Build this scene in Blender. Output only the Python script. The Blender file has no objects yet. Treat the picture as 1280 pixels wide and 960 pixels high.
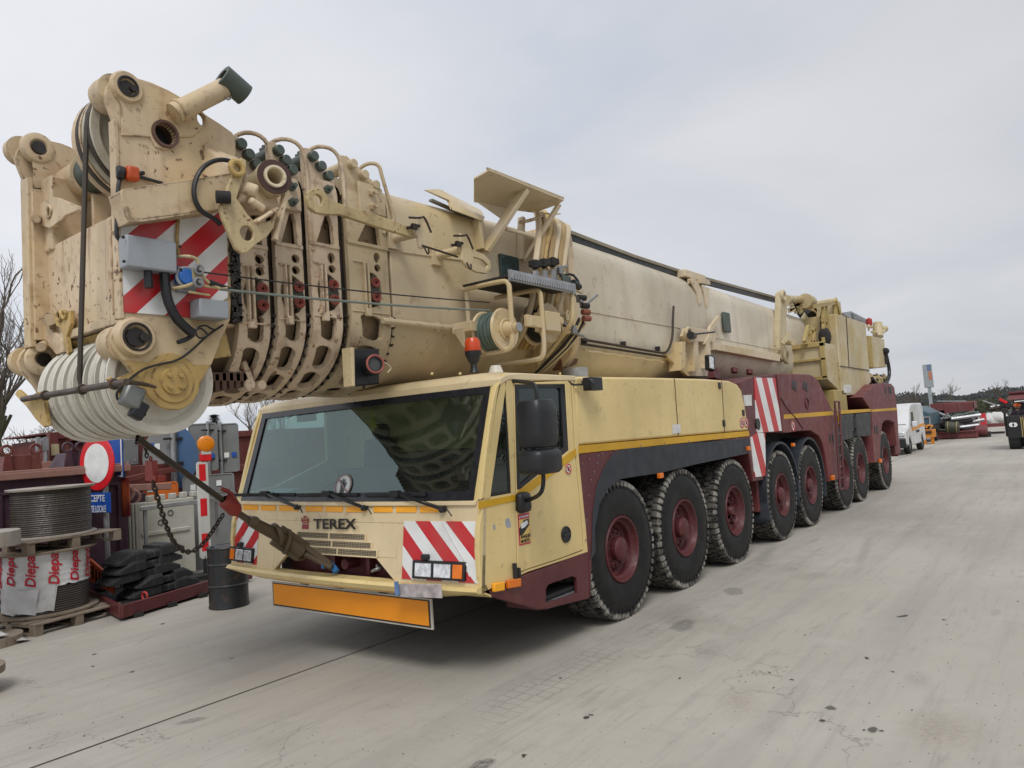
import bpy, bmesh, math, random
from mathutils import Vector, Matrix, Euler, noise
PI = math.pi
C = bpy.context.scene.collection
scene = bpy.context.scene

# ------------------------------------------------------------------ camera, world, sun, exposure
FPX = 917.779
CAM = Vector((-4.5486, -3.9302, 2.0130))
RIGHT = Vector((0.6098997, -0.7894573, -0.0691342)); DOWN = Vector((0.0119918, 0.0964218, -0.9952683)); FWD = Vector((0.7923879, 0.6061848, 0.0682747))
cd = bpy.data.cameras.new('camera'); cam = bpy.data.objects.new('camera', cd); C.objects.link(cam)
cd.sensor_width = 36; cd.lens = FPX / 1280 * 36; cd.clip_start = .05; cd.clip_end = 2000
m3 = Matrix((RIGHT, -DOWN, -FWD)).transposed()
cam.matrix_world = Matrix.Translation(CAM) @ m3.to_4x4()
scene.camera = cam

SUN_EL, SUN_AZ = math.radians(52), math.radians(218)          # azimuth of the sun seen from the scene, from +X towards +Y
world = bpy.data.worlds.new('World'); scene.world = world; world.use_nodes = True
nt = world.node_tree; N = nt.nodes; N.clear()
out = N.new('ShaderNodeOutputWorld'); bg = N.new('ShaderNodeBackground'); bg.inputs['Strength'].default_value = .1
sky = N.new('ShaderNodeTexSky'); sky.sky_type = 'NISHITA'; sky.sun_disc = False
sky.sun_elevation = SUN_EL; sky.sun_rotation = PI/2 - SUN_AZ
tc = N.new('ShaderNodeTexCoord'); sep = N.new('ShaderNodeSeparateXYZ')
nt.links.new(tc.outputs['Generated'], sep.inputs[0])
mx = N.new('ShaderNodeMath'); mx.operation = 'MAXIMUM'; mx.inputs[1].default_value = 0.0
nt.links.new(sep.outputs['Z'], mx.inputs[0])
ad = N.new('ShaderNodeMath'); ad.operation = 'ADD'; ad.inputs[1].default_value = .22
nt.links.new(mx.outputs[0], ad.inputs[0])
dv = N.new('ShaderNodeVectorMath'); dv.operation = 'DIVIDE'
cmb = N.new('ShaderNodeCombineXYZ')
for i in range(3): nt.links.new(ad.outputs[0], cmb.inputs[i])
nt.links.new(tc.outputs['Generated'], dv.inputs[0]); nt.links.new(cmb.outputs[0], dv.inputs[1])
n1 = N.new('ShaderNodeTexNoise'); n1.inputs['Scale'].default_value = 1.1; n1.inputs['Detail'].default_value = 7; n1.inputs['Roughness'].default_value = .5; n1.inputs['Distortion'].default_value = .4
nt.links.new(dv.outputs[0], n1.inputs['Vector'])
rp = N.new('ShaderNodeValToRGB'); e = rp.color_ramp.elements
e[0].position = .30; e[0].color = (4.75/7.2, 5.15/7.2, 5.8/7.2, 1); e[1].position = .70; e[1].color = (6.35/7.2, 6.4/7.2, 6.65/7.2, 1)
em = rp.color_ramp.elements.new(.50); em.color = (5.75/7.2, 5.85/7.2, 6.2/7.2, 1)
nt.links.new(n1.outputs['Fac'], rp.inputs[0])
vm = N.new('ShaderNodeVectorMath'); vm.operation = 'SCALE'; vm.inputs['Scale'].default_value = 8.5
nt.links.new(rp.outputs[0], vm.inputs[0])
# cloud deck is thinner (brighter) towards -X and +Y, heavier over the far end of the yard
dot = N.new('ShaderNodeVectorMath'); dot.operation = 'DOT_PRODUCT'; dot.inputs[1].default_value = (-.55, .45, .35)
nt.links.new(tc.outputs['Generated'], dot.inputs[0])
mr = N.new('ShaderNodeMapRange'); mr.inputs[1].default_value = -.75; mr.inputs[2].default_value = .5; mr.inputs[3].default_value = .72; mr.inputs[4].default_value = 1.12
nt.links.new(dot.outputs['Value'], mr.inputs[0])
vm2 = N.new('ShaderNodeVectorMath'); vm2.operation = 'SCALE'
nt.links.new(vm.outputs[0], vm2.inputs[0]); nt.links.new(mr.outputs[0], vm2.inputs['Scale'])
mixc = N.new('ShaderNodeMix'); mixc.data_type = 'RGBA'; mixc.inputs['Factor'].default_value = .93
nt.links.new(sky.outputs[0], mixc.inputs['A']); nt.links.new(vm2.outputs[0], mixc.inputs['B'])
nt.links.new(mixc.outputs['Result'], bg.inputs['Color']); nt.links.new(bg.outputs[0], out.inputs[0])
sd = bpy.data.lights.new('sun', 'SUN'); so = bpy.data.objects.new('sun', sd); C.objects.link(so)
sd.energy = 1.5; sd.angle = math.radians(22); sd.color = (1, .97, .93)
sdir = Vector((math.cos(SUN_EL)*math.cos(SUN_AZ), math.cos(SUN_EL)*math.sin(SUN_AZ), math.sin(SUN_EL)))
so.rotation_euler = sdir.to_track_quat('Z', 'Y').to_euler(); so.location = (0, 0, 30)
vs = scene.view_settings; vs.view_transform = 'Standard'; vs.look = 'None'; vs.exposure = 0.16; vs.gamma = 1; vs.use_curve_mapping = False
random.seed(7)

# ------------------------------------------------------------------ measuring: a photo point on a known real plane
def at(px, py, axis, val):
    d = RIGHT*((px-640)/FPX) + DOWN*((py-480)/FPX) + FWD
    return CAM + d*((val-CAM[axis])/d[axis])
def S(px, py, Y=0.0): return at(px, py, 1, Y)
def F(px, py, X=0.0): return at(px, py, 0, X)
def G(px, py): return at(px, py, 2, 0.0)

# ------------------------------------------------------------------ materials
MATS = {}
def srgb(r, g, b):
    f = lambda c: (c/255/12.92) if c/255 <= .04045 else ((c/255+.055)/1.055)**2.4
    return (f(r), f(g), f(b), 1)
class NT:
    def __init__(s, name):
        s.m = bpy.data.materials.new(name); s.m.use_nodes = True; s.t = s.m.node_tree; s.b = s.t.nodes['Principled BSDF']
        s.tc = s.t.nodes.new('ShaderNodeTexCoord')
    def n(s, k, **kw):
        x = s.t.nodes.new(k)
        for a, v in kw.items(): setattr(x, a, v)
        return x
    def l(s, a, b): s.t.links.new(a, b)
    def mapping(s, scale, coord='Object'):
        mp = s.n('ShaderNodeMapping'); mp.inputs['Scale'].default_value = scale; s.l(s.tc.outputs[coord], mp.inputs[0]); return mp.outputs[0]
    def noise(s, scale, detail=5, rough=.55, vec=None, dist=0):
        x = s.n('ShaderNodeTexNoise'); x.inputs['Scale'].default_value = scale; x.inputs['Detail'].default_value = detail
        x.inputs['Roughness'].default_value = rough; x.inputs['Distortion'].default_value = dist
        s.l(vec or s.tc.outputs['Object'], x.inputs['Vector']); return x.outputs['Fac']
    def ramp(s, src, lo, hi, a=0, b=1):
        x = s.n('ShaderNodeMapRange'); x.inputs[1].default_value = lo; x.inputs[2].default_value = hi; x.inputs[3].default_value = a; x.inputs[4].default_value = b
        s.l(src, x.inputs[0]); return x.outputs[0]
    def math(s, op, a, b):
        x = s.n('ShaderNodeMath', operation=op)
        for i, v in enumerate((a, b)):
            if isinstance(v, (int, float)): x.inputs[i].default_value = v
            else: s.l(v, x.inputs[i])
        return x.outputs[0]
    def mix(s, fac, a, b, mode='MIX'):
        x = s.n('ShaderNodeMix', data_type='RGBA', blend_type=mode)
        for k, v in (('Factor', fac), ('A', a), ('B', b)):
            i = x.inputs[k] if k == 'Factor' else [q for q in x.inputs if q.name == k and q.type == 'RGBA'][0]
            if isinstance(v, (int, float, tuple)): i.default_value = v
            else: s.l(v, i)
        return [q for q in x.outputs if q.type == 'RGBA'][0]
    def bump(s, h, strength=.2, dist=.01):
        x = s.n('ShaderNodeBump'); x.inputs['Strength'].default_value = strength; x.inputs['Distance'].default_value = dist
        s.l(h, x.inputs['Height']); s.l(x.outputs[0], s.b.inputs['Normal'])
def paint(name, col, rust=.3, dirt=.35, rough=.45, dirtcol=(.10, .075, .05, 1), sc=1.0, metal=0.0, rlo=.64, spec=.5, patch=None, edge=0):
    if name in MATS: return MATS[name]
    t = NT(name)
    if len(col) == 3: col = (*col, 1)
    v = t.noise(.8*sc, 6)
    c2 = (col[0]*.82, col[1]*.80, col[2]*.76, 1); c1 = (min(1, col[0]*1.1), min(1, col[1]*1.1), min(1, col[2]*1.12), 1)
    c = t.mix(t.ramp(v, .35, .65), c2, c1)
    if patch:
        c = t.mix(t.math('MULTIPLY', t.ramp(t.noise(1.3*sc, 3, .4), .52, .6), .6), c, patch)
    st = t.noise(1.0, 6, .6, t.mapping((5*sc, 5*sc, .55*sc)))
    c = t.mix(t.math('MULTIPLY', t.ramp(st, .52, .78), dirt), c, dirtcol)
    if rust > 0:
        big = t.ramp(t.noise(1.7*sc, 3, .5), .38, .56)
        sp = t.ramp(t.noise(16*sc, 7, .62, dist=.6), rlo-.045, rlo-.01)
        rc = t.mix(t.ramp(t.noise(40*sc, 3), .4, .6), (.055, .022, .012, 1), (.20, .075, .028, 1))
        c = t.mix(t.math('MULTIPLY', t.math('MULTIPLY', sp, big), rust), c, rc)
        halo = t.ramp(t.noise(5*sc, 5, .6), .54, .72)
        c = t.mix(t.math('MULTIPLY', halo, rust*.5), c, (.23, .11, .045, 1))
    if edge:
        rr_ = t.noise(1.0, 5, .6, t.mapping((11, 11, .9))); c = t.mix(t.math('MULTIPLY', t.math('MULTIPLY', t.ramp(rr_, .56, .70), t.ramp(t.noise(1.1, 3), .45, .58)), .6), c, (.21, .10, .045, 1))
        bv = t.n('ShaderNodeBevel', samples=3); bv.inputs['Radius'].default_value = .022; ge = t.n('ShaderNodeNewGeometry')
        dt = t.n('ShaderNodeVectorMath', operation='DOT_PRODUCT'); t.l(bv.outputs[0], dt.inputs[0]); t.l(ge.outputs['Normal'], dt.inputs[1])
        em = t.math('MULTIPLY', t.ramp(dt.outputs['Value'], .995, .90), t.ramp(t.noise(9, 6, .65), .50, .60)); c = t.mix(t.math('MULTIPLY', em, edge), c, (.085, .04, .022, 1))
    t.l(c, t.b.inputs['Base Color'])
    t.l(t.ramp(t.noise(6*sc, 5), .3, .7, rough-.08, rough+.18), t.b.inputs['Roughness'])
    t.b.inputs['Metallic'].default_value = metal
    t.b.inputs['Specular IOR Level'].default_value = spec
    t.bump(t.noise(3*sc, 4), .12, .02)
    MATS[name] = t.m; return t.m
def flat(name, col, rough=.5, metal=0.0, var=.12, sc=6.0, emit=0, spec=.5):
    if name in MATS: return MATS[name]
    t = NT(name)
    if len(col) == 3: col = (*col, 1)
    c = t.mix(t.ramp(t.noise(sc, 5), .35, .65), tuple(x*(1-var) for x in col[:3])+(1,), tuple(min(1, x*(1+var)) for x in col[:3])+(1,))
    t.l(c, t.b.inputs['Base Color']); t.b.inputs['Metallic'].default_value = metal; t.b.inputs['Specular IOR Level'].default_value = spec
    t.l(t.ramp(t.noise(sc*2, 4), .3, .7, max(.03, rough-.08), min(1, rough+.1)), t.b.inputs['Roughness'])
    MATS[name] = t.m; return t.m
def chevron(name, ax, k1, k2, period, phase, dull=.25, duty=.5):
    """red/white diagonal stripes painted on a board: stripe where fract((k1*u+k2*z)/period+phase)<duty"""
    t = NT(name); sp = t.n('ShaderNodeSeparateXYZ'); t.l(t.tc.outputs['Object'], sp.inputs[0])
    u = t.math('MULTIPLY', sp.outputs[ax], k1); z = t.math('MULTIPLY', sp.outputs['Z'], k2)
    f = t.math('FRACT', t.math('ADD', t.math('DIVIDE', t.math('ADD', u, z), period), phase), 0)
    s = t.math('LESS_THAN', f, duty)
    dn = t.ramp(t.noise(4, 6), .4, .75, 0, dull)
    c = t.mix(s, (.74, .75, .74, 1), (.52, .012, .018, 1)); c = t.mix(dn, c, (.25, .2, .16, 1))
    c = t.mix(t.math('MULTIPLY', t.ramp(t.noise(22, 6, .65), .66, .70), .7), c, (.08, .06, .05, 1))
    t.l(c, t.b.inputs['Base Color']); t.b.inputs['Roughness'].default_value = .35
    return t.m

M_HEAD = paint('worn_beige_paint', (.60, .475, .315), .95, .34, .5, patch=(.56, .42, .22, 1), rlo=.64, edge=.9, dirtcol=(.22, .15, .09, 1))
M_HEADY = paint('ochre_paint', (.50, .35, .125), .9, .4, .5, rlo=.65, edge=.9)
M_BOOM = paint('boom_beige_paint', (.60, .50, .34), .35, .34, .42, patch=(.55, .42, .20, 1), sc=.6, dirtcol=(.25, .18, .12, 1))
M_COLL = paint('collar_beige_paint', (.56, .445, .31), .9, .5, .5, rlo=.64, edge=.95)
M_BOOM2 = paint('boom_pale_paint', (.60, .545, .43), .2, .42, .42, sc=.5, patch=(.47, .415, .31, 1), dirtcol=(.25, .20, .15, 1))
M_SUP = paint('cabin_pale_paint', (.54, .46, .29), .5, .4, .5, dirtcol=(.3, .2, .07, 1), patch=(.44, .33, .13, 1))
M_SUPY = paint('rail_yellow_paint', (.42, .32, .12), .6, .4, .5)
M_CREAM = paint('cream_paint', (.71, .555, .25), .22, .26, .33, sc=.6, dirtcol=(.3, .22, .12, 1))
M_CREAMF = paint('front_cream_paint', (.69, .565, .35), .22, .26, .36, sc=.6, dirtcol=(.3, .22, .14, 1))
M_MAR = paint('maroon_paint', (.10, .020, .024), .25, .3, .42, sc=.7, dirtcol=(.16, .08, .06, 1))
M_MARW = paint('worn_maroon_paint', (.15, .035, .038), .5, .45, .5, dirtcol=(.2, .13, .1, 1))
M_YEL = paint('yellow_stripe_paint', (.60, .34, .008), .05, .15, .4)
M_FEND = paint('fender_dark_plastic', (.020, .026, .035), 0, .25, .5, dirtcol=(.07, .065, .06, 1))
M_BLACK = flat('black_plastic', (.012, .013, .015), .42)
M_RUB = flat('black_rubber', (.018, .018, .019), .62)
M_DARK = paint('underbody_grime', (.022, .020, .020), 0, .5, .8, dirtcol=(.05, .04, .03, 1))
M_GREASE = paint('black_grease', (.016, .013, .011), 0, .6, .35, dirtcol=(.12, .08, .05, 1), sc=3)
M_GREEN = paint('grey_green_metal', (.085, .11, .095), .3, .4, .45, metal=.3)
M_STEEL = flat('dull_steel', (.30, .30, .30), .42, .8)
M_GALV = flat('galvanised_steel', (.36, .37, .38), .45, .6)
M_GREY = paint('grey_box_paint', (.33, .36, .40), .1, .2, .45)
M_WHITE = paint('old_white_sheave', (.70, .68, .60), .3, .42, .5, dirtcol=(.2, .15, .09, 1))
M_AMBER = flat('amber_lens', (.72, .17, .01), .2)
M_ORANGE = flat('orange_reflector', (.92, .40, .015), .35, var=.05)
M_RED = paint('red_paint', (.42, .035, .03), .3, .3, .45)
M_ROPE = paint('steel_wire_rope', (.075, .065, .055), .2, .5, .5, metal=.4)
M_CHAIN = flat('rusty_chain', (.05, .038, .03), .55, .5)

# ------------------------------------------------------------------ mesh helpers
class M:
    def __init__(s): s.bm = bmesh.new()
    def _poly(s, pts, idx=0):
        vs_ = [s.bm.verts.new(p) for p in pts]
        try: f = s.bm.faces.new(vs_); f.material_index = idx; return f
        except ValueError: return None
    def quad(s, *p, idx=0): s._poly(p, idx); return s
    def box(s, c, d, rot=None, idx=0):
        r = Matrix.Identity(3)
        if rot is not None: r = rot.to_3x3() if not isinstance(rot, (tuple, list)) else Euler(rot).to_matrix()
        c = Vector(c); v = []
        for x in (-.5, .5):
            for y in (-.5, .5):
                for z in (-.5, .5): v.append(s.bm.verts.new(c + r @ Vector((x*d[0], y*d[1], z*d[2]))))
        for f in ((0,1,3,2),(4,6,7,5),(0,4,5,1),(2,3,7,6),(0,2,6,4),(1,5,7,3)):
            q = s.bm.faces.new([v[i] for i in f]); q.material_index = idx
        return s
    def bx(s, x0, x1, y0, y1, z0, z1, idx=0): return s.box(((x0+x1)/2, (y0+y1)/2, (z0+z1)/2), (x1-x0, y1-y0, z1-z0), idx=idx)
    def beam(s, a, b, w, h, up=(0,0,1), idx=0):
        a = Vector(a); b = Vector(b); d = (b-a); L = d.length; d.normalize(); u = Vector(up)
        if abs(d.dot(u)) > .95: u = Vector((1,0,0))
        sd_ = d.cross(u).normalized(); u2 = sd_.cross(d)
        return s.box((a+b)/2, (L, w, h), Matrix((d, sd_, u2)).transposed(), idx)
    def prism(s, pts, vec, idx=0):
        vec = Vector(vec); a = [s.bm.verts.new(Vector(p)) for p in pts]; b = [s.bm.verts.new(Vector(p)+vec) for p in pts]
        n = len(a); fs = [s.bm.faces.new(a), s.bm.faces.new(b[::-1])]
        for i in range(n): fs.append(s.bm.faces.new((a[i], b[i], b[(i+1)%n], a[(i+1)%n])))
        for f in fs: f.material_index = idx
        return s
    def cyl(s, a, b, r, r2=None, seg=20, cap=True, idx=0):
        a = Vector(a); b = Vector(b); r2 = r if r2 is None else r2; d = (b-a).normalized()
        u = d.orthogonal().normalized(); w = d.cross(u); A = []; B_ = []
        for i in range(seg):
            t = 2*PI*i/seg; o = u*math.cos(t)+w*math.sin(t); A.append(s.bm.verts.new(a+o*r)); B_.append(s.bm.verts.new(b+o*r2))
        for i in range(seg):
            f = s.bm.faces.new((A[i], A[(i+1)%seg], B_[(i+1)%seg], B_[i])); f.material_index = idx
        if cap:
            s.bm.faces.new(A[::-1]).material_index = idx; s.bm.faces.new(B_).material_index = idx
        return s
    def lathe(s, c, axis, prof, seg=32, idx=0, close=False):
        """prof: (dist along axis, radius)"""
        c = Vector(c); d = Vector(axis).normalized(); u = d.orthogonal().normalized(); w = d.cross(u); rings = []
        for (h, r) in prof:
            if r < 1e-5: rings.append([s.bm.verts.new(c+d*h)])
            else: rings.append([s.bm.verts.new(c+d*h+(u*math.cos(2*PI*i/seg)+w*math.sin(2*PI*i/seg))*r) for i in range(seg)])
        prs = list(zip(rings, rings[1:]))
        if close: prs.append((rings[-1], rings[0]))
        for A, B_ in prs:
            for i in range(seg):
                j = (i+1) % seg
                if len(A) == 1 and len(B_) == 1: break
                if len(A) == 1: f = s.bm.faces.new((A[0], B_[j], B_[i]))
                elif len(B_) == 1: f = s.bm.faces.new((A[i], A[j], B_[0]))
                else: f = s.bm.faces.new((A[i], A[j], B_[j], B_[i]))
                f.material_index = idx
        return s
    def tube(s, pts, r, seg=8, smooth=0, idx=0, closed=False):
        P = [Vector(p) for p in pts]
        for _ in range(smooth):
            Q = [P[0]]
            for a, b in zip(P, P[1:]): Q += [a*.75+b*.25, a*.25+b*.75]
            Q.append(P[-1]); P = Q
        rr = r if isinstance(r, (list, tuple)) else None
        n = len(P); prev = None; rings = []
        for i, p in enumerate(P):
            d = (P[min(i+1, n-1)]-P[max(i-1, 0)])
            if d.length < 1e-9: d = Vector((0, 0, 1))
            d.normalize()
            if prev is None: u = d.orthogonal().normalized()
            else: u = (prev-d*prev.dot(d)); u = u.normalized() if u.length > 1e-6 else d.orthogonal().normalized()
            prev = u; w = d.cross(u)
            R_ = r if rr is None else rr[0]+(rr[1]-rr[0])*i/(n-1)
            rings.append([s.bm.verts.new(p+(u*math.cos(2*PI*k/seg)+w*math.sin(2*PI*k/seg))*R_) for k in range(seg)])
        for A, B_ in zip(rings, rings[1:]):
            for k in range(seg):
                f = s.bm.faces.new((A[k], A[(k+1)%seg], B_[(k+1)%seg], B_[k])); f.material_index = idx
        s.bm.faces.new(rings[0][::-1]).material_index = idx; s.bm.faces.new(rings[-1]).material_index = idx
        return s
    def torus(s, c, axis, R_, r, seg=20, ms=8, idx=0):
        return s.lathe(c, axis, [(r*math.sin(2*PI*k/ms), R_+r*math.cos(2*PI*k/ms)) for k in range(ms)], seg, idx, True)
    def sphere(s, c, r, seg=14, sz=1.0, idx=0):
        return s.lathe(c, (0,0,1), [(-r*sz*math.cos(PI*k/8), r*math.sin(PI*k/8)) for k in range(9)], seg, idx)
    def mesh(s, me, mat4, idx=0):
        n0 = len(s.bm.faces); nv = len(s.bm.verts); s.bm.from_mesh(me); s.bm.verts.ensure_lookup_table(); s.bm.faces.ensure_lookup_table()
        for v in s.bm.verts[nv:]: v.co = mat4 @ v.co
        for f in s.bm.faces[n0:]: f.material_index = idx
        return s
    def plate(s, outer, holes, thick, org, ux, uy, bevel=.004, idx=0):
        """flat plate with real holes: outer/holes are lists of 3D points on the face plane; plate extends thick along -(ux x uy)"""
        ux = Vector(ux).normalized(); uy = Vector(uy); uy = (uy-ux*uy.dot(ux)).normalized(); nz = ux.cross(uy); org = Vector(org)
        cu = bpy.data.curves.new('tmp', 'CURVE'); cu.dimensions = '2D'; cu.fill_mode = 'BOTH'; cu.extrude = max(thick/2-bevel, .0005); cu.bevel_depth = bevel; cu.bevel_resolution = 0; cu.offset = -bevel
        for poly in [outer]+list(holes):
            sp = cu.splines.new('POLY'); sp.points.add(len(poly)-1); sp.use_cyclic_u = True
            for i, p in enumerate(poly):
                q = Vector(p)-org; sp.points[i].co = (q.dot(ux), q.dot(uy), 0, 1)
        o = bpy.data.objects.new('tmp', cu); me = bpy.data.meshes.new_from_object(o)
        m4 = Matrix.Translation(org-nz*thick/2) @ Matrix((ux, uy, nz)).transposed().to_4x4()
        s.mesh(me, m4, idx); bpy.data.objects.remove(o); bpy.data.curves.remove(cu); bpy.data.meshes.remove(me); return s
    def splate(s, outer, holes, Y, t, bevel=.004):
        """plate in the XZ plane with its camera-side face on Y, going t towards +Y; points are photo pixels or Vectors"""
        cv = lambda L: [S(p[0], p[1], Y) if len(p) == 2 else Vector(p) for p in L]
        o = cv(outer); return s.plate(o, [cv(h) for h in holes], t, (o[0].x, Y, o[0].z), (1,0,0), (0,0,1), bevel)
    def obj(s, name, mats, parent=None, bevel=0, sharp=32, recalc=True, loc=None):
        if recalc: bmesh.ops.recalc_face_normals(s.bm, faces=s.bm.faces[:])
        me = bpy.data.meshes.new(name); s.bm.to_mesh(me); s.bm.free()
        for m_ in (mats if isinstance(mats, (list, tuple)) else [mats]): me.materials.append(m_)
        me.shade_smooth(); me.set_sharp_from_angle(angle=math.radians(sharp))
        o = bpy.data.objects.new(name, me); C.objects.link(o)
        if loc is not None: o.location = loc
        if parent is not None:
            o.parent = parent
            if parent.get('_off') is not None: o.matrix_parent_inverse = Matrix.Translation(-Vector(parent['_off']))
        if bevel:
            b = o.modifiers.new('edge', 'BEVEL'); b.width = bevel; b.segments = 2; b.limit_method = 'ANGLE'; b.angle_limit = math.radians(40)
        return o
def circ(c, r, n=20, ux=(1,0,0), uy=(0,0,1), a0=0, a1=2*PI, ry=None, end=False):
    c = Vector(c); ux = Vector(ux); uy = Vector(uy); ry = r if ry is None else ry
    return [c+ux*r*math.cos(a0+(a1-a0)*i/(n-1 if end else n))+uy*ry*math.sin(a0+(a1-a0)*i/(n-1 if end else n)) for i in range(n)]
def thing(name, label, cat, loc=(0,0,0), group=None, local=False):
    o = bpy.data.objects.new(name, None); C.objects.link(o); o.location = loc; o['label'] = label; o['category'] = cat; o.empty_display_size = .2
    if group: o['group'] = group
    if not local: o['_off'] = list(loc)
    return o
def tag(o, label, cat, group=None):
    o['label'] = label; o['category'] = cat
    if group: o['group'] = group
    return o
def struct(o): o['kind'] = 'structure'; return o
def stuff(o): o['kind'] = 'stuff'; return o
def dup(root, loc, rotz=None, label=None, group=None):
    def cp(o, par):
        c = o.copy(); C.objects.link(c)
        if par is not None: c.parent = par
        for ch in [q for q in bpy.data.objects if q.parent == o]: cp(ch, c)
        return c
    r = cp(root, None); r.location = loc
    if rotz is not None: r.rotation_euler = (0, 0, rotz)
    if label: r['label'] = label
    if group: r['group'] = group
    return r
def text(name, body, size, org, ux, uy, mat, parent, thick=.002, align='LEFT', bold=0, sx=1.0):
    cu = bpy.data.curves.new('tmp', 'FONT'); cu.body = body; cu.size = size; cu.align_x = align; cu.extrude = thick; cu.offset = bold; cu.resolution_u = 3
    o = bpy.data.objects.new('tmp', cu); me = bpy.data.meshes.new_from_object(o); bpy.data.objects.remove(o); bpy.data.curves.remove(cu)
    ux = Vector(ux).normalized(); uy = Vector(uy); uy = (uy-ux*uy.dot(ux)).normalized(); nz = ux.cross(uy)
    m = M(); m.mesh(me, Matrix.Translation(Vector(org)) @ Matrix((ux*sx, uy, nz)).transposed().to_4x4()); bpy.data.meshes.remove(me)
    return m.obj(name, mat, parent)

# ------------------------------------------------------------------ ground
SG, SO, SR = (.15,.14,.125,1), (.035,.03,.025,1), (.20,.15,.11,1)
STAINS = [(240,901,.13,.07,-.6,.8,SG,.4),(855,781,.24,.14,.2,.8,SG,.35),(918,739,.24,.13,.2,.7,SG,.35),(602,957,.12,.08,0,.8,SO,.35),(733,897,.035,.022,.3,1,SO,.25),(1129,770,.08,.035,-.5,.95,SO,.3),(1038,885,.05,.04,0,.8,SO,.4),(1091,912,.06,.035,0,.85,SO,.4),(1028,901,.03,.025,0,.7,SO,.4),
  (925,880,.35,.2,.4,.35,SR,.8),(1175,912,.5,.3,.1,.35,SR,.8),(1150,850,.25,.12,.2,.3,SG,.8),(885,815,.4,.12,.3,.25,SG,.9),(960,690,1.2,.12,.2,.35,SG,.7),(1080,690,2.0,.10,.15,.35,SG,.7),(180,800,.25,.05,.6,.3,SG,.7)]
def ground_mat():
    t = NT('yard_concrete'); o = t.tc.outputs['Object']
    big = t.noise(.22, 5, .55); c = t.mix(t.ramp(big, .35, .65), (.36, .330, .278, 1), (.45, .420, .362, 1))
    drag = t.noise(1.0, 6, .6, t.mapping((.12, 1.6, 1))); c = t.mix(t.math('MULTIPLY', t.ramp(drag, .48, .70), .5), c, (.28, .26, .235, 1))
    dr2 = t.noise(1.0, 7, .7, t.mapping((.5, 9, 1))); c = t.mix(t.math('MULTIPLY', t.ramp(dr2, .52, .66), .28), c, (.22, .205, .185, 1))
    ring = t.n('ShaderNodeTexVoronoi', feature='DISTANCE_TO_EDGE'); ring.inputs['Scale'].default_value = .35; nd = t.n('ShaderNodeTexNoise'); nd.inputs['Scale'].default_value = 1.2; nd.inputs['Detail'].default_value = 6; t.l(o, nd.inputs['Vector'])
    vmx = t.n('ShaderNodeMix', data_type='VECTOR'); vmx.inputs['Factor'].default_value = .35; t.l(o, vmx.inputs['A']); vsc = t.n('ShaderNodeVectorMath', operation='SCALE'); vsc.inputs['Scale'].default_value = 6; t.l(nd.outputs['Color'], vsc.inputs[0]); t.l(vsc.outputs[0], vmx.inputs['B']); t.l([q for q in vmx.outputs if q.type == 'VECTOR'][0], ring.inputs['Vector'])
    c = t.mix(t.math('MULTIPLY', t.math('MULTIPLY', t.ramp(ring.outputs['Distance'], .004, .0005), .5), t.ramp(t.noise(.3, 2), .5, .56)), c, (.12, .11, .10, 1))
    mott = t.noise(3.5, 7, .68); c = t.mix(t.math('MULTIPLY', t.ramp(mott, .52, .72), .35), c, (.27, .25, .22, 1))
    pale = t.noise(1.1, 6, .6, dist=.8); c = t.mix(t.math('MULTIPLY', t.ramp(pale, .56, .7), .35), c, (.46, .44, .40, 1))
    oil = t.noise(.55, 3, .4); c = t.mix(t.math('MULTIPLY', t.ramp(oil, .64, .74), .35), c, (.2, .17, .14, 1))
    spk = t.noise(7, 8, .7); c = t.mix(t.math('MULTIPLY', t.ramp(spk, .72, .75), .8), c, (.075, .065, .055, 1))
    # short scuffs scraped by turning tyres
    wv = t.n('ShaderNodeTexWave', wave_type='RINGS', rings_direction='Z'); wv.inputs['Scale'].default_value = 3.2; wv.inputs['Distortion'].default_value = 14; wv.inputs['Detail'].default_value = 5; wv.inputs['Detail Scale'].default_value = .8
    t.l(t.mapping((.7, 1, 1)), wv.inputs['Vector'])
    msk = t.math('MULTIPLY', t.ramp(wv.outputs['Fac'], .82, .98), t.ramp(t.noise(.45, 4), .52, .64)); c = t.mix(t.math('MULTIPLY', msk, .0), c, (.19, .18, .165, 1))
    for k_, (ang_, s1) in enumerate(((.5, 7), (-.35, 5), (1.1, 8))):
        mp = t.n('ShaderNodeMapping'); mp.inputs['Rotation'].default_value = (0,0,ang_); mp.inputs['Scale'].default_value = (s1*.18, s1*1.6, 1); t.l(o, mp.inputs[0])
        sc_ = t.math('MULTIPLY', t.ramp(t.noise(1.0, 6, .7, mp.outputs[0]), .57, .68), t.ramp(t.noise(.5+.1*k_, 4, .5, t.mapping((1+.2*k_,1,1))), .50, .62)); c = t.mix(t.math('MULTIPLY', sc_, .45), c, (.20, .185, .16, 1))
    for (px, py, rx, ry, a, dk, colr, soft) in STAINS:
        g = G(px, py); mp = t.n('ShaderNodeMapping'); mp.vector_type = 'TEXTURE'; mp.inputs['Location'].default_value = (g.x, g.y, 0); mp.inputs['Rotation'].default_value = (0,0,a); mp.inputs['Scale'].default_value = (rx, ry, 1); t.l(o, mp.inputs[0])
        ln = t.n('ShaderNodeVectorMath', operation='LENGTH'); t.l(mp.outputs[0], ln.inputs[0]); dd = t.math('ADD', ln.outputs['Value'], t.math('MULTIPLY', t.math('SUBTRACT', t.noise(1.6/max(rx,ry)*.6, 6, .65), .5), 1.5))
        k = t.math('MULTIPLY', t.ramp(dd, 1.0, 1.0-soft), dk)
        if rx > .1: k = t.math('MULTIPLY', k, t.ramp(t.noise(26, 6, .7), .36, .56, .25, 1))
        c = t.mix(k, c, colr)
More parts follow.
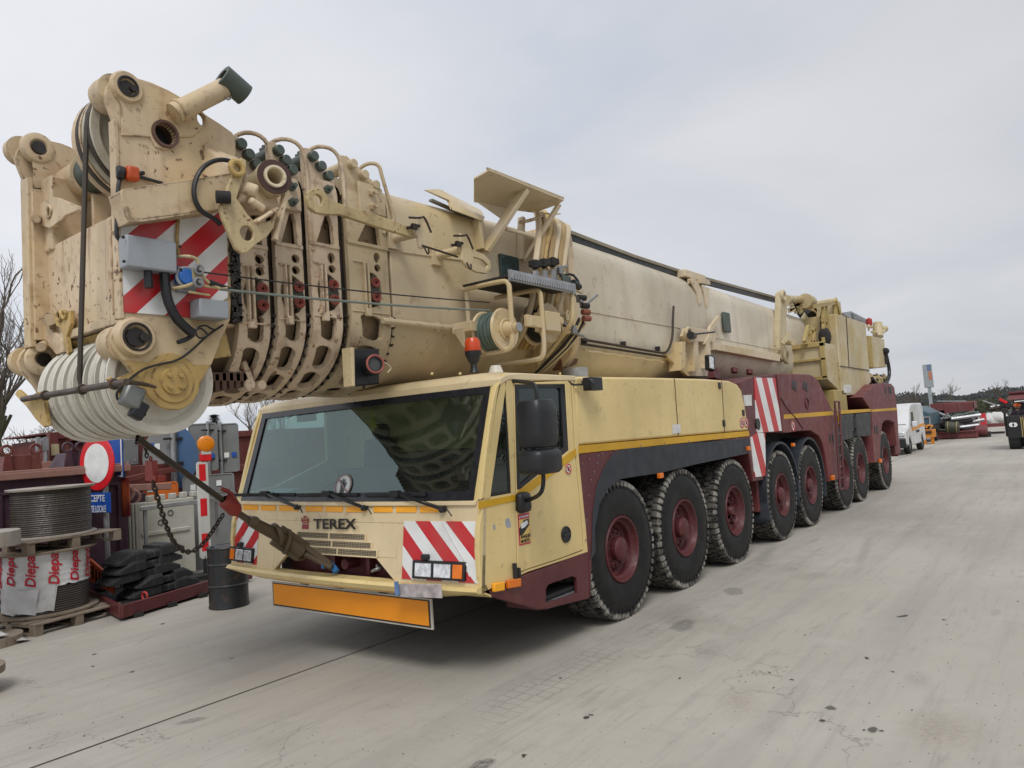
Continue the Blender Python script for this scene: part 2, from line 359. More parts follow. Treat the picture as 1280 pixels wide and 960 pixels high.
    # dusty tread prints left along the lane in front of the crane
    sy = t.n('ShaderNodeSeparateXYZ'); t.l(o, sy.inputs[0]); yt_ = G(640, 880).y
    band = t.ramp(t.math('ABSOLUTE', t.math('SUBTRACT', sy.outputs['Y'], yt_), 0), .24, .17); xm = t.ramp(sy.outputs['X'], 4.5, 1.0)
    tv = t.n('ShaderNodeTexVoronoi', feature='DISTANCE_TO_EDGE'); tv.inputs['Scale'].default_value = 9; tv.inputs['Randomness'].default_value = .25; t.l(t.mapping((1, .9, 0)), tv.inputs['Vector'])
    pk = t.math('MULTIPLY', t.math('MULTIPLY', t.ramp(tv.outputs['Distance'], .10, .03), band), t.math('MULTIPLY', xm, t.ramp(t.noise(1.3, 5), .42, .58))); c = t.mix(t.math('MULTIPLY', pk, .42), c, (.17, .15, .125, 1))
    fine = t.noise(90, 4, .7); c = t.mix(t.ramp(fine, .3, .7, 0, .16), c, (.2, .19, .18, 1))
    t.l(c, t.b.inputs['Base Color']); t.l(t.ramp(mott, .35, .7, .9, .62), t.b.inputs['Roughness'])
    h = t.math('ADD', t.math('MULTIPLY', t.noise(1.6, 5), 1.0), t.math('MULTIPLY', t.noise(45, 5, .7), .12))
    t.bump(h, .35, .03); return t.m
m = M(); m.quad((-60,-60,0), (75,-60,0), (75,60,0), (-60,60,0))
struct(m.obj('yard_ground', ground_mat()))
def field_mat():
    t = NT('field_grass'); c = t.mix(t.ramp(t.noise(.05, 6, .6), .4, .6), (.06, .10, .022, 1), (.11, .115, .045, 1)); t.l(c, t.b.inputs['Base Color']); t.b.inputs['Roughness'].default_value = .9; return t.m
m = M(); m.quad((-900,-900,-.06), (1500,-900,-.06), (1500,900,-.06), (-900,900,-.06)); struct(m.obj('field_ground', field_mat()))
# joints sawn in the slab: thin dark sealed strips
jm = flat('joint_sealant', (.06, .052, .045), .8)
m = M()
def joint(a, b, w):
    a = Vector(a); b = Vector(b); n = 60; d = (b-a)/n; s_ = Vector((-d.y, d.x, 0)).normalized()
    for i in range(n):
        w0 = w*(.6+.8*noise.noise(Vector((i*.7, a.x, 3)))**2*2); w1 = w*(.6+.8*noise.noise(Vector(((i+1)*.7, a.x, 3)))**2*2); j0 = s_*.012*noise.noise(Vector((i*.9, 9, a.y))); j1 = s_*.012*noise.noise(Vector(((i+1)*.9, 9, a.y)))
        p, q = a+d*i, a+d*(i+1); m.quad(p+s_*w0+j0, q+s_*w1+j1, q-s_*w1+j1, p-s_*w0+j0)
joint((-12, 1.87, .004), (60, 1.87, .004), .012)
struct(m.obj('slab_joint', jm))
m = M()
joint((-8, -4.6, .004), (60, -4.6, .004), .008)
struct(m.obj('slab_joint', jm))
# patches: shallow damp spots, spalls and oil drops lying on the slab
def blot(c, rx, ry, a, mat, z=.004, n=26, rag=.35, name='ground_stain'):
    m = M(); pts = []
    for i in range(n):
        t_ = 2*PI*i/n; k = 1+rag*noise.noise(Vector((math.cos(t_)*2+c[0]*3, math.sin(t_)*2+c[1]*3, 1)))*1.6
        x, y = rx*k*math.cos(t_), ry*k*math.sin(t_); pts.append((c[0]+x*math.cos(a)-y*math.sin(a), c[1]+x*math.sin(a)+y*math.cos(a), z))
    m._poly(pts); return struct(m.obj(name, mat))
spall = paint('old_asphalt_patch', (.215, .20, .18), 0, .9, .8, dirtcol=(.36, .34, .31, 1), sc=8)
oilm = flat('oil_drop', (.06, .053, .045), .45)
for (px, py, w) in ((962, 841, .02), (1084, 823, .03), (1028, 901, .025), (118, 818, .03), (116, 833, .025), (203, 780, .035), (165, 840, .03), (1116, 840, .02), (290, 823, .025), (990, 850, .02), (1180, 775, .03), (850, 848, .02), (700, 848, .02), (1102, 914, .02), (1080, 913, .015), (655, 945, .03), (739, 894, .02)):
    g = G(px, py); blot(g, w*.75, w*.45, random.random()*3, oilm, rag=.9, n=40)
m = M(); rng = random.Random(4)
for k in range(900):
    px, py = rng.uniform(0,1280), 620+340*rng.random()**.8; g = G(px, py); s_ = rng.uniform(.0015,.005)*(1 if rng.random() < .95 else 2); m.box((g.x+rng.uniform(-.3,.3), g.y+rng.uniform(-.3,.3), s_*.4), (s_*1.5, s_, s_*.8), (rng.random(), rng.random(), rng.random()*3))
stuff(m.obj('grit', flat('grit_stone', (.16,.145,.125), .9, var=.5, sc=3)))

# ------------------------------------------------------------------ THE CRANE
W = 3.6; YC = 1.79
crane = thing('mobile_crane', 'eight axle telescopic mobile crane in cream and maroon parked on the concrete yard', 'crane', (8.5, YC, 0))
def bulge(y): return -.10*(1-((y-W/2)/(W/2))**2)
def Xf(y, z): return bulge(y) + (.092*(z-.8)/.69 if z < 1.49 else .092+.34*(z-1.49))
def FS(px, py, off=0.0):
    X = 0.0
    for _ in range(8): p = F(px, py, X); X = Xf(p.y, p.z)+off
    return F(px, py, X)
def fpatch(m, y0, y1, z0, z1, t=.03, off=0.0, ny=10, nz=1, pts=None, idx=0):
    """curved panel following the cab front: quad grid y x z, front face at off, thickness t towards the back"""
    def loop(o): return [[m.bm.verts.new((Xf(y0+(y1-y0)*i/ny, z0+(z1-z0)*k/nz)+o, y0+(y1-y0)*i/ny, z0+(z1-z0)*k/nz)) for i in range(ny+1)] for k in range(nz+1)]
    A = loop(off); B_ = loop(off+t)
    def f(*v): m.bm.faces.new(v).material_index = idx
    for k in range(nz):
        for i in range(ny):
            f(A[k][i], A[k][i+1], A[k+1][i+1], A[k+1][i]); f(B_[k][i], B_[k+1][i], B_[k+1][i+1], B_[k][i+1])
    for i in range(ny):
        f(A[0][i], B_[0][i], B_[0][i+1], A[0][i+1]); f(A[nz][i], A[nz][i+1], B_[nz][i+1], B_[nz][i])
    for k in range(nz):
        f(A[k][0], A[k+1][0], B_[k+1][0], B_[k][0]); f(A[k][ny], B_[k][ny], B_[k+1][ny], A[k+1][ny])

# ---- chassis and underbody
m = M(); m.bx(.9, 17.6, .75, 2.85, .75, 1.75); m.bx(.35, 1.7, .35, 3.2, .62, .95)
for x in (2.405, 3.97, 5.652, 7.718, 9.328, 11.5, 13.05, 15.894): m.cyl((x, .4, .74), (x, 3.2, .74), .16); m.box((x, YC, .74), (.5, .7, .42))
m.obj('chassis', M_DARK, crane, bevel=.02)

# ---- cab shell
cab = M()
yA, yB = .0, W
# near side skin with quarter window and door opening
side_out = [(602,744),(598.5,690),(599,660),(602,640),(604,625),(612,560),(620,500),(625,474),(631,467),(717,470),(724,560),(731,640),(735,690),(700,702),(660,715),(645,722),(625,734)]
qw = [(597.5+4,624),(606,580),(612,530),(617,497),(621,482),(627,476),(632,476),(636,540),(639,600),(639.5,617)]
door_poly = [(641.5,477),(711,474.5),(715,478),(719,560),(727,640),(730,688),(700,699),(660,712),(646,718),(645,640)]
cab.splate(side_out, [qw, door_poly], 0, .05, .005)
# far side skin (mirror)
far = [Vector((p.x, W-.05, p.z)) for p in (S(*q) for q in side_out)]
farw = [Vector((p.x, W-.05, p.z)) for p in (S(*q) for q in [(610,615),(622,500),(632,480),(700,482),(705,560),(650,600)])]
cab.plate(far, [farw], .05, far[0], (1,0,0), (0,0,1))
cab.bx(1.585, 1.635, .05, W-.05, .85, 2.53)           # back wall
cab.bx(.55, 1.6, .05, W-.05, .80, .86)               # floor
shell = cab.obj('cab', M_CREAM, crane, sharp=40)
m = M(); nY = 14
# roof with rounded front edge, in strips across the width following the bulge
prof = [(0, 2.44), (.0, 2.50), (.035, 2.55), (.10, 2.575), (.30, 2.59), (None, 2.585), (None, 2.50), (.12, 2.49)]
rings = []
for i in range(nY+1):
    y = -.005+(W+.01)*i/nY; dz = -.035*max(0, 1-min(i, nY-i))
    x0 = Xf(y, 2.44)
    rings.append([m.bm.verts.new(((1.63 if a is None else x0+a), y, z+(dz if k in (2,3,4,5) else 0))) for k, (a, z) in enumerate(prof)])
for A, B_ in zip(rings, rings[1:]):
    for k in range(len(prof)): m.bm.faces.new((A[k], A[(k+1)%8], B_[(k+1)%8], B_[k]))
m.bm.faces.new(rings[0]); m.bm.faces.new(rings[-1][::-1])
m.obj('roof', M_CREAMF, shell, bevel=.008)
# A pillars, curved near one
m = M()
for (ys, s_) in ((.0, 1), (W, -1)):
    m = M()
    for k in range(10):
        z0, z1 = 1.47+k*.102, 1.47+(k+1)*.102; w0 = .10+.01*k*.3
        p = [(Xf(ys, z)-.004*(1), ys+s_*yy, z) for z in (z0, z1) for yy in (.0, w0)]
        d = .09
        vs_ = [m.bm.verts.new(q) for q in (p[0], p[1], p[3], p[2])]; vb = [m.bm.verts.new((q[0]+d, q[1], q[2])) for q in (p[0], p[1], p[3], p[2])]
        m.bm.faces.new(vs_); m.bm.faces.new(vb[::-1])
        for a in range(4): m.bm.faces.new((vs_[a], vb[a], vb[(a+1)%4], vs_[(a+1)%4]))
    m.obj('pillar', M_CREAM, shell)
# ---- cab front panel
m = M()
fpatch(m, 0, W, 1.30, 1.492, .05, 0, 24, 2)
fpatch(m, 0, .92, .80, 1.30, .05, 0, 8, 2); fpatch(m, 2.72, W, .80, 1.30, .05, 0, 8, 2)
fpatch(m, .92, 2.72, 1.0, 1.30, .05, 0, 12, 2)
for (a, b) in (((.92, .80), (1.18, 1.0)), ((2.72, .80), (2.46, 1.0))):     # slanted corners of the towing recess
    P = [(Xf(a[0], .80), a[0], .80), (Xf(a[0], 1.0), a[0], 1.0), (Xf(b[0], 1.0), b[0], 1.0)]; m.prism([Vector(p) for p in P], (.05, 0, 0))
front = m.obj('front_panel', M_CREAMF, crane, bevel=.006)
m = M(); fpatch(m, .06, W-.06, 1.452, 1.486, .02, -.022, 24, 1); m.obj('ledge', M_CREAMF, front, bevel=.006)
# dark maroon recess behind the towing opening
m = M(); m.bx(.16, .20, .9, 2.75, .70, 1.06); m.bx(-.05, .2, .9, 2.75, .70, .74)
m.cyl((.0, YC-.1, .90), (.17, YC-.1, .90), .05); m.box((.12, YC-.35, .9), (.1, .05, .2)); m.box((.12, YC+.15, .9), (.1, .05, .2))
m.obj('towing_recess', M_MAR, crane, bevel=.006)
for px, py in ((471, 712), (345, 707)):
    m = M(); p = FS(px, py, .06); m.torus(p, (0,.4,1) if px > 400 else (0,1,.2), .045, .012); m.cyl(p+Vector((.0,0,.03)), p+Vector((.12,0,.03)), .015); m.obj('shackle', M_STEEL, front)
# bumper lip
m = M(); n = 26
for y0_, y1_ in ((0.0, W),):
    rings = []
    for i in range(n+1):
        y = W*i/n; x = bulge(y); e_ = min(y, W-y); drop = .05*(1-min(1, e_/.5))
        rings.append([m.bm.verts.new((x+a, y, z)) for a, z in ((.06, .815), (-.05, .805), (-.075, .78), (-.05, .735+drop*.6), (.05, .69+drop), (.12, .70))])
    for A, B_ in zip(rings, rings[1:]):
        for k in range(6): m.bm.faces.new((A[k], A[(k+1)%6], B_[(k+1)%6], B_[k]))
    m.bm.faces.new(rings[0]); m.bm.faces.new(rings[-1][::-1])
m.obj('bumper', M_CREAM, crane)
# hanging orange plate
a, b, c_, d_ = F(340,757,-.04), F(540,785,-.04), F(541,741,-.04), F(339,724,-.04)
y0_, y1_ = b.y, a.y; z0_, z1_ = .42, .675
m = M(); m.bx(-.03, -.015, y0_, y1_, z0_, z1_); pl = m.obj('warning_board', flat('board_edge', (.45,.42,.36), .4), crane)
m = M(); m.bx(-.034, -.0305, y0_+.02, y1_-.02, z0_+.015, z1_-.012); m.obj('board_border', M_BLACK, pl)
m = M(); m.bx(-.038, -.0345, y0_+.035, y1_-.035, z0_+.03, z1_-.02); m.obj('board_face', flat('board_orange', (.78, .27, .005), .38, var=.03), pl)
for y in (y0_+.5, YC, y1_-.5): m = M(); m.bx(-.02, .03, y-.04, y+.04, .66, .72); m.obj('bracket', M_STEEL, pl)
# number plate, unreadable in the photo
m = M(); p, q = FS(494,735,-.10), FS(558,742,-.10); m.box(((p.x+q.x)/2, (p.y+q.y)/2, (p.z+q.z)/2), (.012, .50, .11), (-.06, 0, -.02)); lp = m.obj('number_plate', flat('plate_grey', (.42,.38,.38), .5, var=.3, sc=14), crane, bevel=.003)
m = M(); m.box(((p.x), p.y-.02, p.z+.0), (.016, .04, .112), (-.06, 0, -.02)); m.obj('plate_band', flat('plate_blue', (.12,.22,.42), .5), lp)
# markers
for i in range(9):
    px0 = [303.5,325.5,348.5,381.5,406,432,466.5,494.5,524.5][i]; px1 = [321.5,343.5,372,402,427.5,456,489.5,519.5,547][i]
    yA_, yB_ = FS(px0, 634, -.012).y, FS(px1, 637, -.012).y
    m = M(); fpatch(m, yB_, yA_, 1.395, 1.448, .01, -.008, 2, 1); m.obj('reflector', M_ORANGE, front, bevel=.002)
# lettering and emblem
p = FS(393, 660.5, -.006); q = FS(447, 661, -.006)
ux = (q-p).normalized()
MB = flat('letter_black', (.012,.012,.012), .35)
t_ = text('lettering', 'TEREX', .132, p+Vector((-.012,0,.0)), ux, (.08,0,1), MB, front, .0015, bold=.003, sx=1.0)
wd = max(v.co.y for v in t_.data.vertices)-min(v.co.y for v in t_.data.vertices); want = abs(q.y-p.y)
for v in t_.data.vertices: v.co = p + (v.co-p).dot(ux)*ux*(want/wd) + ((v.co-p)-(v.co-p).dot(ux)*ux)
m = M(); e0 = FS(377, 660, -.008); MRD = flat('emblem_red', (.30,.02,.025), .35)
def erect(u0, u1, v0, v1): m.prism([e0+ux*u0+Vector((.0,0,v0)), e0+ux*u1+Vector((0,0,v0)), e0+ux*u1+Vector((.008,0,v1)), e0+ux*u0+Vector((.008,0,v1))], (.006,0,0))
def etri(*uv): m.prism([e0+ux*u+Vector((.008*v,0,v)) for u, v in uv], (.006,0,0))
erect(0, .105, -.01, .035); erect(0, .105, .045, .055)
etri((0,.062),(.035,.062),(.0,.10)); etri((.105,.062),(.07,.062),(.105,.10)); etri((.02,.105),(.0525,.062),(.085,.105),(.0525,.075)); etri((.035,.118),(.0525,.09),(.07,.118))
m.obj('emblem', MRD, front)
# grille rows
MG = flat('grille_mesh', (.30,.25,.16), .7)
for (z, l, r) in ((1.165, (373,667.5), (456.5,672)), (1.10, (373,677), (464,682.5)), (1.035, (380,687), (471,691.5))):
    yl_, yr_ = FS(*l).y, FS(*r).y; zc = (FS(*l).z+FS(*r).z)/2; mid = (yl_+yr_)/2
    m = M(); fpatch(m, yr_, yl_, zc-.027, zc+.027, .006, -.003, 8, 1); gp = m.obj('grille', M_BLACK, front)
    m = M()
    y = yr_+.01
    while y < yl_-.01: fpatch(m, y, y+.006, zc-.025, zc+.025, .004, -.008, 1, 1); y += .022
    for dz in (-.016, 0, .016): fpatch(m, yr_, yl_, zc+dz-.0025, zc+dz+.0025, .004, -.0085, 8, 1)
    m.obj('grille_bars', MG, gp)
    m = M()
    for dz in (-.031, .031): fpatch(m, yr_-.015, yl_+.015, zc+dz-.006, zc+dz+.006, .012, -.014, 8, 1)
    for yy in (yr_-.012, mid, yl_+.012): fpatch(m, yy-.008, yy+.008, zc-.03, zc+.03, .012, -.0138, 1, 1)
    m.obj('grille_frame', M_CREAMF, gp, bevel=.003)
# chevron boards + headlights
for side in (0, 1):
    if side == 0:
        y0_, y1_ = .015, .84; q0 = FS(520, 652); ph = -((q0.y - 1.318)/.335); cm = chevron('chevron_right_board', 'Y', 1, -1, .335, ph-.5, duty=.5)
        hl0, hl1 = FS(589, 720), FS(525, 715)
    else:
        y0_, y1_ = W-.55, W-.015; q0 = FS(319, 648); ph = -((q0.y + 1.318)/.335); cm = chevron('chevron_left_board', 'Y', 1, 1, .335, ph-.05, duty=.5)
        hl0, hl1 = FS(325, 705), FS(286, 698)
    m = M(); fpatch(m, y0_, y1_, .835, 1.322, .01, -.008, 10, 2); cb = m.obj('chevron_board', cm, front, bevel=.002)
    # moulded ridge in the corner panel
    m = M()
    ya = y0_+.22 if side == 0 else y1_-.2; sg = -1 if side == 0 else 1
    pts = [(Xf(y, z)-.012, y, z) for y, z in ((ya+.12*-sg*0+.16*(1 if side==0 else -1), 1.31), (ya, 1.10), (ya+sg*.10, .98), (ya+sg*.13, .86))]
    m.tube(pts, .006, 6, 1); m.obj('panel_ridge', cm, cb)
    yl0, yl1 = hl0.y, hl1.y; zl = (hl0.z+hl1.z)/2; hh = .075
    if side == 0: yl0, yl1 = .145, .70; zl = .925
    else: yl0, yl1 = W-.50, W+.00; zl = .925
    m = M(); fpatch(m, yl0, yl1, zl-.075, zl+.075, .05, -.035, 6, 1); hb = m.obj('headlight', M_BLACK, crane, bevel=.006)
    wl = (yl1-yl0); outer = (yl0 if side == 0 else yl1); s_ = 1 if side == 0 else -1
    a_ = outer+s_*.02; b_ = outer+s_*.115
    m = M(); fpatch(m, min(a_,b_), max(a_,b_), zl-.055, zl+.055, .012, -.045, 3, 1); m.obj('indicator', M_AMBER, hb, bevel=.004)
    lensm = MATS.get('lens') or flat('headlight_lens', (.72,.74,.76), .22, .5, var=.3, sc=22)
    MATS['lens'] = lensm
    a_ = outer+s_*.14
    for _ in range(2):
        b_ = a_+s_*(.175 if side == 0 else .155)
        m = M(); fpatch(m, min(a_,b_), max(a_,b_), zl-.055, zl+.055, .012, -.041, 3, 1); m.obj('lens', lensm, hb, bevel=.004); a_ = b_+s_*.03
    m = M(); yk = .56 if side == 0 else W-.22; m.box((Xf(yk,1.03)-.03, yk, 1.03), (.05, .07, .045)); m.obj('washer', M_BLACK, front, bevel=.008)

# ---- windshield
def glass_mat():
    t = NT('cab_glass'); t.t.nodes.remove(t.b); tr = t.n('ShaderNodeBsdfTransparent'); tr.inputs[0].default_value = (.66,.76,.73,1)
    gl = t.n('ShaderNodeBsdfGlossy'); gl.inputs['Roughness'].default_value = .015; gl.inputs['Color'].default_value = (.82,.95,.96,1)
    ge = t.n('ShaderNodeNewGeometry'); dp_ = t.n('ShaderNodeVectorMath', operation='DOT_PRODUCT'); t.l(ge.outputs['Incoming'], dp_.inputs[0]); t.l(ge.outputs['Normal'], dp_.inputs[1])
    om = t.math('SUBTRACT', 1.0, t.math('ABSOLUTE', dp_.outputs['Value'], 0)); p5 = t.math('POWER', om, 5.0); frs = t.math('ADD', .10, t.math('MULTIPLY', p5, .90))
    mxs = t.n('ShaderNodeMixShader'); t.l(frs, mxs.inputs[0]); t.l(tr.outputs[0], mxs.inputs[1]); t.l(gl.outputs[0], mxs.inputs[2])
    du = t.n('ShaderNodeBsdfDiffuse'); du.inputs[0].default_value = (.30,.29,.26,1); mx2 = t.n('ShaderNodeMixShader'); t.l(t.ramp(t.noise(2.2, 6, .65), .35, .75, .004, .05), mx2.inputs[0]); t.l(mxs.outputs[0], mx2.inputs[1]); t.l(du.outputs[0], mx2.inputs[2]); mxs = mx2
    t.l(mxs.outputs[0], [n for n in t.t.nodes if n.type == 'OUTPUT_MATERIAL'][0].inputs[0]); return t.m
M_GLASS = glass_mat(); M_GLASS2 = glass_mat(); [n for n in M_GLASS2.node_tree.nodes if n.type == 'BSDF_TRANSPARENT'][0].inputs[0].default_value = (.10,.115,.11,1); M_GLASS2.name = 'side_glass_interior_dark'  # darkness of the cab interior put into the side glass tint
m = M(); fpatch(m, .105, W-.105, 1.50, 2.435, .006, .012, 24, 6); ws = m.obj('windshield', M_GLASS, crane)
m = M()
fpatch(m, .10, W-.10, 1.492, 1.57, .03, -.002, 24, 1); fpatch(m, .10, W-.10, 2.385, 2.445, .03, -.002, 24, 1)
fpatch(m, .10, .16, 1.57, 2.385, .03, -.002, 2, 4); fpatch(m, W-.20, W-.10, 1.57, 2.385, .03, -.002, 2, 4)
m.obj('window_seal', flat('seal_black', (.013,.014,.018), .3), ws)
# safety sticker: red ring, white disc, dark hand
sp_ = FS(429, 607, .004); ux2 = Vector((0,-1,0)); uz2 = Vector((.34,0,1)).normalized()
m = M(); m.plate(circ(sp_, .115, 28, ux2, uz2), [], .003, sp_, ux2, uz2, .0005); stk = m.obj('warning_sticker', flat('sticker_white', (.55,.58,.57), .4), ws)
m = M(); m.plate(circ(sp_+Vector((-.004,0,0)), .117, 28, ux2, uz2), [circ(sp_, .098, 28, ux2, uz2)], .003, sp_+Vector((-.004,0,0)), ux2, uz2, .0005)
m.beam(sp_+Vector((-.006,0,0))+ux2*-.075+uz2*.06, sp_+Vector((-.006,0,0))+ux2*.075-uz2*.06, .014, .003, up=(-1,0,.34)); m.obj('sticker_ring', flat('sticker_ring', (.22,.14,.14), .4), stk)
m = M(); o_ = sp_+Vector((-.006,0,0)); m.plate([o_+ux2*a+uz2*b for a, b in ((-.03,-.08),(.025,-.08),(.03,-.02),(.05,.03),(.035,.035),(.02,.0),(.022,.06),(.01,.062),(.004,.01),(-.004,.07),(-.016,.07),(-.014,.01),(-.03,.06),(-.04,.052),(-.03,-.02))], [], .003, o_, ux2, uz2, .0005); m.obj('sticker_hand', MB, stk)
# wipers
for (px, py, ang) in ((331, 617, 0), (409, 617, 0), (494, 617, 0)):
    piv = {331:(371,634), 409:(455,635), 494:(553,637)}[px]
    m = M(); pv = FS(*piv, -.03); hd = FS(px, py, -.035); m.cyl(pv+Vector((.06,0,0)), pv+Vector((-.02,0,0)), .026); m.sphere(pv, .028)
    m.tube([pv, pv*.55+hd*.45+Vector((-.035,0,.01)), hd], [.014, .008], 8, 1); m.tube([pv+Vector((-.01,0,.02)), pv*.5+hd*.5+Vector((-.06,0,.04)), hd+Vector((-.01,0,.01))], .005, 6, 1)
    m.tube([pv, pv+Vector((-.03,-.06,.03)), pv+Vector((-.03,-.13,-.05))], .006, 6, 2)
    wa = m.obj('wiper', M_BLACK, crane)
    m = M(); L_ = .30; a_ = FS(px-38, py+1.5, -.02); b_ = FS(px+38, py+1, -.02); m.beam(a_, b_, .012, .03); m.beam(a_*.75+b_*.25+Vector((-.02,0,.01)), a_*.25+b_*.75+Vector((-.02,0,.01)), .012, .016); m.box(hd, (.05,.11,.05)); m.obj('wiper_blade', M_BLACK, wa)

# ---- side glass, door
m = M(); m.splate(qw, [], .015, .006, .001); m.obj('quarter_window', M_GLASS2, shell)
m = M(); m.splate([(a+(1.5 if a < 612 else -1 if a > 630 else 0), b+(-1 if b > 600 else 1)) for a, b in qw], [[(606,618),(612,560),(620,495),(627,481),(630,481),(633,540),(636,613)]], .008, .01, .001); m.obj('window_seal', M_BLACK, shell)
door_in = [(642.5,478.5),(710,476),(713.5,480),(718,560),(726,640),(729,687),(700,698),(660,711),(647,716.5),(646,640)]
dw = [(643.5,480.5),(706.5,480),(711,563),(650,612),(646.5,612)]
m = M(); m.splate(door_in, [dw], -.004, .045, .004); door = m.obj('door', M_CREAM, crane, sharp=40)
m = M(); m.splate([(a, b) for a, b in dw], [[(649,485),(701,485),(705,559),(652,605),(650,605)]], .0, .03, .003); m.obj('window_seal', M_BLACK, door)
m = M(); m.splate([(648,484),(703,484),(707,560),(651,608),(649,608)], [], .018, .006, .001); m.obj('door_window', M_GLASS2, door)
m = M(); m.plate(farw, [], .006, (farw[0].x, W-.07, farw[0].z), (1,0,0), (0,0,1), .001); m.obj('far_window', M_GLASS, shell)
m = M(); m.splate([(646.5,614.5),(714,564.5),(720,560.5),(721,569),(715,574.5),(663,615),(655,619.5),(647,621)], [], -.009, .004, .001); m.obj('yellow_stripe', M_YEL, door)
m = M(); m.splate([(598,627.5),(645.5,618),(646,625.5),(598,636.5)], [], -.005, .004, .001); m.obj('yellow_stripe', M_YEL, shell)
m = M(); c0 = S(707.5, 668, -.01); m.cyl(c0+Vector((0,.02,0)), c0+Vector((0,-.004,0)), .075, seg=28); m.torus(c0+Vector((0,-.004,0)), (0,1,0), .07, .008, 28); m.box(c0+Vector((0,-.012,0)), (.12,.012,.03)); m.obj('door_handle', M_BLACK, door, bevel=.002)
# blind-spot sticker and no-hand sticker
ang = [(647.5,643.5),(661.5,640.5),(663.5,679),(649.5,682)]
m = M(); m.splate(ang, [], -.0085, .003, .0005); st = m.obj('warning_sticker', flat('sticker_red', (.50,.02,.07), .4), door)
m = M(); m.splate([(649,650),(661.8,647),(662.8,677),(651,680)], [], -.0105, .002, .0005); m.obj('sticker_field', flat('sticker_yellow', (.70,.50,.14), .4), st)
m = M(); m.splate([(649.5,661),(655,650),(661,648),(661.6,656),(654,668),(650,670)], [], -.0125, .002, .0003); m.obj('sticker_picture', MB, st)
m = M(); m.splate([(651,655),(659,650),(660.5,654),(656,659),(652,661)], [], -.0145, .002, .0003); m.obj('sticker_lorry', flat('sticker_pale', (.65,.68,.7), .4), st)
text('sticker_words', 'ANGLES\nMORTS', .038, S(651,673.5,-.013), (1,0,0), (0,0,1), MB, st, .001, bold=.001)
text('sticker_words', 'ATTENTION', .024, S(649.2,648.0,-.0105), (1,0,.0), (0,0,1), flat('sticker_pale', (.65,.68,.7), .4), st, .001, bold=.0008)
def nohand(px, py, r, par, Y=-.012):
    c0 = S(px, py, Y); m = M(); m.plate(circ(c0, r, 20), [], .003, c0, (1,0,0), (0,0,1), .0003); a = m.obj('warning_sticker', flat('sticker_white2', (.65,.65,.63), .4), par)
    m = M(); c1 = c0+Vector((0,-.003,0)); m.plate(circ(c1, r, 20), [circ(c1, r*.78, 20)], .002, c1, (1,0,0), (0,0,1), .0003); m.beam(c1+Vector((-r*.6,-.001,r*.6)), c1+Vector((r*.6,-.001,-r*.6)), .002, r*.2); m.obj('sticker_ring', flat('sticker_ring2', (.55,.03,.03), .4), a)
    m = M(); m.box(c1+Vector((0,.0,0)), (r*.6,.002,r*.7)); m.obj('sticker_hand', MB, a)
nohand(710.5, 586, .05, door)
# touched-up grey spots on the door pillar
tp = flat('grey_touch_up', (.33,.35,.38), .5)
m = M(); m.splate([(632,649),(636,647),(638.5,653),(639,659),(634,660),(631.5,655)], [], -.002, .003, .0005); m.obj('touch_up_patch', tp, shell); m = M(); m.splate([(616,656),(619,655.5),(619.5,661),(617,662.5)], [], -.002, .003, .0005); m.obj('touch_up_patch', tp, shell)
# ---- maroon step box under the cab
out = [(602,740),(617,733),(645,722.5),(700,703),(730,690.5),(735.5,690),(737,748),(700,757),(684,761.5),(672,762),(655,757),(625,749)]
hole = [(682.5,754),(683,736),(686,731),(692,728.5),(716,720.5),(721,723),(722,741),(703,748)]
m = M(); m.splate(out, [hole], .0, .04, .006); step = m.obj('step_box', M_MAR, crane, sharp=40)
m = M(); z_ = S(702,750,.0).z; x0_, x1_ = S(683,754,0).x, S(722,741,0).x
m.bx(x0_-.05, x1_+.05, .04, .40, z_-.03, z_-.005); m.bx(x0_-.05, x1_+.05, .39, .41, z_-.03, z_+.4); m.bx(x0_-.06, x0_-.045, .04, .41, z_-.03, z_+.4)
m.obj('step_well', M_MAR, step)
m = M(); m.bx(x0_-.03, x1_+.03, .035, .28, z_-.004, z_+.012)
for i in range(14): m.bx(x0_+i*.04, x0_+i*.04+.012, .04, .28, z_+.012, z_+.02)
m.obj('step_tread', M_GALV, step)
m = M(); m.prism([Vector((S(*p).x, .04, S(*p).z)) for p in [(602,742),(672,762),(737,748),(736,762)]], (0,.3,0)) if False else m.bx(.75,1.5,.05,.42,.50,.53); m.obj('step_floor', M_DARK, step)
for px, py, w in ((623, 733.5, 13), (642, 729, 17)):
    p = S(px, py, -.02); m = M(); m.box(p, (w*.0105, .035, .07), (0, .10, 0)); m.obj('side_marker', M_AMBER if px > 630 else M_ORANGE, crane, bevel=.008)
m = M(); m.box(S(644,716,-.02), (.03,.03,.16)); m.box(S(649,717,-.02), (.02,.03,.1)); m.obj('door_hinge', M_DARK, crane, bevel=.004)

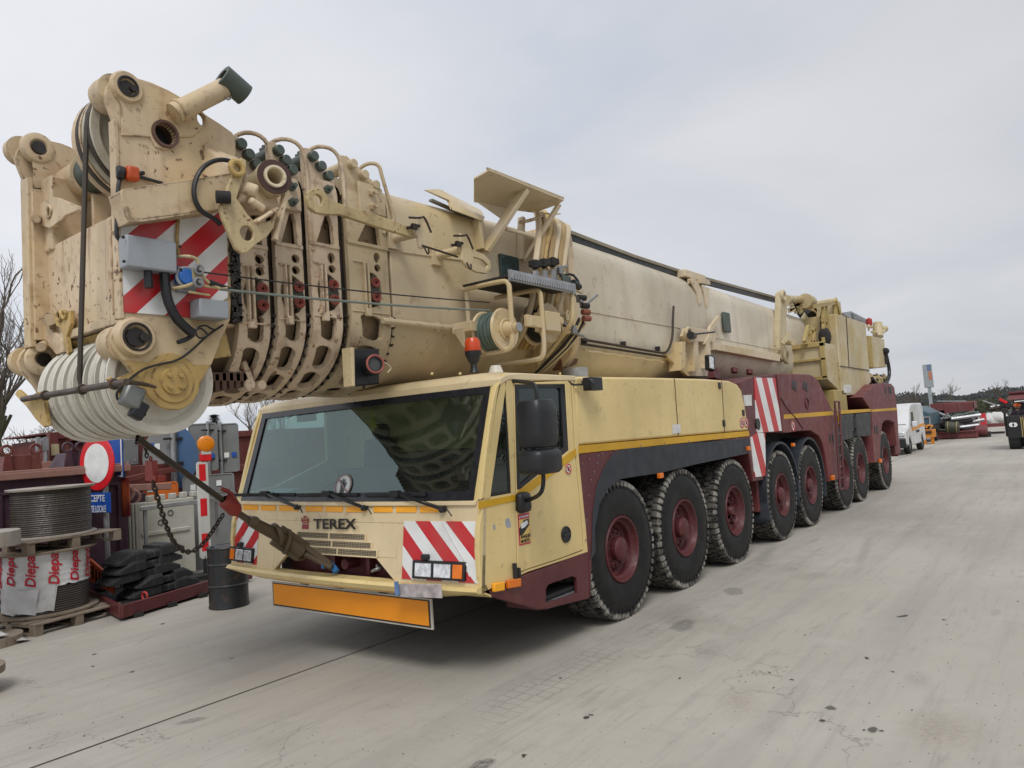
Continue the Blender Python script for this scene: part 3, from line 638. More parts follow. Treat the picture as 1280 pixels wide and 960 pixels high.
# ---- mirrors
mir = M(); a0 = S(664, 476.5, .03); yM = -.38
mir.tube([S(641,476,.0), S(652,477,-.10), S(668,479,yM+.02), S(671,490,yM), S(671.5,505,yM)], .018, 8, 2)
mo = mir.obj('mirror', M_BLACK, crane)
mir = M(); mir.tube([S(652,627,-.02), S(662,625,-.10), S(676,618,yM), S(679.5,606,yM), S(679,590,yM)], .018, 8, 2); mir.obj('mirror_arm', M_BLACK, mo)
def housing(x0, x1, z0, z1, y, name, dx=.16):
    m = M(); ring = []
    for k in range(9):
        t = k/8; zz = z0+(z1-z0)*t; q = 1-abs(2*t-1)**6*.18
        ring.append([m.bm.verts.new(((x0+x1)/2+math.copysign(abs(math.cos(a))**.45, math.cos(a))*(x1-x0)/2*q, y+math.copysign(abs(math.sin(a))**.6, math.sin(a))*.14*q, zz)) for a in [2*PI*i/20 for i in range(20)]])
    for A, B_ in zip(ring, ring[1:]):
        for i in range(20): m.bm.faces.new((A[i], A[(i+1)%20], B_[(i+1)%20], B_[i]))
    m.bm.faces.new(ring[0][::-1]); m.bm.faces.new(ring[-1]); return m.obj(name, M_BLACK, mo, sharp=50, bevel=.01)
pA, pB = S(655, 500, yM), S(687, 560, yM)
housing(pA.x, pB.x, S(670,560,yM).z, S(670,500,yM).z, yM, 'mirror_housing')
pA, pB = S(657.5, 562, yM), S(692, 592, yM)
housing(pA.x, pB.x, S(670,593,yM).z, S(670,562,yM).z, yM, 'mirror_housing')
m = M(); p = S(654, 628, -.03); m.box(p, (.16,.10,.18)); m.obj('mirror_bracket', M_BLACK, mo, bevel=.04)

# ---- engine cover
eo = [(718.5,470.5),(800,471.5),(880,473.5),(912,476),(922,480.5),(927,488),(931,505),(936,538),(830,547),(723,556.5)]
eo3 = [S(*p) for p in eo]
m = M(); m.prism([Vector((p.x, 0, p.z)) for p in eo3], (0, W, 0)); ec = m.obj('engine_cover', M_CREAM, crane, bevel=.025)
gap = flat('panel_gap', (.05,.04,.02), .8)
for (a, b) in (((843,473.2),(848,544.5)), ((902,476.5),(906,540))):
    m = M(); p, q = S(*a, -.0015), S(*b, -.0015); m.beam(p, q, .012, .006, up=(0,1,0)); m.obj('panel_seam', gap, ec)
m = M(); m.splate([(723,557),(936,538.6),(937,545.0),(723,567)], [], -.004, .03, .001); m.obj('yellow_stripe', M_YEL, ec)
m = M(); m.splate([(840.5,531),(850.5,530),(851,541),(841,542)], [], -.006, .004, .0005); m.obj('label_plate', flat('label_white', (.6,.6,.58), .5), ec)
for px, py in ((899.5,482),(929.3,516),(905,529)):
    m = M(); m.box(S(px,py,-.008), (.07,.02,.09)); m.obj('latch', M_BLACK, ec, bevel=.006)
nohand(927.5, 528.5, .075, ec, -.008); nohand(933, 528, .075, ec, -.008)
# work light on the cover's corner
m = M(); p = S(741, 480, -.12); m.box(p, (.22,.10,.13)); m.cyl(p+Vector((-.08,-.02,0)), p+Vector((-.14,-.02,0)), .055); m.tube([p+Vector((-.1,.05,0)), p+Vector((-.2,.13,0)), p+Vector((-.25,.2,.1))], .012, 6, 1)
m.tube([p+Vector((0,0,.03)), p+Vector((0,.14,.03))], .02, 6); wl_ = m.obj('work_light', M_BLACK, crane, bevel=.015)
# ---- front fenders
mo_ = [(723,567.5),(937,545.5),(937,549),(900,550.5),(870,552),(832,557),(800,560),(782,561.5),(767,568),(757,583),(747,608),(742,640),(740,690),(738,747),(735.5,690),(730,640)]
m = M(); m.splate(mo_, [], .0, .03, .003); fm = m.obj('fender', M_MAR, crane, sharp=40)
fd = [(937,548),(832,556.5),(800,559.5),(782,560.8),(767,567.2),(757,582),(747,607),(742,640),(740.5,690),(739,700),(745,690),(744,660),(750,630),(762,609),(776,599),(790,596.5),(825,591.5),(870,580.5),(937,566.5)]
m = M(); m.splate(fd, [], -.012, .42, .004); m.obj('mud_guard', M_FEND, crane, sharp=40)
for px, py in ((727,580),(736,574),(747,570),(738,600),(735,620),(742,590),(733,650),(746,579),(732,675),(752,567),(769,563),(800,557),(830,554),(860,551),(890,549.5),(920,547.5)):
    m = M(); p = S(px, py, -.002); m.cyl(p, p+Vector((0,-.01,0)), .008, seg=8); m.obj('rivet', M_STEEL, fm)
for px, py in ((825.5,594.5),(935.5,560.5)):
    m = M(); m.box(S(px,py,-.03), (.10,.04,.06)); m.obj('side_marker', M_AMBER, crane, bevel=.006)
# under-fender dark liners
m = M(); m.bx(1.7, 6.35, .45, 3.15, 1.40, 1.62); m.bx(6.6, 11.3, .45, 3.15, 1.50, 1.9); m.bx(11.3, 17.6, .45, 3.15, 1.5, 1.75); m.obj('wheel_well', M_DARK, crane)

# ---- wheels
def tyre_mat():
    t = NT('dusty_tyre_rubber'); c = t.mix(t.ramp(t.noise(6, 6, .6), .4, .62), (.006,.0065,.007,1), (.015,.0145,.014,1))
    sp = t.n('ShaderNodeSeparateXYZ'); t.l(t.tc.outputs['Object'], sp.inputs[0])
    r2 = t.math('SQRT', t.math('ADD', t.math('MULTIPLY', sp.outputs['X'], sp.outputs['X']), t.math('MULTIPLY', sp.outputs['Z'], sp.outputs['Z'])), 0)
    e_ = t.math('MULTIPLY', t.ramp(r2, .665, .70), t.ramp(t.noise(9, 6, .65), .38, .6)); c = t.mix(t.math('MULTIPLY', e_, .75), c, (.15,.138,.12,1))
    ya = t.math('ABSOLUTE', sp.outputs['Y'], 0); sh = t.math('MULTIPLY', t.math('MULTIPLY', t.ramp(r2, .655, .675), t.ramp(ya, .035, .015)), t.ramp(t.noise(4, 7, .7), .44, .56)); c = t.mix(t.math('MULTIPLY', sh, .85), c, (.36,.34,.30,1))
    s2 = t.ramp(t.noise(30, 6, .7), .66, .7); c = t.mix(t.math('MULTIPLY', s2, .35), c, (.2,.19,.18,1))
    t.l(c, t.b.inputs['Base Color']); t.b.inputs['Roughness'].default_value = .6; t.b.inputs['Specular IOR Level'].default_value = .3; t.bump(t.noise(25, 4), .2, .005); return t.m
MT = tyre_mat()
RT_, TW = .735, .44
M_RIM = paint('rim_maroon', (.085, .011, .015), .5, .6, .5, dirtcol=(.055,.04,.032,1), sc=3)
def make_wheel(kind):
    """local: outer face towards -Y at y=0, axle along +Y"""
    m = M()
    if kind == 0:
        m.cyl((0,.10,0), (0,.16,0), .20, seg=24); m.lathe((0,0,0), (0,1,0), [(-.015,0),(-.015,.085),(0,.11),(.02,.125),(.09,.125),(.09,.145),(.16,.15)], 24)
    else:
        m.cyl((0,.10,0), (0,.2,0), .16, seg=24); m.lathe((0,0,0), (0,1,0), [(.03,0),(.03,.05),(.05,.065),(.10,.07),(.10,.12),(.14,.13)], 20)
    n = 12 if kind == 0 else 10
    for i in range(n):
        a = 2*PI*i/n; r = .175 if kind == 0 else .15; m.cyl((r*math.cos(a),.075,r*math.sin(a)), (r*math.cos(a),.16,r*math.sin(a)), .016, seg=6)
        if kind == 1: m.box((.21*math.cos(a),.12,.21*math.sin(a)), (.05,.09,.03), Euler((0,-a,0)).to_matrix())
    h = m.obj('wheel', M_RIM, crane, bevel=.004)
    m = M(); m.lathe((0,0,0), (0,1,0), [(.0,.352),(-.012,.345),(-.012,.33),(.01,.318),(.035,.312),(.05,.30),(.06,.285),(.11,.272),(.13,.25),(.16,.235),(.16,.14),(.18,.14),(.18,.25),(.16,.30),(.12,.33),(.02,.352)], 48, close=True); m.obj('rim', M_RIM, h)
    m = M(); prof = [(.03,.335),(.0,.36),(-.012,.42),(-.02,.50),(-.018,.57),(-.005,.63),(.015,.672),(.035,.70),(.06,.712)]
    m.lathe((0,0,0), (0,1,0), prof+[(TW-a, r) for a, r in prof[::-1]]+[(TW-.03,.32),(.03,.32)], 64, close=True)
    nb = 52
    for row, (y0, y1, off, hh) in enumerate(((.012,.085,0,.022),(.10,.18,.5,.022),(.195,.275,0,.022),(.29,.365,.5,.022),(.38,.43,0,.022))):
        for i in range(nb):
            a = 2*PI*(i+off)/nb; w = 2*PI/nb*(.68 if row in (0,4) else .86); r0, r1 = .690, RT_
            ya, yb = (y0, y1)
            ring = []
            if row in (0, 4): shp = [(-.5, ya), (.5, ya), (.5, yb), (-.5, yb)]
            else: shp = [(-.25, ya), (.25, ya), (.5, (ya+yb)/2), (.25, yb), (-.25, yb), (-.5, (ya+yb)/2)]
            bot = [m.bm.verts.new((r0*math.cos(a+w*k), y, r0*math.sin(a+w*k))) for k, y in shp]
            top = [m.bm.verts.new(((r1-(.012 if (row == 0 and y == ya) or (row == 4 and y == yb) else 0))*math.cos(a+w*k*.92), y, (r1-(.012 if (row == 0 and y == ya) or (row == 4 and y == yb) else 0))*math.sin(a+w*k*.92))) for k, y in shp]
            m.bm.faces.new(top); L = len(shp)
            for q in range(L): m.bm.faces.new((bot[q], bot[(q+1)%L], top[(q+1)%L], top[q]))
    for i in range(nb):  # shoulder lugs running down the sidewall
        a = 2*PI*i/nb; m.box(((.672)*math.cos(a), .008, .672*math.sin(a)), (.075,.03,.05), Euler((0,-a,0)).to_matrix())
    m.obj('tyre', MT, h, sharp=35); return h
wp = [make_wheel(0), make_wheel(1)]
WX = [2.36, 3.93, 5.60, 7.70, 9.33, 11.75, 13.20, 15.85]; kinds = [0,0,1,0,0,1,1,1]
def place_wheel(i, x, y, rz, roll):
    proto = wp[kinds[i]]
    if proto.get('used'):
        h = proto.copy(); C.objects.link(h)
        for ch in [q for q in bpy.data.objects if q.parent == proto]:
            c2 = ch.copy(); C.objects.link(c2); c2.parent = h
        if 'used' in h: del h['used']
    else: h = proto; proto['used'] = 1
    h.location = (x, y, RT_-.012); h.rotation_euler = Euler((0, roll, rz), 'XYZ')
for i, x in enumerate(WX): place_wheel(i, x, .035, 0, i*.83)
for i, x in enumerate(WX): place_wheel(i, x, W-.035, PI, i*.61)
for p_ in wp:
    if 'used' in p_: del p_['used']
# small fenders over axles 4 and 5
for x in (WX[3], WX[4]):
    m = M(); A = []
    for k in range(19):
        a = math.radians(205-k*12.5); A.append((x+.86*math.cos(a), .735+.86*math.sin(a)))
    B_ = [(x+(px-x)*.955, .735+(pz-.735)*.955) for px, pz in A]
    for k in range(18): m.prism([(A[k][0],.0,A[k][1]),(A[k+1][0],.0,A[k+1][1]),(B_[k+1][0],.0,B_[k+1][1]),(B_[k][0],.0,B_[k][1])], (0,.46,0))
    bmesh.ops.remove_doubles(m.bm, verts=m.bm.verts[:], dist=.0005); m.obj('mud_guard', M_FEND, crane)
m = M(); m.box((8.45,.02,1.50), (.09,.05,.06)); m.obj('side_marker', M_AMBER, crane, bevel=.008)

# ---- outrigger box with chevrons in front
x0_, x1_ = S(945,560).x, S(962,560).x
def xz(px, py): p = S(px, py); return (p.x, p.z)
m = M()
m.prism([Vector((a,0.03,b)) for a, b in (xz(927,478), xz(944,470), xz(975,467), xz(978,540), xz(957,541), xz(957,600), xz(944,602), xz(938,560))], (0,W-.06,0)); ob = m.obj('outrigger_box', M_MAR, crane, bevel=.015)
cm = chevron('outrigger_chevron', 'X', 1, .42, .52, .1, duty=.5)
m = M(); m.splate([(943,472),(969,472.5),(977.5,538.5),(946.5,541)], [], .018, .014, .002); m.splate([(938.5,547),(946.5,541.3),(956.5,541),(957.5,595),(944,596.5)], [], .018, .014, .002); m.obj('chevron_board', cm, ob)
m = M(); m.splate([(929.5,494),(939.5,493.5),(940,507),(931.5,507.5)], [], .02, .012, .001); m.obj('label_plate', flat('label_white', (.6,.6,.58), .5), ob)
m = M(); p = S(948,530,.008); m.cyl(p, p+Vector((0,.02,0)), .09, seg=16); m.obj('oval_hole', M_BLACK, ob)
m = M(); a_, b_ = S(940,600,.2), S(956,640,.2); m.bx(a_.x, b_.x-.1, .12, .55, b_.z+.05, a_.z+.1); m.cyl((a_.x+.2,.3,b_.z+.1),(a_.x+.2,.3,b_.z-.08),.09); m.obj('outrigger_foot', M_MARW, crane, bevel=.02)
# ---- middle maroon body
mb_ = [(972.5,467),(1000,467.5),(1013,468),(1018,471),(1024,478),(1040.5,513),(1047,512.5),(1049.5,599),(1036.5,602),(1031.5,566),(1028,553),(1024,545),(1014,538.2),(1000,538.6),(985,541),(979,541)]
m = M(); m.prism([Vector((S(*p).x,0,S(*p).z)) for p in mb_], (0,.5,0)); body = m.obj('side_body', M_MARW, crane, bevel=.015)
m = M(); m.prism([Vector((S(*p).x,.5,S(*p).z)) for p in mb_[:6]+[(1040,535),(980,537)]], (0,W-1.0,0)); m.obj('deck_housing', M_MARW, crane, bevel=.015)
m = M(); m.prism([Vector((S(*p).x,W-.5,S(*p).z)) for p in mb_], (0,.5,0)); m.obj('side_body', M_MARW, crane, bevel=.015)
m = M(); m.splate([(979.8,518.2),(1041.5,513.9),(1042,518.8),(980,523.8)], [], -.004, .003, .0005); m.obj('yellow_stripe', M_YEL, body)
for px, py in ((993,482),(1007,483)):
    for dx in (-2, 1.2): m = M(); p = S(px+dx, py+2*dx/3, -.002); m.box(p, (.10,.02,.17), (0,.3,0)); m.obj('slot', M_BLACK, body, bevel=.02)
for px, py in ((1037.5,548),(1041.2,548)): m = M(); m.box(S(px,py,-.001), (.09,.02,.16)); m.obj('slot', M_BLACK, body, bevel=.02)
nohand(991.5, 532.5, .09, body, -.006)
m = M(); p = S(1009,504,-.01); m.torus(p, (0,1,0), .10, .012, 20, 6); m.tube([S(976,497,-.01), S(985,512,-.01), S(995,522,-.01), S(1004,536,-.01)], .008, 6, 2); m.obj('hose_loop', M_MAR, body)
# ladder
m = M(); 
for dx in (0, .32): m.tube([S(1043.5,502,-.12)+Vector((dx*1,0,0)), S(1050,612,-.12)+Vector((dx,0,0))], .022, 6)
for k in range(9):
    t = k/8; a_ = S(1043.5,502,-.12)*(1-t)+S(1050,612,-.12)*t; m.tube([a_, a_+Vector((.32,0,0))], .015, 6)
m.obj('ladder', M_MAR, crane)
for px, py in ((1041,597),(1100.5,576)): m = M(); m.box(S(px,py,-.03), (.16,.05,.09)); m.obj('side_marker', M_AMBER, crane, bevel=.008)
# ---- deck with tool boxes between the bodies
a_, b_ = S(1047,513), S(1089,513)
m = M(); m.bx(a_.x, b_.x, .02, W-.02, 1.62, 1.86); dk = m.obj('deck', M_DARK, crane, bevel=.01)
m = M(); m.splate([(1047,513.2),(1088.5,511),(1088.5,514.5),(1047,518)], [], -.002, .02, .001); m.obj('yellow_stripe', M_YEL, dk)
M_TB = paint('tool_box_grey', (.028,.030,.032), 0, .3, .5, dirtcol=(.1,.1,.09,1))
for (q) in ([(1047.5,519),(1066,517.5),(1066.8,548),(1048.5,552)], [(1071,517),(1088.3,515.5),(1088.8,545),(1072,546)]):
    m = M(); m.prism([Vector((S(*p).x,0,S(*p).z)) for p in q], (0,.5,0)); m.obj('tool_box', M_TB, crane, bevel=.02)
m = M(); m.prism([Vector((S(*p).x,.06,S(*p).z)) for p in [(1064,519),(1070,518),(1071,538),(1066,539)]], (0,.05,0)); m.obj('tank_strap', M_GALV, crane)
m = M(); m.box(S(1049.5,525,-.02),(.14,.02,.22)); m.obj('warning_triangle', M_YEL, crane)
# ---- rear block
rb = [(1078,496),(1094.5,479.5),(1103,479),(1114,479.5),(1118,484),(1121.5,512),(1124,555),(1121,557),(1117.8,528),(1112,525),(1106,525.5),(1103,530),(1101.2,543),(1100.3,577),(1093,578.5),(1089.3,513)]
m = M(); m.prism([Vector((S(*p).x,0,S(*p).z)) for p in rb], (0,.55,0)); rbo = m.obj('rear_body', M_MARW, crane, bevel=.015)
m = M(); m.prism([Vector((S(*p).x,.55,S(*p).z)) for p in rb[:6]+[(1121,535),(1090,540)]], (0,W-1.1,0)); m.obj('rear_housing', M_MARW, crane, bevel=.015)
m = M(); m.prism([Vector((S(*p).x,W-.55,S(*p).z)) for p in rb], (0,.55,0)); m.obj('rear_body', M_MARW, crane, bevel=.015)
m = M(); m.splate([(1089.2,511.8),(1121.2,509.6),(1121.6,512.6),(1089.4,515)], [], -.004, .003, .0005); m.obj('yellow_stripe', M_YEL, rbo)
for px, py in ((1107,487.5),(1111.5,487.5),(1113.3,487.5)): m = M(); m.box(S(px,py,-.001), (.14,.02,.18)); m.obj('slot', M_BLACK, rbo, bevel=.02)
for px, py in ((1093.5,537),(1096.5,537)): m = M(); m.box(S(px,py,-.001), (.12,.02,.2)); m.obj('slot', M_BLACK, rbo, bevel=.02)
m = M(); a_ = S(1123,560); m.bx(17.55, 18.3, .1, W-.1, .75, 1.15); m.bx(18.3, 18.45, .3, W-.3, .7, 1.2); m.bx(18.45,18.6,.2,.6,.65,1.1); m.obj('rear_bumper', M_MARW, crane, bevel=.02)
m = M(); m.bx(17.60, 17.64, .05, .45, 1.1, 1.75); m.obj('chevron_board', cm, rbo)
# ---- cab roof items
def beacon(p, par, r=.075, h=.13):
    m = M(); m.lathe(p, (0,0,1), [(0,0),(0,.05),(.03,.035),(.08,.03),(.10,.05),(.13,r*.8),(.17,r*1.02),(.20,r*1.05)], 20); b = m.obj('beacon', M_BLACK, par)
    m = M(); m.lathe(p, (0,0,1), [(.20,r),(.205,r*1.03),(.20+h*.7,r*.95),(.20+h*.95,r*.7),(.20+h,0)], 20); m.obj('beacon_lens', paint('beacon_red_lens', (.55,.06,.012), 0, .2, .2), b)
beacon(S(593,466,.45), crane)
m = M(); p = S(620,466,.5); m.cyl(p, p+Vector((0,0,.07)), .075, .05, 12); m.obj('roof_vent', M_WHITE, shell)
for px in (632, 700, 540, 575): m = M(); p = S(px,466.5,.35); m.sphere(p+Vector((0,0,-.005)), .014); m.obj('roof_cap', M_CREAM, shell)
# interior
M_INT = flat('interior_grey', (.07,.08,.085), .7)
m = M(); fpatch(m, .15, W-.15, 1.28, 1.50, .32, .10, 10, 1); m.bx(.55,1.55,.1,W-.1,.87,.9); ci = m.obj('dashboard', M_INT, crane, bevel=.03)
for y in (.75, 2.75):
    m = M(); m.bx(.95,1.40,y-.24,y+.24,1.1,1.25); m.box((1.45,y,1.65), (.14,.46,.85), (0,.12,0)); m.box((1.52,y,2.15), (.1,.26,.2)); m.cyl((1.18,y,.87),(1.18,y,1.12),.1); m.obj('seat', flat('seat_cloth', (.03,.035,.045), .9), crane, bevel=.05)
m = M(); c0 = Vector((.78,2.75,1.52)); m.torus(c0, (-.6,0,1), .22, .015, 24); m.cyl(c0, c0+Vector((.0,0,-.35)), .03); m.beam(c0+Vector((0,-.2,0)), c0+Vector((0,.2,0)), .03, .02); m.obj('steering_wheel', M_BLACK, crane)
m = M(); c0 = FS(466,525,.12); m.plate([c0+Vector((0,a,b)) for a, b in ((0,.11),(.035,.05),(.015,.045),(.05,-.01),(.025,-.015),(.065,-.08),(.012,-.08),(.012,-.11),(-.012,-.11),(-.012,-.08),(-.065,-.08),(-.025,-.015),(-.05,-.01),(-.015,.045),(-.035,.05))], [], .004, c0, (0,1,0), (0,0,1), .0005); m.tube([c0+Vector((0,0,.1)), c0+Vector((0.02,0,.27))], .003, 4); m.obj('air_freshener', flat('freshener_yellow', (.55,.42,.03), .7), crane)
m = M(); m.bx(1.5,1.56,1.0,2.6,1.5,1.9); m.box((1.0,1.75,1.25),(.5,.5,.3)); m.obj('storage_console', M_INT, crane, bevel=.03)
m = M(); p = FS(383,520,.14); m.tube([p+Vector((0,.35,.0)), p+Vector((.0,.1,.06)), p+Vector((0,-.2,.02))], .01, 6, 2); m.box(p+Vector((0,-.0,-.01)), (.04,.3,.1)); m.obj('interior_mirror', M_BLACK, crane, bevel=.02)
m = M(); p = FS(345,612,.12); m.box(p+Vector((.05,0,-.02)), (.2,.42,.01), (0,-.15,.2)); m.obj('paper_sheet', flat('paper_blue', (.35,.5,.6), .7), crane)

# ------------------------------------------------------------------ BOOM
def prof(a, zt, zb, r=.24, low=.62, n=12, yc=YC):
    """closed (y,z) outline of the oval boom: flat top with round shoulders, straight sides, half-oval belly"""
    P = []
    for k in range(6): t = PI/2*k/5; P.append((yc-a+r-r*math.cos(t), zt-r+r*math.sin(t)))
    for k in range(6): t = PI/2*(1-k/5); P.append((yc+a-r+r*math.cos(t), zt-r+r*math.sin(t)))
    for k in range(2*n+1): t = PI*k/(2*n); P.append((yc+a*math.cos(t), zb+low-low*math.sin(t)))
    return P
def shell_x(m, stations, wall=.0, idx=0, caps=True):
    """stations: list of (x, profile)"""
    R_ = [[m.bm.verts.new((x, y, z)) for y, z in p] for x, p in stations]
    n = len(R_[0])
    for A, B_ in zip(R_, R_[1:]):
        for i in range(n): m.bm.faces.new((A[i], A[(i+1)%n], B_[(i+1)%n], B_[i])).material_index = idx
    if caps: m.bm.faces.new(R_[0][::-1]); m.bm.faces.new(R_[-1])
def sect(name, st, mat, bevel=.0): m = M(); shell_x(m, st); return m.obj(name, mat, crane, sharp=40, bevel=bevel)
# main sections
base = sect('boom_base_section', [(3.08, prof(.87, 4.53, 2.62, .34)), (6.0, prof(.87, 4.47, 2.60, .34)), (9.5, prof(.87, 4.40, 2.58, .34)), (14.2, prof(.87, 4.32, 2.56, .34))], M_BOOM2, .01)
mid = sect('boom_section', [(.16, prof(.80, 4.42, 2.56)), (3.15, prof(.80, 4.48, 2.58))], M_BOOM, .01)
# weld seam and side conduit
m = M(); m.tube([S(480,312,.985), S(590,327,.985)], .008, 6); m.obj('weld_seam', M_BOOM, mid)
m = M(); m.tube([S(478,401,.95), S(575,411,.95)], .03, 10)
for q in ((490,402.5),(548,408.5)): p = S(*q,.95); m.box(p+Vector((0,.03,0)), (.04,.07,.09))
m.obj('conduit', M_BOOM, mid, bevel=.004)
m = M(); m.tube([S(728,388,.915), S(850,410,.915)], .007, 6); m.tube([S(893,422,.915), S(975,438,.915)], .007, 6); m.obj('weld_seam', M_BOOM2, base)
# ---- telescopic collars with real lightening holes
def boolean(o, cutter):
    b = o.modifiers.new('cut', 'BOOLEAN'); b.operation = 'DIFFERENCE'; b.object = cutter; b.solver = 'EXACT'; b.use_self = True
    dg = bpy.context.evaluated_depsgraph_get(); dg.update(); me = bpy.data.meshes.new_from_object(o.evaluated_get(dg)); print('BOOL', len(o.data.polygons), len(me.polygons), len(cutter.data.polygons))
    o.modifiers.remove(b); old = o.data; o.data = me; me.name = o.name; bpy.data.meshes.remove(old)
    me.shade_smooth(); me.set_sharp_from_angle(angle=math.radians(34)); bpy.data.objects.remove(cutter)
XL = [(297, 336), (345.5, 380), (389, 426), (437, 486)]
collars = []
for ci_, (pl, pr_) in enumerate(XL):
    a = .765+.014*ci_; yf = YC-a
    xa, xb = S(pl, 350, yf).x, S(pr_, 350, yf).x
    zt = 4.33+.035*ci_; zb = 2.42+.025*ci_
    # ring shell
    m = M(); outer = prof(a, zt, zb); inner = prof(a-.045, zt-.045, zb+.05)
    O0 = [m.bm.verts.new((xa, y, z)) for y, z in outer]; O1 = [m.bm.verts.new((xb, y, z)) for y, z in outer]
    I0 = [m.bm.verts.new((xa, y, z)) for y, z in inner]; I1 = [m.bm.verts.new((xb, y, z)) for y, z in inner]
    n = len(outer)
    for i in range(n):
        j = (i+1)%n
        m.bm.faces.new((O0[i],O0[j],O1[j],O1[i])); m.bm.faces.new((I0[j],I0[i],I1[i],I1[j])); m.bm.faces.new((O0[j],O0[i],I0[i],I0[j])); m.bm.faces.new((O1[i],O1[j],I1[j],I1[i]))
    mat = M_COLL if ci_ < 3 else paint('collar_yellower_paint', (.49,.395,.25), .7, .5, .5)
    o = m.obj('boom_collar', mat, crane, sharp=34)
    cm_ = M(); L_ = xb-xa
    def cutY(pts): cm_.prism([Vector((x, yf-.1, z)) for x, z in pts], (0, .22, 0))
    x_ = lambda u: xa+L_*u
    zr = S((pl+pr_)/2, 305, yf).z                      # level of the trapezoid's foot
    cutY([(x_(.24), zr), (x_(.84), zr), (x_(.80), zr+.20), (x_(.72), zr+.26), (x_(.58), zr+.26), (x_(.50), zr+.20)])
    for dz in (-.115, -.21):
        cutY([(x_(.72)+.04*math.cos(t), zr+dz+(.036 if ci_ < 2 or dz < -.15 else .05)*math.sin(t)) for t in [2*PI*k/14 for k in range(14)]])
    cutY([(x_(.55)+.11*math.cos(t), zr-.42+.16*math.sin(t)) for t in [2*PI*k/18 for k in range(18)]])
    # holes round the belly
    for ang in (6, 31, 53, 74, 96, 120, 145):
        t = math.radians(180-ang) ; low = .62
        cy, cz = YC+a*math.cos(t), zb+low-low*math.sin(t)
        nrm = Vector((0, math.cos(t)/a, -math.sin(t)/low)).normalized(); tg = Vector((0, nrm.z, -nrm.y))
        c0 = Vector((xa+L_*.5, cy, cz)); hw = L_*.27; hl = .115
        cap = []
        for k in range(16):
            b_ = 2*PI*k/16; cap.append(c0+nrm*.12+Vector((1,0,0))*hw*math.cos(b_)+tg*(hl*.45*math.sin(b_)+math.copysign(hl*.55, math.sin(b_)))+Vector((1,0,0))*(-.35*hw*math.sin(b_)))
        cm_.prism(cap, -nrm*.26)
    cut = cm_.obj('cutter', mat); boolean(o, cut); collars.append(o)
    b = o.modifiers.new('edge', 'BEVEL'); b.width = .006; b.segments = 1; b.limit_method = 'ANGLE'; b.angle_limit = math.radians(60)
    # inner section seen through the holes and the greasy gap behind the collar
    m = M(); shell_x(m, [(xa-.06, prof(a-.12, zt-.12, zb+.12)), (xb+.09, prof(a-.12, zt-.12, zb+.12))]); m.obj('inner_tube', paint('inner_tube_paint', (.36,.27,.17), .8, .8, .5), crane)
    nx = xb+.05
    m = M(); P0 = prof(a-.05, zt-.05, zb+.05); shell_x(m, [(xb-.01, P0), (nx+.03, P0)])
    for k in range(900):
        i = random.randrange(14, len(P0)); y, z = P0[i]; q = Vector((xb+.02+random.uniform(-.02,.05), y, z)); d = Vector((0, y-YC, (z-3.3)*.8)).normalized()
        m.box(q+d*random.uniform(.0,.03), (random.uniform(.004,.02), random.uniform(.006,.025), random.uniform(.01,.04)), Euler((random.random()*3,random.random(),random.random()*3)).to_matrix())
    m.obj('grease_seal', M_GREASE, o)
    # side skin details: vertical rail and red rollers
    zc = zr-.42
    rx = x_(.42)
    m = M(); m.bx(rx-.045, rx-.028, yf-.035, yf+.01, zc-.20, zc+.24); m.bx(rx-.005, rx+.014, yf-.035, yf+.01, zc-.20, zc+.24); m.bx(rx-.045, rx+.014, yf-.04, yf-.0, zc-.25, zc-.18); m.bx(x_(.10), rx, yf-.012, yf+.01, zc+.23, zc+.25); m.bx(x_(.03), x_(.97), yf-.010, yf+.01, zc-.215, zc-.20)
    m.obj('guide_rail', mat, o, bevel=.006)
    m = M(); m.splate([Vector((rx+.02+.055+.055*math.cos(t), yf, zc+.005+.13*math.sin(t))) for t in [2*PI*k/18 for k in range(18)]], [], yf-.02, .02, .003); m.obj('roller_bracket', flat('dark_olive_metal', (.05,.05,.035), .5, .3), o, bevel=.02)
    for dz in (-.065, .065):
        m = M(); c0 = Vector((rx+.075, yf-.035, zc+dz)); m.torus(c0, (.3,1,0), .036, .012, 14, 6); m.cyl(c0, c0+Vector((.0,.04,0)), .018, seg=10)
        for q in range(4): t = PI*q/4; m.beam(c0+Vector((math.cos(t)*.04,0,math.sin(t)*.04)), c0-Vector((math.cos(t)*.04,0,math.sin(t)*.04)), .009, .012)
        m.obj('roller', paint('roller_red', (.20,.035,.022), .6, .8, .5, sc=6), o)
    # welded facet step
    zz = zr+.28
    m = M(); m.splate([Vector((x_(.0), yf, zr-.03)), Vector((x_(1.0), yf, zr-.03)), Vector((x_(1.0), yf, zr-.0)), Vector((x_(.0), yf, zr-.0))], [], yf-.012, .02, .003)
    m.obj('facet_strip', mat, o); m = M(); m.splate([Vector((x_(.30), yf, zz)), Vector((x_(.97), yf, zz)), Vector((x_(.97), yf, zz+.18)), Vector((x_(.86), yf, zz+.27)), Vector((x_(.30), yf, zz+.27))], [], yf-.03, .035, .006); m.obj('side_plate', mat, o)
    for dz in (.06, .19):
        m = M(); q = Vector((x_(.60), yf-.03, zz+dz)); m.cyl(q+Vector((0,.04,0)), q+Vector((0,-.03,0)), .036, seg=6); m.cyl(q+Vector((0,-.03,0)), q+Vector((0,-.07,0)), .019, seg=10); m.obj('bolt', M_GREEN if ci_ < 3 else mat, o)
    # top bolt block: slanting row of heads and studs
    x0_, x1_ = x_(-.02), x_(1.0); zt2 = zt+.02
    m = M()
    blk = [(x0_, zt-.22), (x1_, zt-.22), (x1_, zt-.07), (x0_+.07, zt+.15), (x0_, zt+.14)]
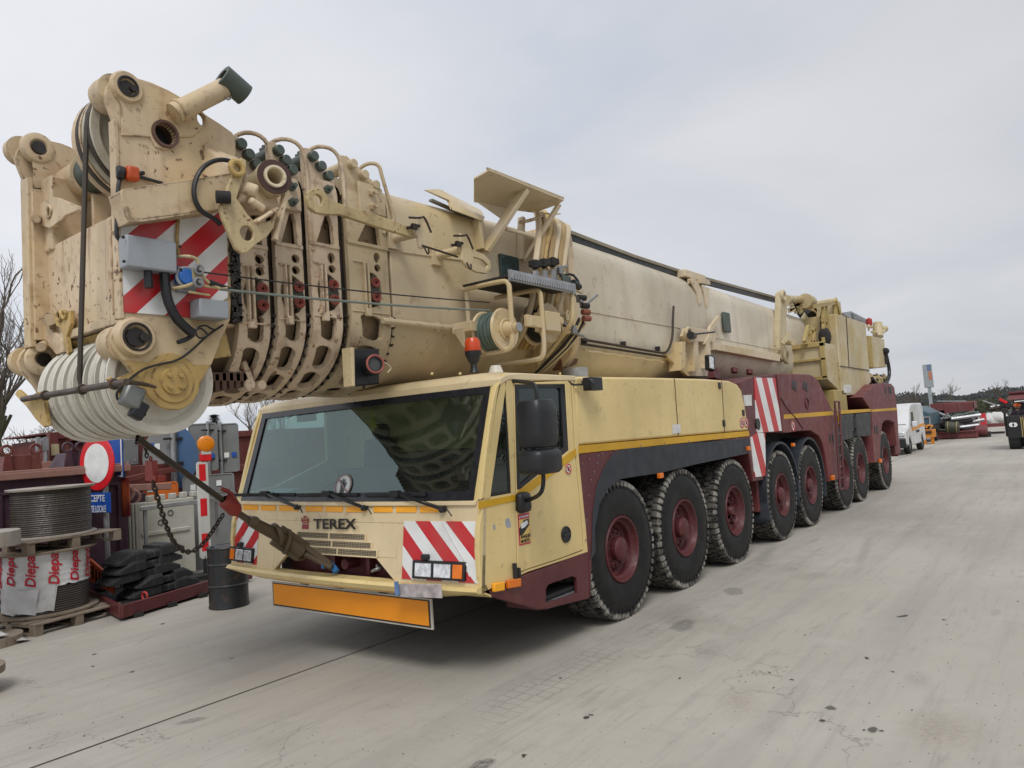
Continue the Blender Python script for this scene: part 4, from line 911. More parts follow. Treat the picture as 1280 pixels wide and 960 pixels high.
    for yy in (yf+.015, yf+.33, YC+a-.4, YC+a-.1): m = M(); m.prism([Vector((x, yy, z)) for x, z in blk], (0, .05, 0)); m.obj('bolt_block', mat, o, bevel=.008)
    MG_ = M_GREEN if ci_ < 3 else mat
    for k in range(3):
        t = (k+.4)/3; cx_, cz_ = x0_+.05+(L_-.08)*t, zt+.10-.20*t
        m = M(); m.cyl((cx_, yf-.045, cz_), (cx_, yf+.02, cz_), .042, seg=14); m.cyl((cx_, yf+.07, cz_), (cx_, yf+.45, cz_), .055, seg=14); m.obj('clamp_bolt', MG_, o, bevel=.006)
    for k in range(2):
        t = .35+.35*k; cx_, cz_ = x0_+L_*t, zt+.12-.18*t; m = M(); y_ = yf+.19; m.cyl((cx_,y_,cz_), (cx_-.0,y_,cz_+.12), .03, seg=8); m.cyl((cx_,y_,cz_+.04), (cx_,y_,cz_+.09), .052, seg=6); m.obj('stud', MG_, o)
    # hoop pipe
    m = M(); yh = yf+.0
    m.tube([(x1_-.20, yh+.30, zt+.06), (x1_-.16, yh+.12, zt+.22), (x1_-.02, yh, zt+.22), (x1_+.08, yh-.01, zt+.10), (x1_+.08, yh-.01, zt-.36)] if ci_ < 3 else [(x1_-.2, yh+.25, zt+.02), (x1_-.14, yh+.1, zt+.17), (x1_-.04, yh, zt+.17), (x1_-.01, yh, zt+.05), (x1_+.09, yh-.02, zt-.30), (x1_+.08, yh-.02, zt-.38), (x1_-.04, yh, zt-.50)], .018, 8, 2); m.obj('hoop_pipe', mat, o)
# bottom hanger lugs at the first collar
m = M(); p0 = S(300,452,1.25); p1 = S(312,482,1.25); m.beam(p0, p1, .05, .11, up=(0,1,0)); m.cyl(p1+Vector((-.03,-.06,0)), p1+Vector((-.03,.06,0)), .05, seg=14); m.cyl(p1+Vector((.08,-.06,-.0)), p1+Vector((.08,.06,0)), .04, seg=14); m.obj('hanger_lug', M_COLL, crane, bevel=.01)
m = M(); a_, b_ = S(245,486,1.3), S(306,476,1.3)
for k in range(8):
    t = k/7; q = a_*(1-t)+b_*t; m.bx(q.x-.02, q.x+.02, 1.2, 2.4, q.z-.05, q.z+.09)
m.bx(a_.x, b_.x, 1.2, 2.4, a_.z+.05, a_.z+.12); m.obj('slide_rack', paint('rusty_rack', (.10,.055,.035), .6, .6, .6), crane, bevel=.006)

# ---- boom head
YN, YFR = 1.0, 2.58
head_out = [(134,128),(131,118),(134,107),(142,98),(152,94.5),(163,94.5),(190,103),(212,113),(232,124.5),(254,141),(276,155),(291,166),(295,178),(296,215),(293,260),(292,330),(288,400),(284,408),(265,455),(250,480),(240,497),(233,505),(222,510.5),(210,510.5),(198,506),(187,498),(172,478),(160,458),(150,446),(142,436),(138,424),(142,411),(150,402),(155,392),(152,360),(149.5,300),(147.5,230),(146.5,172),(142,150)]
hole1 = circ(S(205,168.5,YN), .078, 22)
hole2 = circ(S(251,149,YN), .035, 14, ry=.05)
hp1 = circ(S(157.5,110,YN), .045, 16); hp2 = circ(S(168,422,YN), .06, 16)
m = M(); m.splate(head_out, [hole1, hole2, hp1, hp2], YN, .045, .006); hd = m.obj('boom_head', M_HEAD, crane, sharp=35)
# far cheek (same outline, at the far side)
src = [S(*p, YN) for p in head_out]
far = [Vector((p.x, YFR, p.z+.03)) for p in src]
sh = lambda H, dy=0: [Vector((p.x, YFR, p.z+.03)) for p in H]
m = M(); m.plate(far, [sh(hp1), sh(hp2)], .045, (far[0].x, YFR, far[0].z), (1,0,0), (0,0,1), .006); hf = m.obj('boom_head_far_cheek', M_HEAD, crane, sharp=35); hf.name = 'head_cheek'
# front flange edges (thin vertical lips) of both cheeks
m = M(); z0_, z1_ = S(150,398,YN).z, S(147,150,YN).z; xf_ = S(148.5,300,YN).x
m.bx(xf_-.01, xf_+.015, YN-.012, YN+.075, z0_, z1_); m.obj('head_flange', M_HEAD, hd, bevel=.004)
m = M(); m.bx(xf_-.02, xf_+.02, YFR-.12, YFR+.02, z0_, z1_); m.bx(xf_+.0, xf_+.14, YFR-.16, YFR-.12, z0_+.05, z1_-.1); m.obj('head_flange', M_HEAD, hf, bevel=.004)
# pin bosses
def boss(px, py, Y, par, r=.105, hr=.045, t=.05, mat=None):
    m = M(); c = S(px, py, Y); m.lathe(c, (0,-1,0), [(0,r*1.15),(t*.6,r*1.12),(t,r),(t,hr*1.5),(t*.8,hr*1.35),(-.02,hr)], 28); m.obj('pin_boss', mat or M_HEAD, par)
    m = M(); m.torus(c+Vector((0,-t*.95,0)), (0,1,0), hr*1.45, .010, 22, 6); m.obj('grease_ring', M_GREASE, par)
    m = M(); m.cyl(c+Vector((0,.03,0)), c+Vector((0,-t*.55,0)), hr*1.05, seg=8); m.cyl(c+Vector((hr*.8,-t,0)), c+Vector((hr*.8,-t*.3,0)), hr*.5, seg=8); m.obj('pin', M_GREASE, par)
boss(157.5,110,YN,hd,.098,.045,.035); boss(168,422,YN,hd,.118,.062,.045)
for (px,py) in ((157.5,110),(168,422)):
    c = S(px,py,YN); m = M(); c2 = Vector((c.x-.05, YN+.10, c.z-.03)); m.lathe(c2, (0,1,0), [(0,.05),(0,.118),(.05,.122),(.09,.118),(.09,.05)], 24); m.cyl((c2.x,YN+.03,c2.z),(c2.x,YN+.12,c2.z),.12); m.obj('pin_boss', M_HEAD, hd)
    m = M(); c3 = Vector((c.x, YFR-.035, c.z+.03)); m.lathe(c3, (0,-1,0), [(0,.125),(.05,.12),(.06,.10),(.06,.07),(.04,.05),(0,.05)], 26); m.obj('pin_boss', M_HEAD, hf)
    m = M(); c4 = Vector((c.x-.07, YFR+.05, c.z+.03)); m.cyl(c4, c4+Vector((0,.08,0)), .115); m.obj('pin_boss', M_HEAD, hf)
    m = M(); m.cyl(c3+Vector((0,-.03,0)), c3+Vector((0,-.063,0)), .05); m.obj('pin', M_GREASE, hf)
# doubler plate round the upper arm and large eye
dl = [(143,110),(150,99),(163,97),(190,106),(230,127),(258,145),(260,152),(256,158),(241,171),(222,171),(217,183),(206,188),(194,183),(188,171),(152,169),(152,140),(150,128),(143,118)]
m = M(); m.splate(dl, [hole1, hole2, hp1], YN-.014, .014, .004); m.obj('doubler_plate', M_HEAD, hd, sharp=35)
m = M(); c = S(205,168.5,YN); m.lathe(c, (0,-1,0), [(-.3,.078),(.03,.078),(.03,.098),(-.01,.1)], 26); m.obj('eye_ring', flat('rusty_ring', (.10,.05,.035), .6), hd)
m = M(); m.cyl(c+Vector((0,.10,0)), c+Vector((0,.35,0)), .076, seg=20); m.obj('shaft_bore', M_BLACK, hd)
# spare tube arm with grey sleeve
m = M(); a_, b_ = S(217,142,YN-.08), S(281,110,YN-.16); m.cyl(a_, b_, .072, seg=24); m.torus(a_*.88+b_*.12, (b_-a_), .072, .014, 24); rod = m.obj('tube_arm', M_HEAD, hd)
m = M(); a2, b2 = S(277.5,94,YN-.2), S(306,119,YN-.2); m.lathe(a2, b2-a2, [(0,.05),(0,.085),((b2-a2).length,.085),((b2-a2).length,.06),(.02,.05)], 24, close=True); m.obj('tube_sleeve', M_GREEN, rod)
m = M(); m.tube([S(281,121,YN-.2), S(286,126,YN-.2), S(291,118,YN-.2)], .006, 6, 1); m.obj('clip', M_STEEL, rod)
# boss ring with four bolts (lower)
m = M(); c = S(215,477,YN); m.lathe(c, (0,-1,0), [(0,.20),(.012,.195),(.012,.15),(.022,.145),(.022,.095),(.038,.09),(.038,0)], 36)
for dx, dz in ((-.04,.04),(.04,.04),(-.04,-.04),(.04,-.04)): m.cyl(c+Vector((dx,-.035,dz)), c+Vector((dx,-.06,dz)), .016, seg=6)
m.obj('sheave_axle_boss', M_HEADY, hd)
m = M(); low_ = [(152,446),(205,454.5),(266,455),(250,480),(240,497),(233,505),(222,510.5),(210,510.5),(198,506),(187,498),(172,478)]
m.splate([(157,450),(205,455.5),(264,456),(249,480),(239,497),(232,505),(222,510),(210,510),(198,505.5),(188,497.5),(173,477)], [], YN-.006, .006, .002); m.obj('ochre_plate', M_HEADY, hd)
# web plates between the cheeks
xw = xf_+.10
m = M()
P = [F(86,412,xw), F(152,383,xw), F(147,237,xw), F(81,266,xw)]; zb_ = P[0].z; zt_ = 3.86
m.bx(xw, xw+.03, YN+.045, YFR-.045, 2.98, 3.74); m.prism([(xw,YN+.045,3.74),(xw+.02,YN+.045,3.74),(xw+.75,YN+.045,4.16),(xw+.73,YN+.045,4.18)], (0,YFR-YN-.09,0))
m.bx(xw+.02, xw+.75, YN+.045, YFR-.045, 2.965, 2.99)
m.obj('front_web', M_HEAD, hd, bevel=.006)
m = M(); m.bx(xw-.035, xw, YN+.05, YFR-.3, 2.955, 3.02); m.bx(xw-.02, xw+.0, 1.30, 1.36, 2.98, 3.72); m.obj('web_rib', M_HEAD, hd, bevel=.006)
m = M(); m.prism([(xw+.05,YN+.10,2.98),(xw+.7,YN+.10,2.98),(xw+.75,YN+.10,2.75),(xw+.45,YN+.10,2.70)], (0,.03,0)); m.prism([(xw+.02,YN+.1,2.95),(xw+.04,YN+.1,2.95),(xw+.5,YN+.1,2.6),(xw+.48,YN+.1,2.58)], (0,YFR-YN-.2,0)); m.obj('lower_web', M_HEADY, hd, bevel=.005)
# latch arm hanging from the web, small eyes
m = M(); xq = xw-.06; m.plate([F(*p, xq) for p in [(67,393),(88,388),(88,404),(83,420),(86,440),(84,447),(80,430),(77,412),(70,407)]], [], .03, F(67,393,xq), (0,-1,0), (0,0,1), .004); m.torus(F(74,395,xq-.01), (1,0,0), .035, .012, 14); m.torus(F(80,393,xq-.01), (1,0,0), .03, .012, 14); m.obj('latch_arm', M_HEADY, hd)
m = M(); m.plate([F(*p, xq+.02) for p in [(46,391),(60,390),(64,400),(62,410),(70,418),(78,425),(80,440),(70,443),(58,430),(48,425)]], [], .04, F(46,391,xq+.02), (0,-1,0), (0,0,1), .004); m.cyl(F(51,434,xq-.05), F(56,431,xq+.02), .035, seg=12); m.cyl(F(62,398.5,xq-.02), F(62,398.5,xq+.05), .05, seg=16); m.obj('far_latch', M_HEAD, hf)
# upper left brackets between cheek and web
m = M(); m.plate([F(*p, xw-.05) for p in [(36,266),(38,260),(66,246),(72,247),(98,258),(99,262),(80,270),(76,276),(62,285),(36,279)]], [circ(F(61,264.5,xw-.05), .04, 12, (0,-1,0))], .03, F(36,266,xw-.05), (0,-1,0), (0,0,1), .004); m.torus(F(61,264.5,xw-.055), (1,0,0), .045, .01, 14); m.cyl(F(45,273.5,xw-.11), F(45,273.5,xw-.03), .035, seg=14); m.obj('web_bracket', M_HEAD, hf)
m = M(); m.plate([Vector((p.x, YFR-.055, p.z+.03)) for p in [S(*q, YN) for q in dl]], [], .02, (xf_, YFR-.055, 4.4), (-1,0,0), (0,0,1), .004); m.obj('doubler_plate', M_HEAD, hf, sharp=35)
m = M(); m.bx(xw-.02, xw+.22, YFR-.30, YFR-.10, 3.7, 4.30); m.bx(xw+.2, xw+.6, YFR-.5, YFR-.47, 3.8, 4.15); m.obj('cheek_column', M_HEAD, hf, bevel=.02)
# cross tube between far cheek and sheaves
ax = S(205,169,YN); AXX, AXZ = ax.x, ax.z+.02
m = M(); m.cyl((AXX,YFR-.05,AXZ), (AXX,YFR-.42,AXZ), .155, seg=28); m.cyl((AXX,YFR-.42,AXZ),(AXX,YFR-.44,AXZ),.17,seg=28); m.obj('cross_tube', M_HEAD, crane)
m = M(); m.cyl((AXX,YFR-.42,AXZ), (AXX,1.5,AXZ), .145, seg=28); m.obj('cross_tube', M_GREEN, crane)
def sheave(name, x, y, z, r, w, mat, par, hub=.12):
    m = M(); m.lathe((x,y,z), (0,1,0), [(0,hub*.5),(0,hub),(.012,hub*1.05),(w*.40,hub*1.5),(w*.40,r*.74),(.004,r*.86),(0,r),(.012,r+.004),(w*.46,r-.05),(w*.54,r-.05),(w-.012,r+.004),(w,r),(w-.004,r*.86),(w*.6,r*.74),(w*.6,hub*1.5),(w-.012,hub*1.05),(w,hub),(w,hub*.5)], 56, close=True)
    return m.obj(name, mat, par)
M_SH = paint('sheave_cream', (.50,.47,.38), .5, .6, .45)
for k, y in enumerate((1.20, 1.37)):
    sheave('sheave', AXX, y, AXZ, .405, .14, M_SH if k == 0 else M_HEAD, crane)
m = M(); m.torus((AXX,1.275,AXZ), (0,1,0), .385, .022, 48, 8); m.torus((AXX,1.44,AXZ), (0,1,0), .385, .024, 48, 8); m.obj('rope_wrap', M_ROPE, crane)
# lower sheave pack
lx, lz = S(215,477,YN).x-.02, S(215,477,YN).z+.02
ys = [1.085+i*.172 for i in range(7)]
for i, y in enumerate(ys):
    rr = .375
    sheave('sheave', lx, y, lz, rr, .108, M_WHITE, crane, hub=.14)
m = M(); m.cyl((lx,YN+.03,lz),(lx,YFR-.03,lz),.10)
for y in ys: m.lathe((lx,y+.112,lz), (0,1,0), [(0,.1),(0,.338),(.015,.345),(.045,.342),(.056,.1)], 40); m.torus((lx,y+.054,lz), (0,1,0), .342, .022, 44, 6)
m.obj('sheave_axle', M_GREASE, crane)
# rope guard bar with its ends
XB = -2.42
pb0, pb1, pb2 = F(29,499,XB), F(118,484.5,XB), F(158,477.5,XB)
pb1.z = pb0.z+(pb2.z-pb0.z)*.66
m = M(); m.cyl(pb0, pb2, .022, seg=12); m.tube([pb2, S(180,480,1.0-.06), S(195,484,YN-.06)], [.018,.01], 8, 1)
for t in (.25, .62, .9): q = pb0*(1-t)+pb2*t; m.torus(q, pb2-pb0, .028, .01, 12, 6)
m.obj('rope_guard_bar', paint('rusty_dark_bar', (.06,.045,.035), .6, .5, .5), crane)
m = M(); m.plate([F(*p, XB+.04) for p in [(18,493),(22,487),(29,493),(31,499),(46,490),(55,500),(58,525),(60,532),(54,534),(44,524),(34,510)]], [], .03, F(18,493,XB+.04), (0,-1,0), (0,0,1), .004); m.obj('guard_hanger', M_HEADY, crane)
m = M(); m.splate([(139,470),(142,475),(162,466),(172,466),(182,492),(176,503),(168,498),(160,510),(152,500),(147,484),(134,474)], [], YN-.02, .03, .004); m.obj('switch_bracket', M_HEADY, crane)
m = M(); c0 = S(165,496,YN-.07); m.box(c0, (.13,.08,.15), (0,.42,0)); ls = m.obj('limit_switch', flat('grey_alloy', (.20,.21,.20), .45, .5), crane, bevel=.02)
m = M(); m.box(S(173,513,YN-.07), (.09,.07,.12), (0,.55,0)); m.cyl(S(176,516,YN-.07), S(180,521,YN-.07), .025, seg=10); m.obj('switch_gland', M_BLACK, ls, bevel=.015)
cc = M_BLACK
def cable(name, pts, r, Y, par=crane, mat=None, sm=2):
    m = M(); m.tube([S(p[0], p[1], p[2] if len(p) > 2 else Y) for p in pts], r, 7, sm); return m.obj(name, mat or cc, par)
cable('cable', [(152,502),(147,500),(145,492),(152,483),(176,462),(200,455),(222,451),(240,438),(258,420),(279,406)], .008, YN-.03)
# channel beam on the near cheek
ch = [(151,240),(153,236.5),(283,218),(288,221),(287,243),(277,262),(180,277),(163,277),(157,270)]
c3_ = [S(*p, YN-.20) for p in ch]
m = M(); m.plate(c3_, [], .016, c3_[0], (1,0,0), (0,0,1), .003); A_, B2, C2_, D2 = S(153,236.5,YN-.2), S(283,218,YN-.2), S(278,262,YN-.2), S(163,277,YN-.2)
m.prism([D2, C2_, C2_+Vector((0,.2,0)), D2+Vector((0,.2,0))], (0,0,.015)); m.prism([A_, B2, B2+Vector((0,.2,0)), A_+Vector((0,.2,0))], (0,0,-.015))
m.prism([A_, D2, D2+Vector((0,.2,0)), A_+Vector((0,.2,0))], (.015,0,0)); m.obj('side_channel', M_HEAD, hd, bevel=.003)
m = M(); a_, b_, c_ = S(253,182,YN), S(296,204,YN-.2), S(256,222,YN)
m.prism([a_, S(300,200,YN), S(296,215,YN), c_], (0,-.012,0)); m.prism([S(253,182,YN), S(296,200,YN-.18), S(292,216,YN-.18), S(253,222,YN)], (.012,0,.0)); m.prism([S(253,182,YN), S(298,201,YN-.18), S(298,199,YN)], (0,0,.012)); m.obj('gusset', M_HEAD, hd)
# chevron board on the near cheek
q0 = S(200,300,YN); cmh = chevron('head_chevron', 'X', 1, -1, .38, .15, dull=.35, duty=.5)
m = M(); m.splate([(151.5,256),(158,272),(284,262),(285,372),(242,397),(154,390),(151,300)], [], YN-.012, .010, .002); m.obj('chevron_board', cmh, hd)
m = M(); c1, c2_ = S(155,298,YN-.10), S(219,338,YN-.10); zc_ = (c1.z+c2_.z)/2
m.box(((c1.x+c2_.x)/2, YN-.075, zc_), (c2_.x-c1.x, .12, .215)); jb = m.obj('junction_box', M_GREY, crane, bevel=.012)
m = M()
for dx in (-.19,.19):
    for dz in (-.08,.08): m.cyl(((c1.x+c2_.x)/2+dx, YN-.13, zc_+dz), ((c1.x+c2_.x)/2+dx, YN-.14, zc_+dz), .01, seg=8)
m.obj('box_screws', M_DARK, jb)
m = M(); c1, c2_ = S(244,371,YN-.10), S(282,403,YN-.10); m.box(((c1.x+c2_.x)/2, YN-.085, (c1.z+c2_.z)/2), (c2_.x-c1.x, .14, c1.z-c2_.z-.03)); m.obj('junction_box', M_GREY, crane, bevel=.01)
m = M(); c1, c2_ = S(220,333,YN-.05), S(243,367,YN-.05); m.box(((c1.x+c2_.x)/2, YN-.045, (c1.z+c2_.z)/2), (c2_.x-c1.x, .07, c1.z-c2_.z)); sk = m.obj('socket_box', M_GREY, crane, bevel=.01)
m = M(); c = S(233,347,YN-.10); m.cyl(c+Vector((0,.06,0)), c+Vector((-.01,-.04,0)), .062, .055, 24); m.obj('socket_cap', flat('socket_blue', (.02,.12,.42), .35), sk, bevel=.006)
m = M(); m.torus(c+Vector((-.005,-.01,0)), (.1,1,0), .066, .012, 24); m.obj('socket_ring', M_GREY, sk)
for pts, r in (([(185,336),(185,345),(186,360)], .028), ([(205,338),(206,352),(208,372),(218,396),(232,410),(241,417)], .034)): cable('hose', pts, r, YN-.08, sm=1)
cable('cable', [(180,216),(158,218),(150,222),(147.5,235),(147,262),(145.5,285),(146,296),(150,300),(162,296)], .014, YN-.02)
cable('cable', [(172,220),(185,224),(203,229)], .012, YN-.02)
cable('hose', [(292,203),(280,199),(265,201),(250,212),(242,232),(243,250),(252,265),(268,273),(276,281)], .017, YN-.22)
cable('cable', [(241,417),(250,408),(262,420),(248,424),(243,412),(256,405),(268,414),(279,406)], .007, YN-.06)
cable('cable', [(222,428),(234,424),(242,418)], .016, YN-.05)
cable('rusty_strap', [(222.5,275),(222,285),(221,296),(223,318)], .012, YN-.03, mat=M_HEADY, sm=0)
m = M(); p = S(165,217.5,YN-.05); m.box(p, (.085,.07,.10)); m.obj('marker_lamp', paint('lamp_orange', (.50,.07,.008), 0, .2, .25), crane, bevel=.02)
m = M(); m.cyl(p+Vector((-.04,.02,0)), p+Vector((-.09,.03,0)), .045, seg=14); m.obj('lamp_socket', M_BLACK, crane, bevel=.01)
# cable guide with pulleys where the two signal cables meet the head
m = M(); Yk = YN-.16; m.tube([S(219,321,Yk+.1), S(235,320,Yk), S(246,323,Yk), S(249,333,Yk), S(248,340,Yk)], .012, 8, 1); m.tube([S(213,361,Yk+.1), S(228,359,Yk), S(246,353,Yk)], .012, 8, 1); m.prism([S(241,336,Yk), S(250,334,Yk), S(252,352,Yk), S(243,356,Yk)], (0,.02,0))
m.tube([S(236,365,Yk), S(262,369,Yk)], .008, 6); m.tube([S(248,337,Yk), S(258,352,Yk), S(275,361,Yk-.02)], .012, 8, 1); m.tube([S(248,355,Yk), S(262,359,Yk), S(284,360,Yk-.02)], .010, 8, 1); m.obj('cable_guide', M_SUP, crane)
for q in ((248.5,337),(248,353)): m = M(); c = S(*q, Yk-.02); m.torus(c, (0,1,0), .03, .012, 14); m.cyl(c+Vector((0,.02,0)), c+Vector((0,-.03,0)), .014, seg=10); m.obj('guide_pulley', M_STEEL, crane)
def line3(name, a, b, r, mat, sag=.0, n=16):
    m = M(); pts = [a*(1-t)+b*t+Vector((0,0,-sag*4*t*(1-t))) for t in [i/n for i in range(n+1)]]; m.tube(pts, r, 6); return m.obj(name, mat, crane)
M_SIG = flat('grey_green_cable', (.16,.19,.16), .5)
line3('signal_cable', S(275,361.5,YN-.17), S(612,388,.50), .010, M_SIG, .02); line3('signal_cable', S(252,340,YN-.17), S(612,378,.55), .006, M_BLACK, .02)
m = M(); a_, b_ = S(262,353,YN-.17), S(290,362,YN-.17); m.cyl(a_, b_, .022, .014, 8); m.obj('cable_sleeve', M_BLACK, crane)
# greasy sealing strip between head and first collar
m = M(); a_ = S(289,300,YN+.0); m.bx(a_.x-.02, a_.x+.06, YN-.01, YN+.1, 3.0, 4.0)
for k in range(160): z = random.uniform(3.0,4.0); m.box((a_.x+random.uniform(-.03,.05), YN-.012, z), (random.uniform(.01,.025), .015, random.uniform(.01,.04)), (0,random.random()*3,0))
m.obj('grease_seal', M_GREASE, hd)
# head interior tube joining head to the first collar
m = M(); shell_x(m, [(-1.62, prof(.66, 4.2, 2.62)), (-1.2, prof(.66, 4.2, 2.62))]); m.obj('inner_tube', MATS['inner_tube_paint'], crane)
# ---- locking bracket assembly in front of the first collar (big ring, arm with hole)
Yb = YN-.30
m = M(); m.splate([(294,202),(302,197),(308,200),(308,210),(299,238),(296,248),(302,256),(310,268),(318,276),(332,278),(341,274),(346,262),(343,284),(334,296),(322,304),(310,315),(303,317),(295,311),(289,298),(283,283),(278,272),(275,258),(281,248),(285,232),(291,218)], [circ(S(309,291.5,Yb), .055, 16)], Yb, .035, .006); lk = m.obj('locking_bracket', paint('bracket_cream', (.50,.40,.22), .9, .4, .5, sc=2), crane, sharp=35)
m = M(); m.torus(S(296,210,Yb-.02),(0,1,0),.05,.02,16); m.obj('hinge_ring', M_HEADY, lk); m = M(); m.cyl(S(270,246,Yb), S(288,247,Yb-.04), .045, seg=12); m.obj('hydraulic_coupling', M_DARK, lk)
m = M(); c = S(342,222,Yb+.0); ax_ = Vector((-.25,-1,.0)).normalized(); m.lathe(c, -ax_, [(.24,.07),(.24,.12),(.0,.135),(-.02,.132),(-.02,.085),(.0,.07)], 36, close=True); m.obj('locking_ring', paint('ring_paint', (.52,.44,.29), .8, .4, .5, sc=2), lk)
m = M(); m.lathe(c, ax_, [(.025,.085),(.025,.128),(.020,.133),(.020,.084)], 36, close=True); m.obj('ring_face', flat('ring_rust', (.07,.035,.03), .6, .2), lk)
m = M(); m.lathe(c, ax_, [(-.2,.06),(.035,.06),(.045,.067),(.045,.083),(.03,.086),(-.2,.086)], 36, close=True); m.obj('ring_bush', paint('bush_cream', (.6,.52,.36), .3,.3,.5), lk)
m = M(); m.prism([S(313,232,Yb+.1), S(345,242,Yb+.1), S(352,262,Yb+.1), S(318,262,Yb+.1), S(306,250,Yb+.1)], (0,.2,0)); m.cyl(S(303,234,Yb+.05), S(322,240,Yb+.0), .05, seg=14); m.cyl(S(312,250,Yb), S(330,262,Yb), .03, seg=12); m.beam(S(318,278,Yb), S(345,262,Yb), .03, .10, up=(0,1,0)); m.obj('bracket_body', M_HEAD, lk, bevel=.015)
m = M(); m.beam(S(343,300,Yb+.02), S(357,240,Yb+.02), .03, .05, up=(0,1,0)); m.obj('bracket_rib', M_HEAD, lk)
# ---- swing lever with eye, running back to hooked posts
Yl = .72
m = M(); m.splate([(383,247),(384,240),(390,236),(398,235),(405,239),(411,247),(424,254),(470,268),(515,284),(520,290),(517,297),(470,283),(425,268),(408,268),(396,266),(387,259)], [circ(S(398,249.5,Yl), .045, 14)], Yl, .04, .006); lv = m.obj('swing_lever', paint('lever_cream', (.50,.39,.20), .9, .4, .5, sc=2), crane, sharp=35)
def post(px, py, par=mid):
    m = M(); a_, b_ = S(px-32,py+8,.98), S(px,py,.70); m.cyl(a_, b_, .042, seg=14); m.plate([b_+Vector((a,-.02,b)) for a, b in ((0,-.14),(.06,-.14),(.06,.14),(.0,.17),(-.02,.0))], [], .02, b_, (1,0,0), (0,0,1), .003)
    m.box(a_+Vector((0,0,0)), (.14,.06,.20)); o = m.obj('stay_post', M_BOOM, par, bevel=.006)
    m = M(); m.tube([b_+Vector((-.16,-.05,.10)), b_+Vector((-.02,-.06,.12)), b_+Vector((.06,-.03,.16)), b_+Vector((.14,-.03,.02))], .010, 6, 1); m.tube([b_+Vector((-.14,.0,.02)), b_+Vector((.0,-.02,.06))], .015, 6); m.tube([b_+Vector((.03,-.03,-.13)), b_+Vector((.05,-.05,-.2)), b_+Vector((.08,-.04,-.19)), b_+Vector((.08,-.04,-.14))], .008, 6, 1); m.box(b_+Vector((-.07,-.02,.04)), (.06,.03,.05)); m.obj('post_hook', M_CHAIN, o)
post(523, 291); post(577, 312)
m = M(); m.tube([S(528,307,.68), S(572,321,.68)], .010, 6); m.obj('hook_rod', M_CHAIN, mid)
m = M(); m.splate([(578,308),(590,312),(606,318),(613,326),(614,336),(608,342),(596,340),(584,334),(577,324)], [[(592,321),(604,325),(610,331),(608,336),(603,333),(592,327)]], .68, .03, .005); m.obj('slotted_plate', M_BOOM, mid)
# ---- raised cover plates ("hood") over the hoses
Yh = .98
def sheet(name, pts3, mat, par, t=.015):
    m = M(); a, b, c = Vector(pts3[0]), Vector(pts3[1]), Vector(pts3[2]); n = (b-a).cross(c-a).normalized(); m.prism([Vector(p) for p in pts3], n*t); return m.obj(name, mat, par, bevel=.003)
h1, h2, h3, h4 = S(611,210,.9), S(705,247,.9), S(695,252,1.35), S(596,222,1.35)
hood = sheet('cable_hood', [S(592,222,.72), S(611,211,.55), S(704,249,.52), S(697,254,.70), S(668,264,.92), S(592,251,.92)], M_BOOM, crane, -.02)
sheet('hood_lip', [S(610,209,.54), S(705.5,246.5,.51), S(704.5,251,.52), S(611,213,.55)], M_BOOM, hood, .03)
sheet('hood_skirt', [S(592,250,.91), S(632,278,.93), S(640,262,.93), S(613,251,.93)], M_BOOM, hood, .012)
m = M(); m.beam(S(656,237,.60), S(606,314,.93), .05, .13, up=(0,1,0)); m.beam(S(699,255,.56), S(655,327,.93), .04, .06, up=(0,1,0)); m.beam(S(652,272,.95), S(650,325,.95), .05, .08, up=(0,1,0)); m.tube([S(632,286,.78), S(668,296,.72)], .025, 8); m.beam(S(596,275,.95), S(600,312,.95), .05, .10, up=(0,1,0)); m.obj('hood_strut', M_BOOM, hood, bevel=.006)
m = M(); m.tube([S(650,278,.85), S(665,275,.85), S(680,269,.85)], .02, 8, 1); m.tube([S(644,262,.8), S(692,268,.8), S(700,267,.8)], .01, 6); m.obj('hood_rod', M_HEAD, hood)
fd_ = sheet('folded_flap', [S(531,237,1.0), S(549,236,1.15), S(602,263,1.15), S(606,272,.95), S(562,250,.95)], M_BOOM, crane, .012)
sheet('flap_lip', [S(562,250,.95), S(606,271,.95), S(604,276,.88), S(566,262,.88)], M_BOOM, fd_, .012)
sheet('flap_end', [S(552,236,1.14), S(563,250,.95), S(563,262,.9)], M_BOOM, fd_, .012)
m = M(); m.beam(S(538,250,1.05), S(592,274,1.05), .05, .02); m.obj('flap_base', M_STEEL, fd_)
# ---- hose bundle at the step to the base section
xs0 = S(684,330,.9).x
m = M(); shell_x(m, [(3.02, prof(.93, 4.60, 2.56)), (3.16, prof(.93, 4.60, 2.56))]); m.obj('section_collar', M_HEAD, crane, bevel=.01)
MHO = paint('hose_tan', (.36,.25,.11), .4, .5, .5)
for k in range(7):
    m = M(); x0 = 662+k*6.0; j = random.uniform(-2,2); m.tube([S(x0+6,258+k*4,1.0), S(x0+13+j,272+k*2,.86), S(x0+12,292,.76), S(x0+7-j,318,.66), S(x0+5,350,.62), S(x0+3,380,.64), S(x0-6,412,.74), S(x0-20,435,.95)], [.04,.032], 8, 2); m.obj('hose', MHO if k % 2 else M_HEADY if k == 2 else M_BOOM, crane)
for k in range(3):
    m = M(); m.box(S(669+k*11,330-k*1.5,.60), (.13,.10,.07)); m.cyl(S(669+k*11,325-k*1.5,.58), S(669+k*11,336-k*1.5,.58), .035, seg=12); m.obj('hose_clamp', M_DARK, crane, bevel=.01)
    m = M(); m.cyl(S(669+k*11,340-k,.60), S(669+k*11,352-k,.60), .045, seg=8); m.cyl(S(674+k*11,346,.58), S(674+k*11,362,.58), .02, seg=8); m.obj('hose_fitting', M_STEEL, crane)
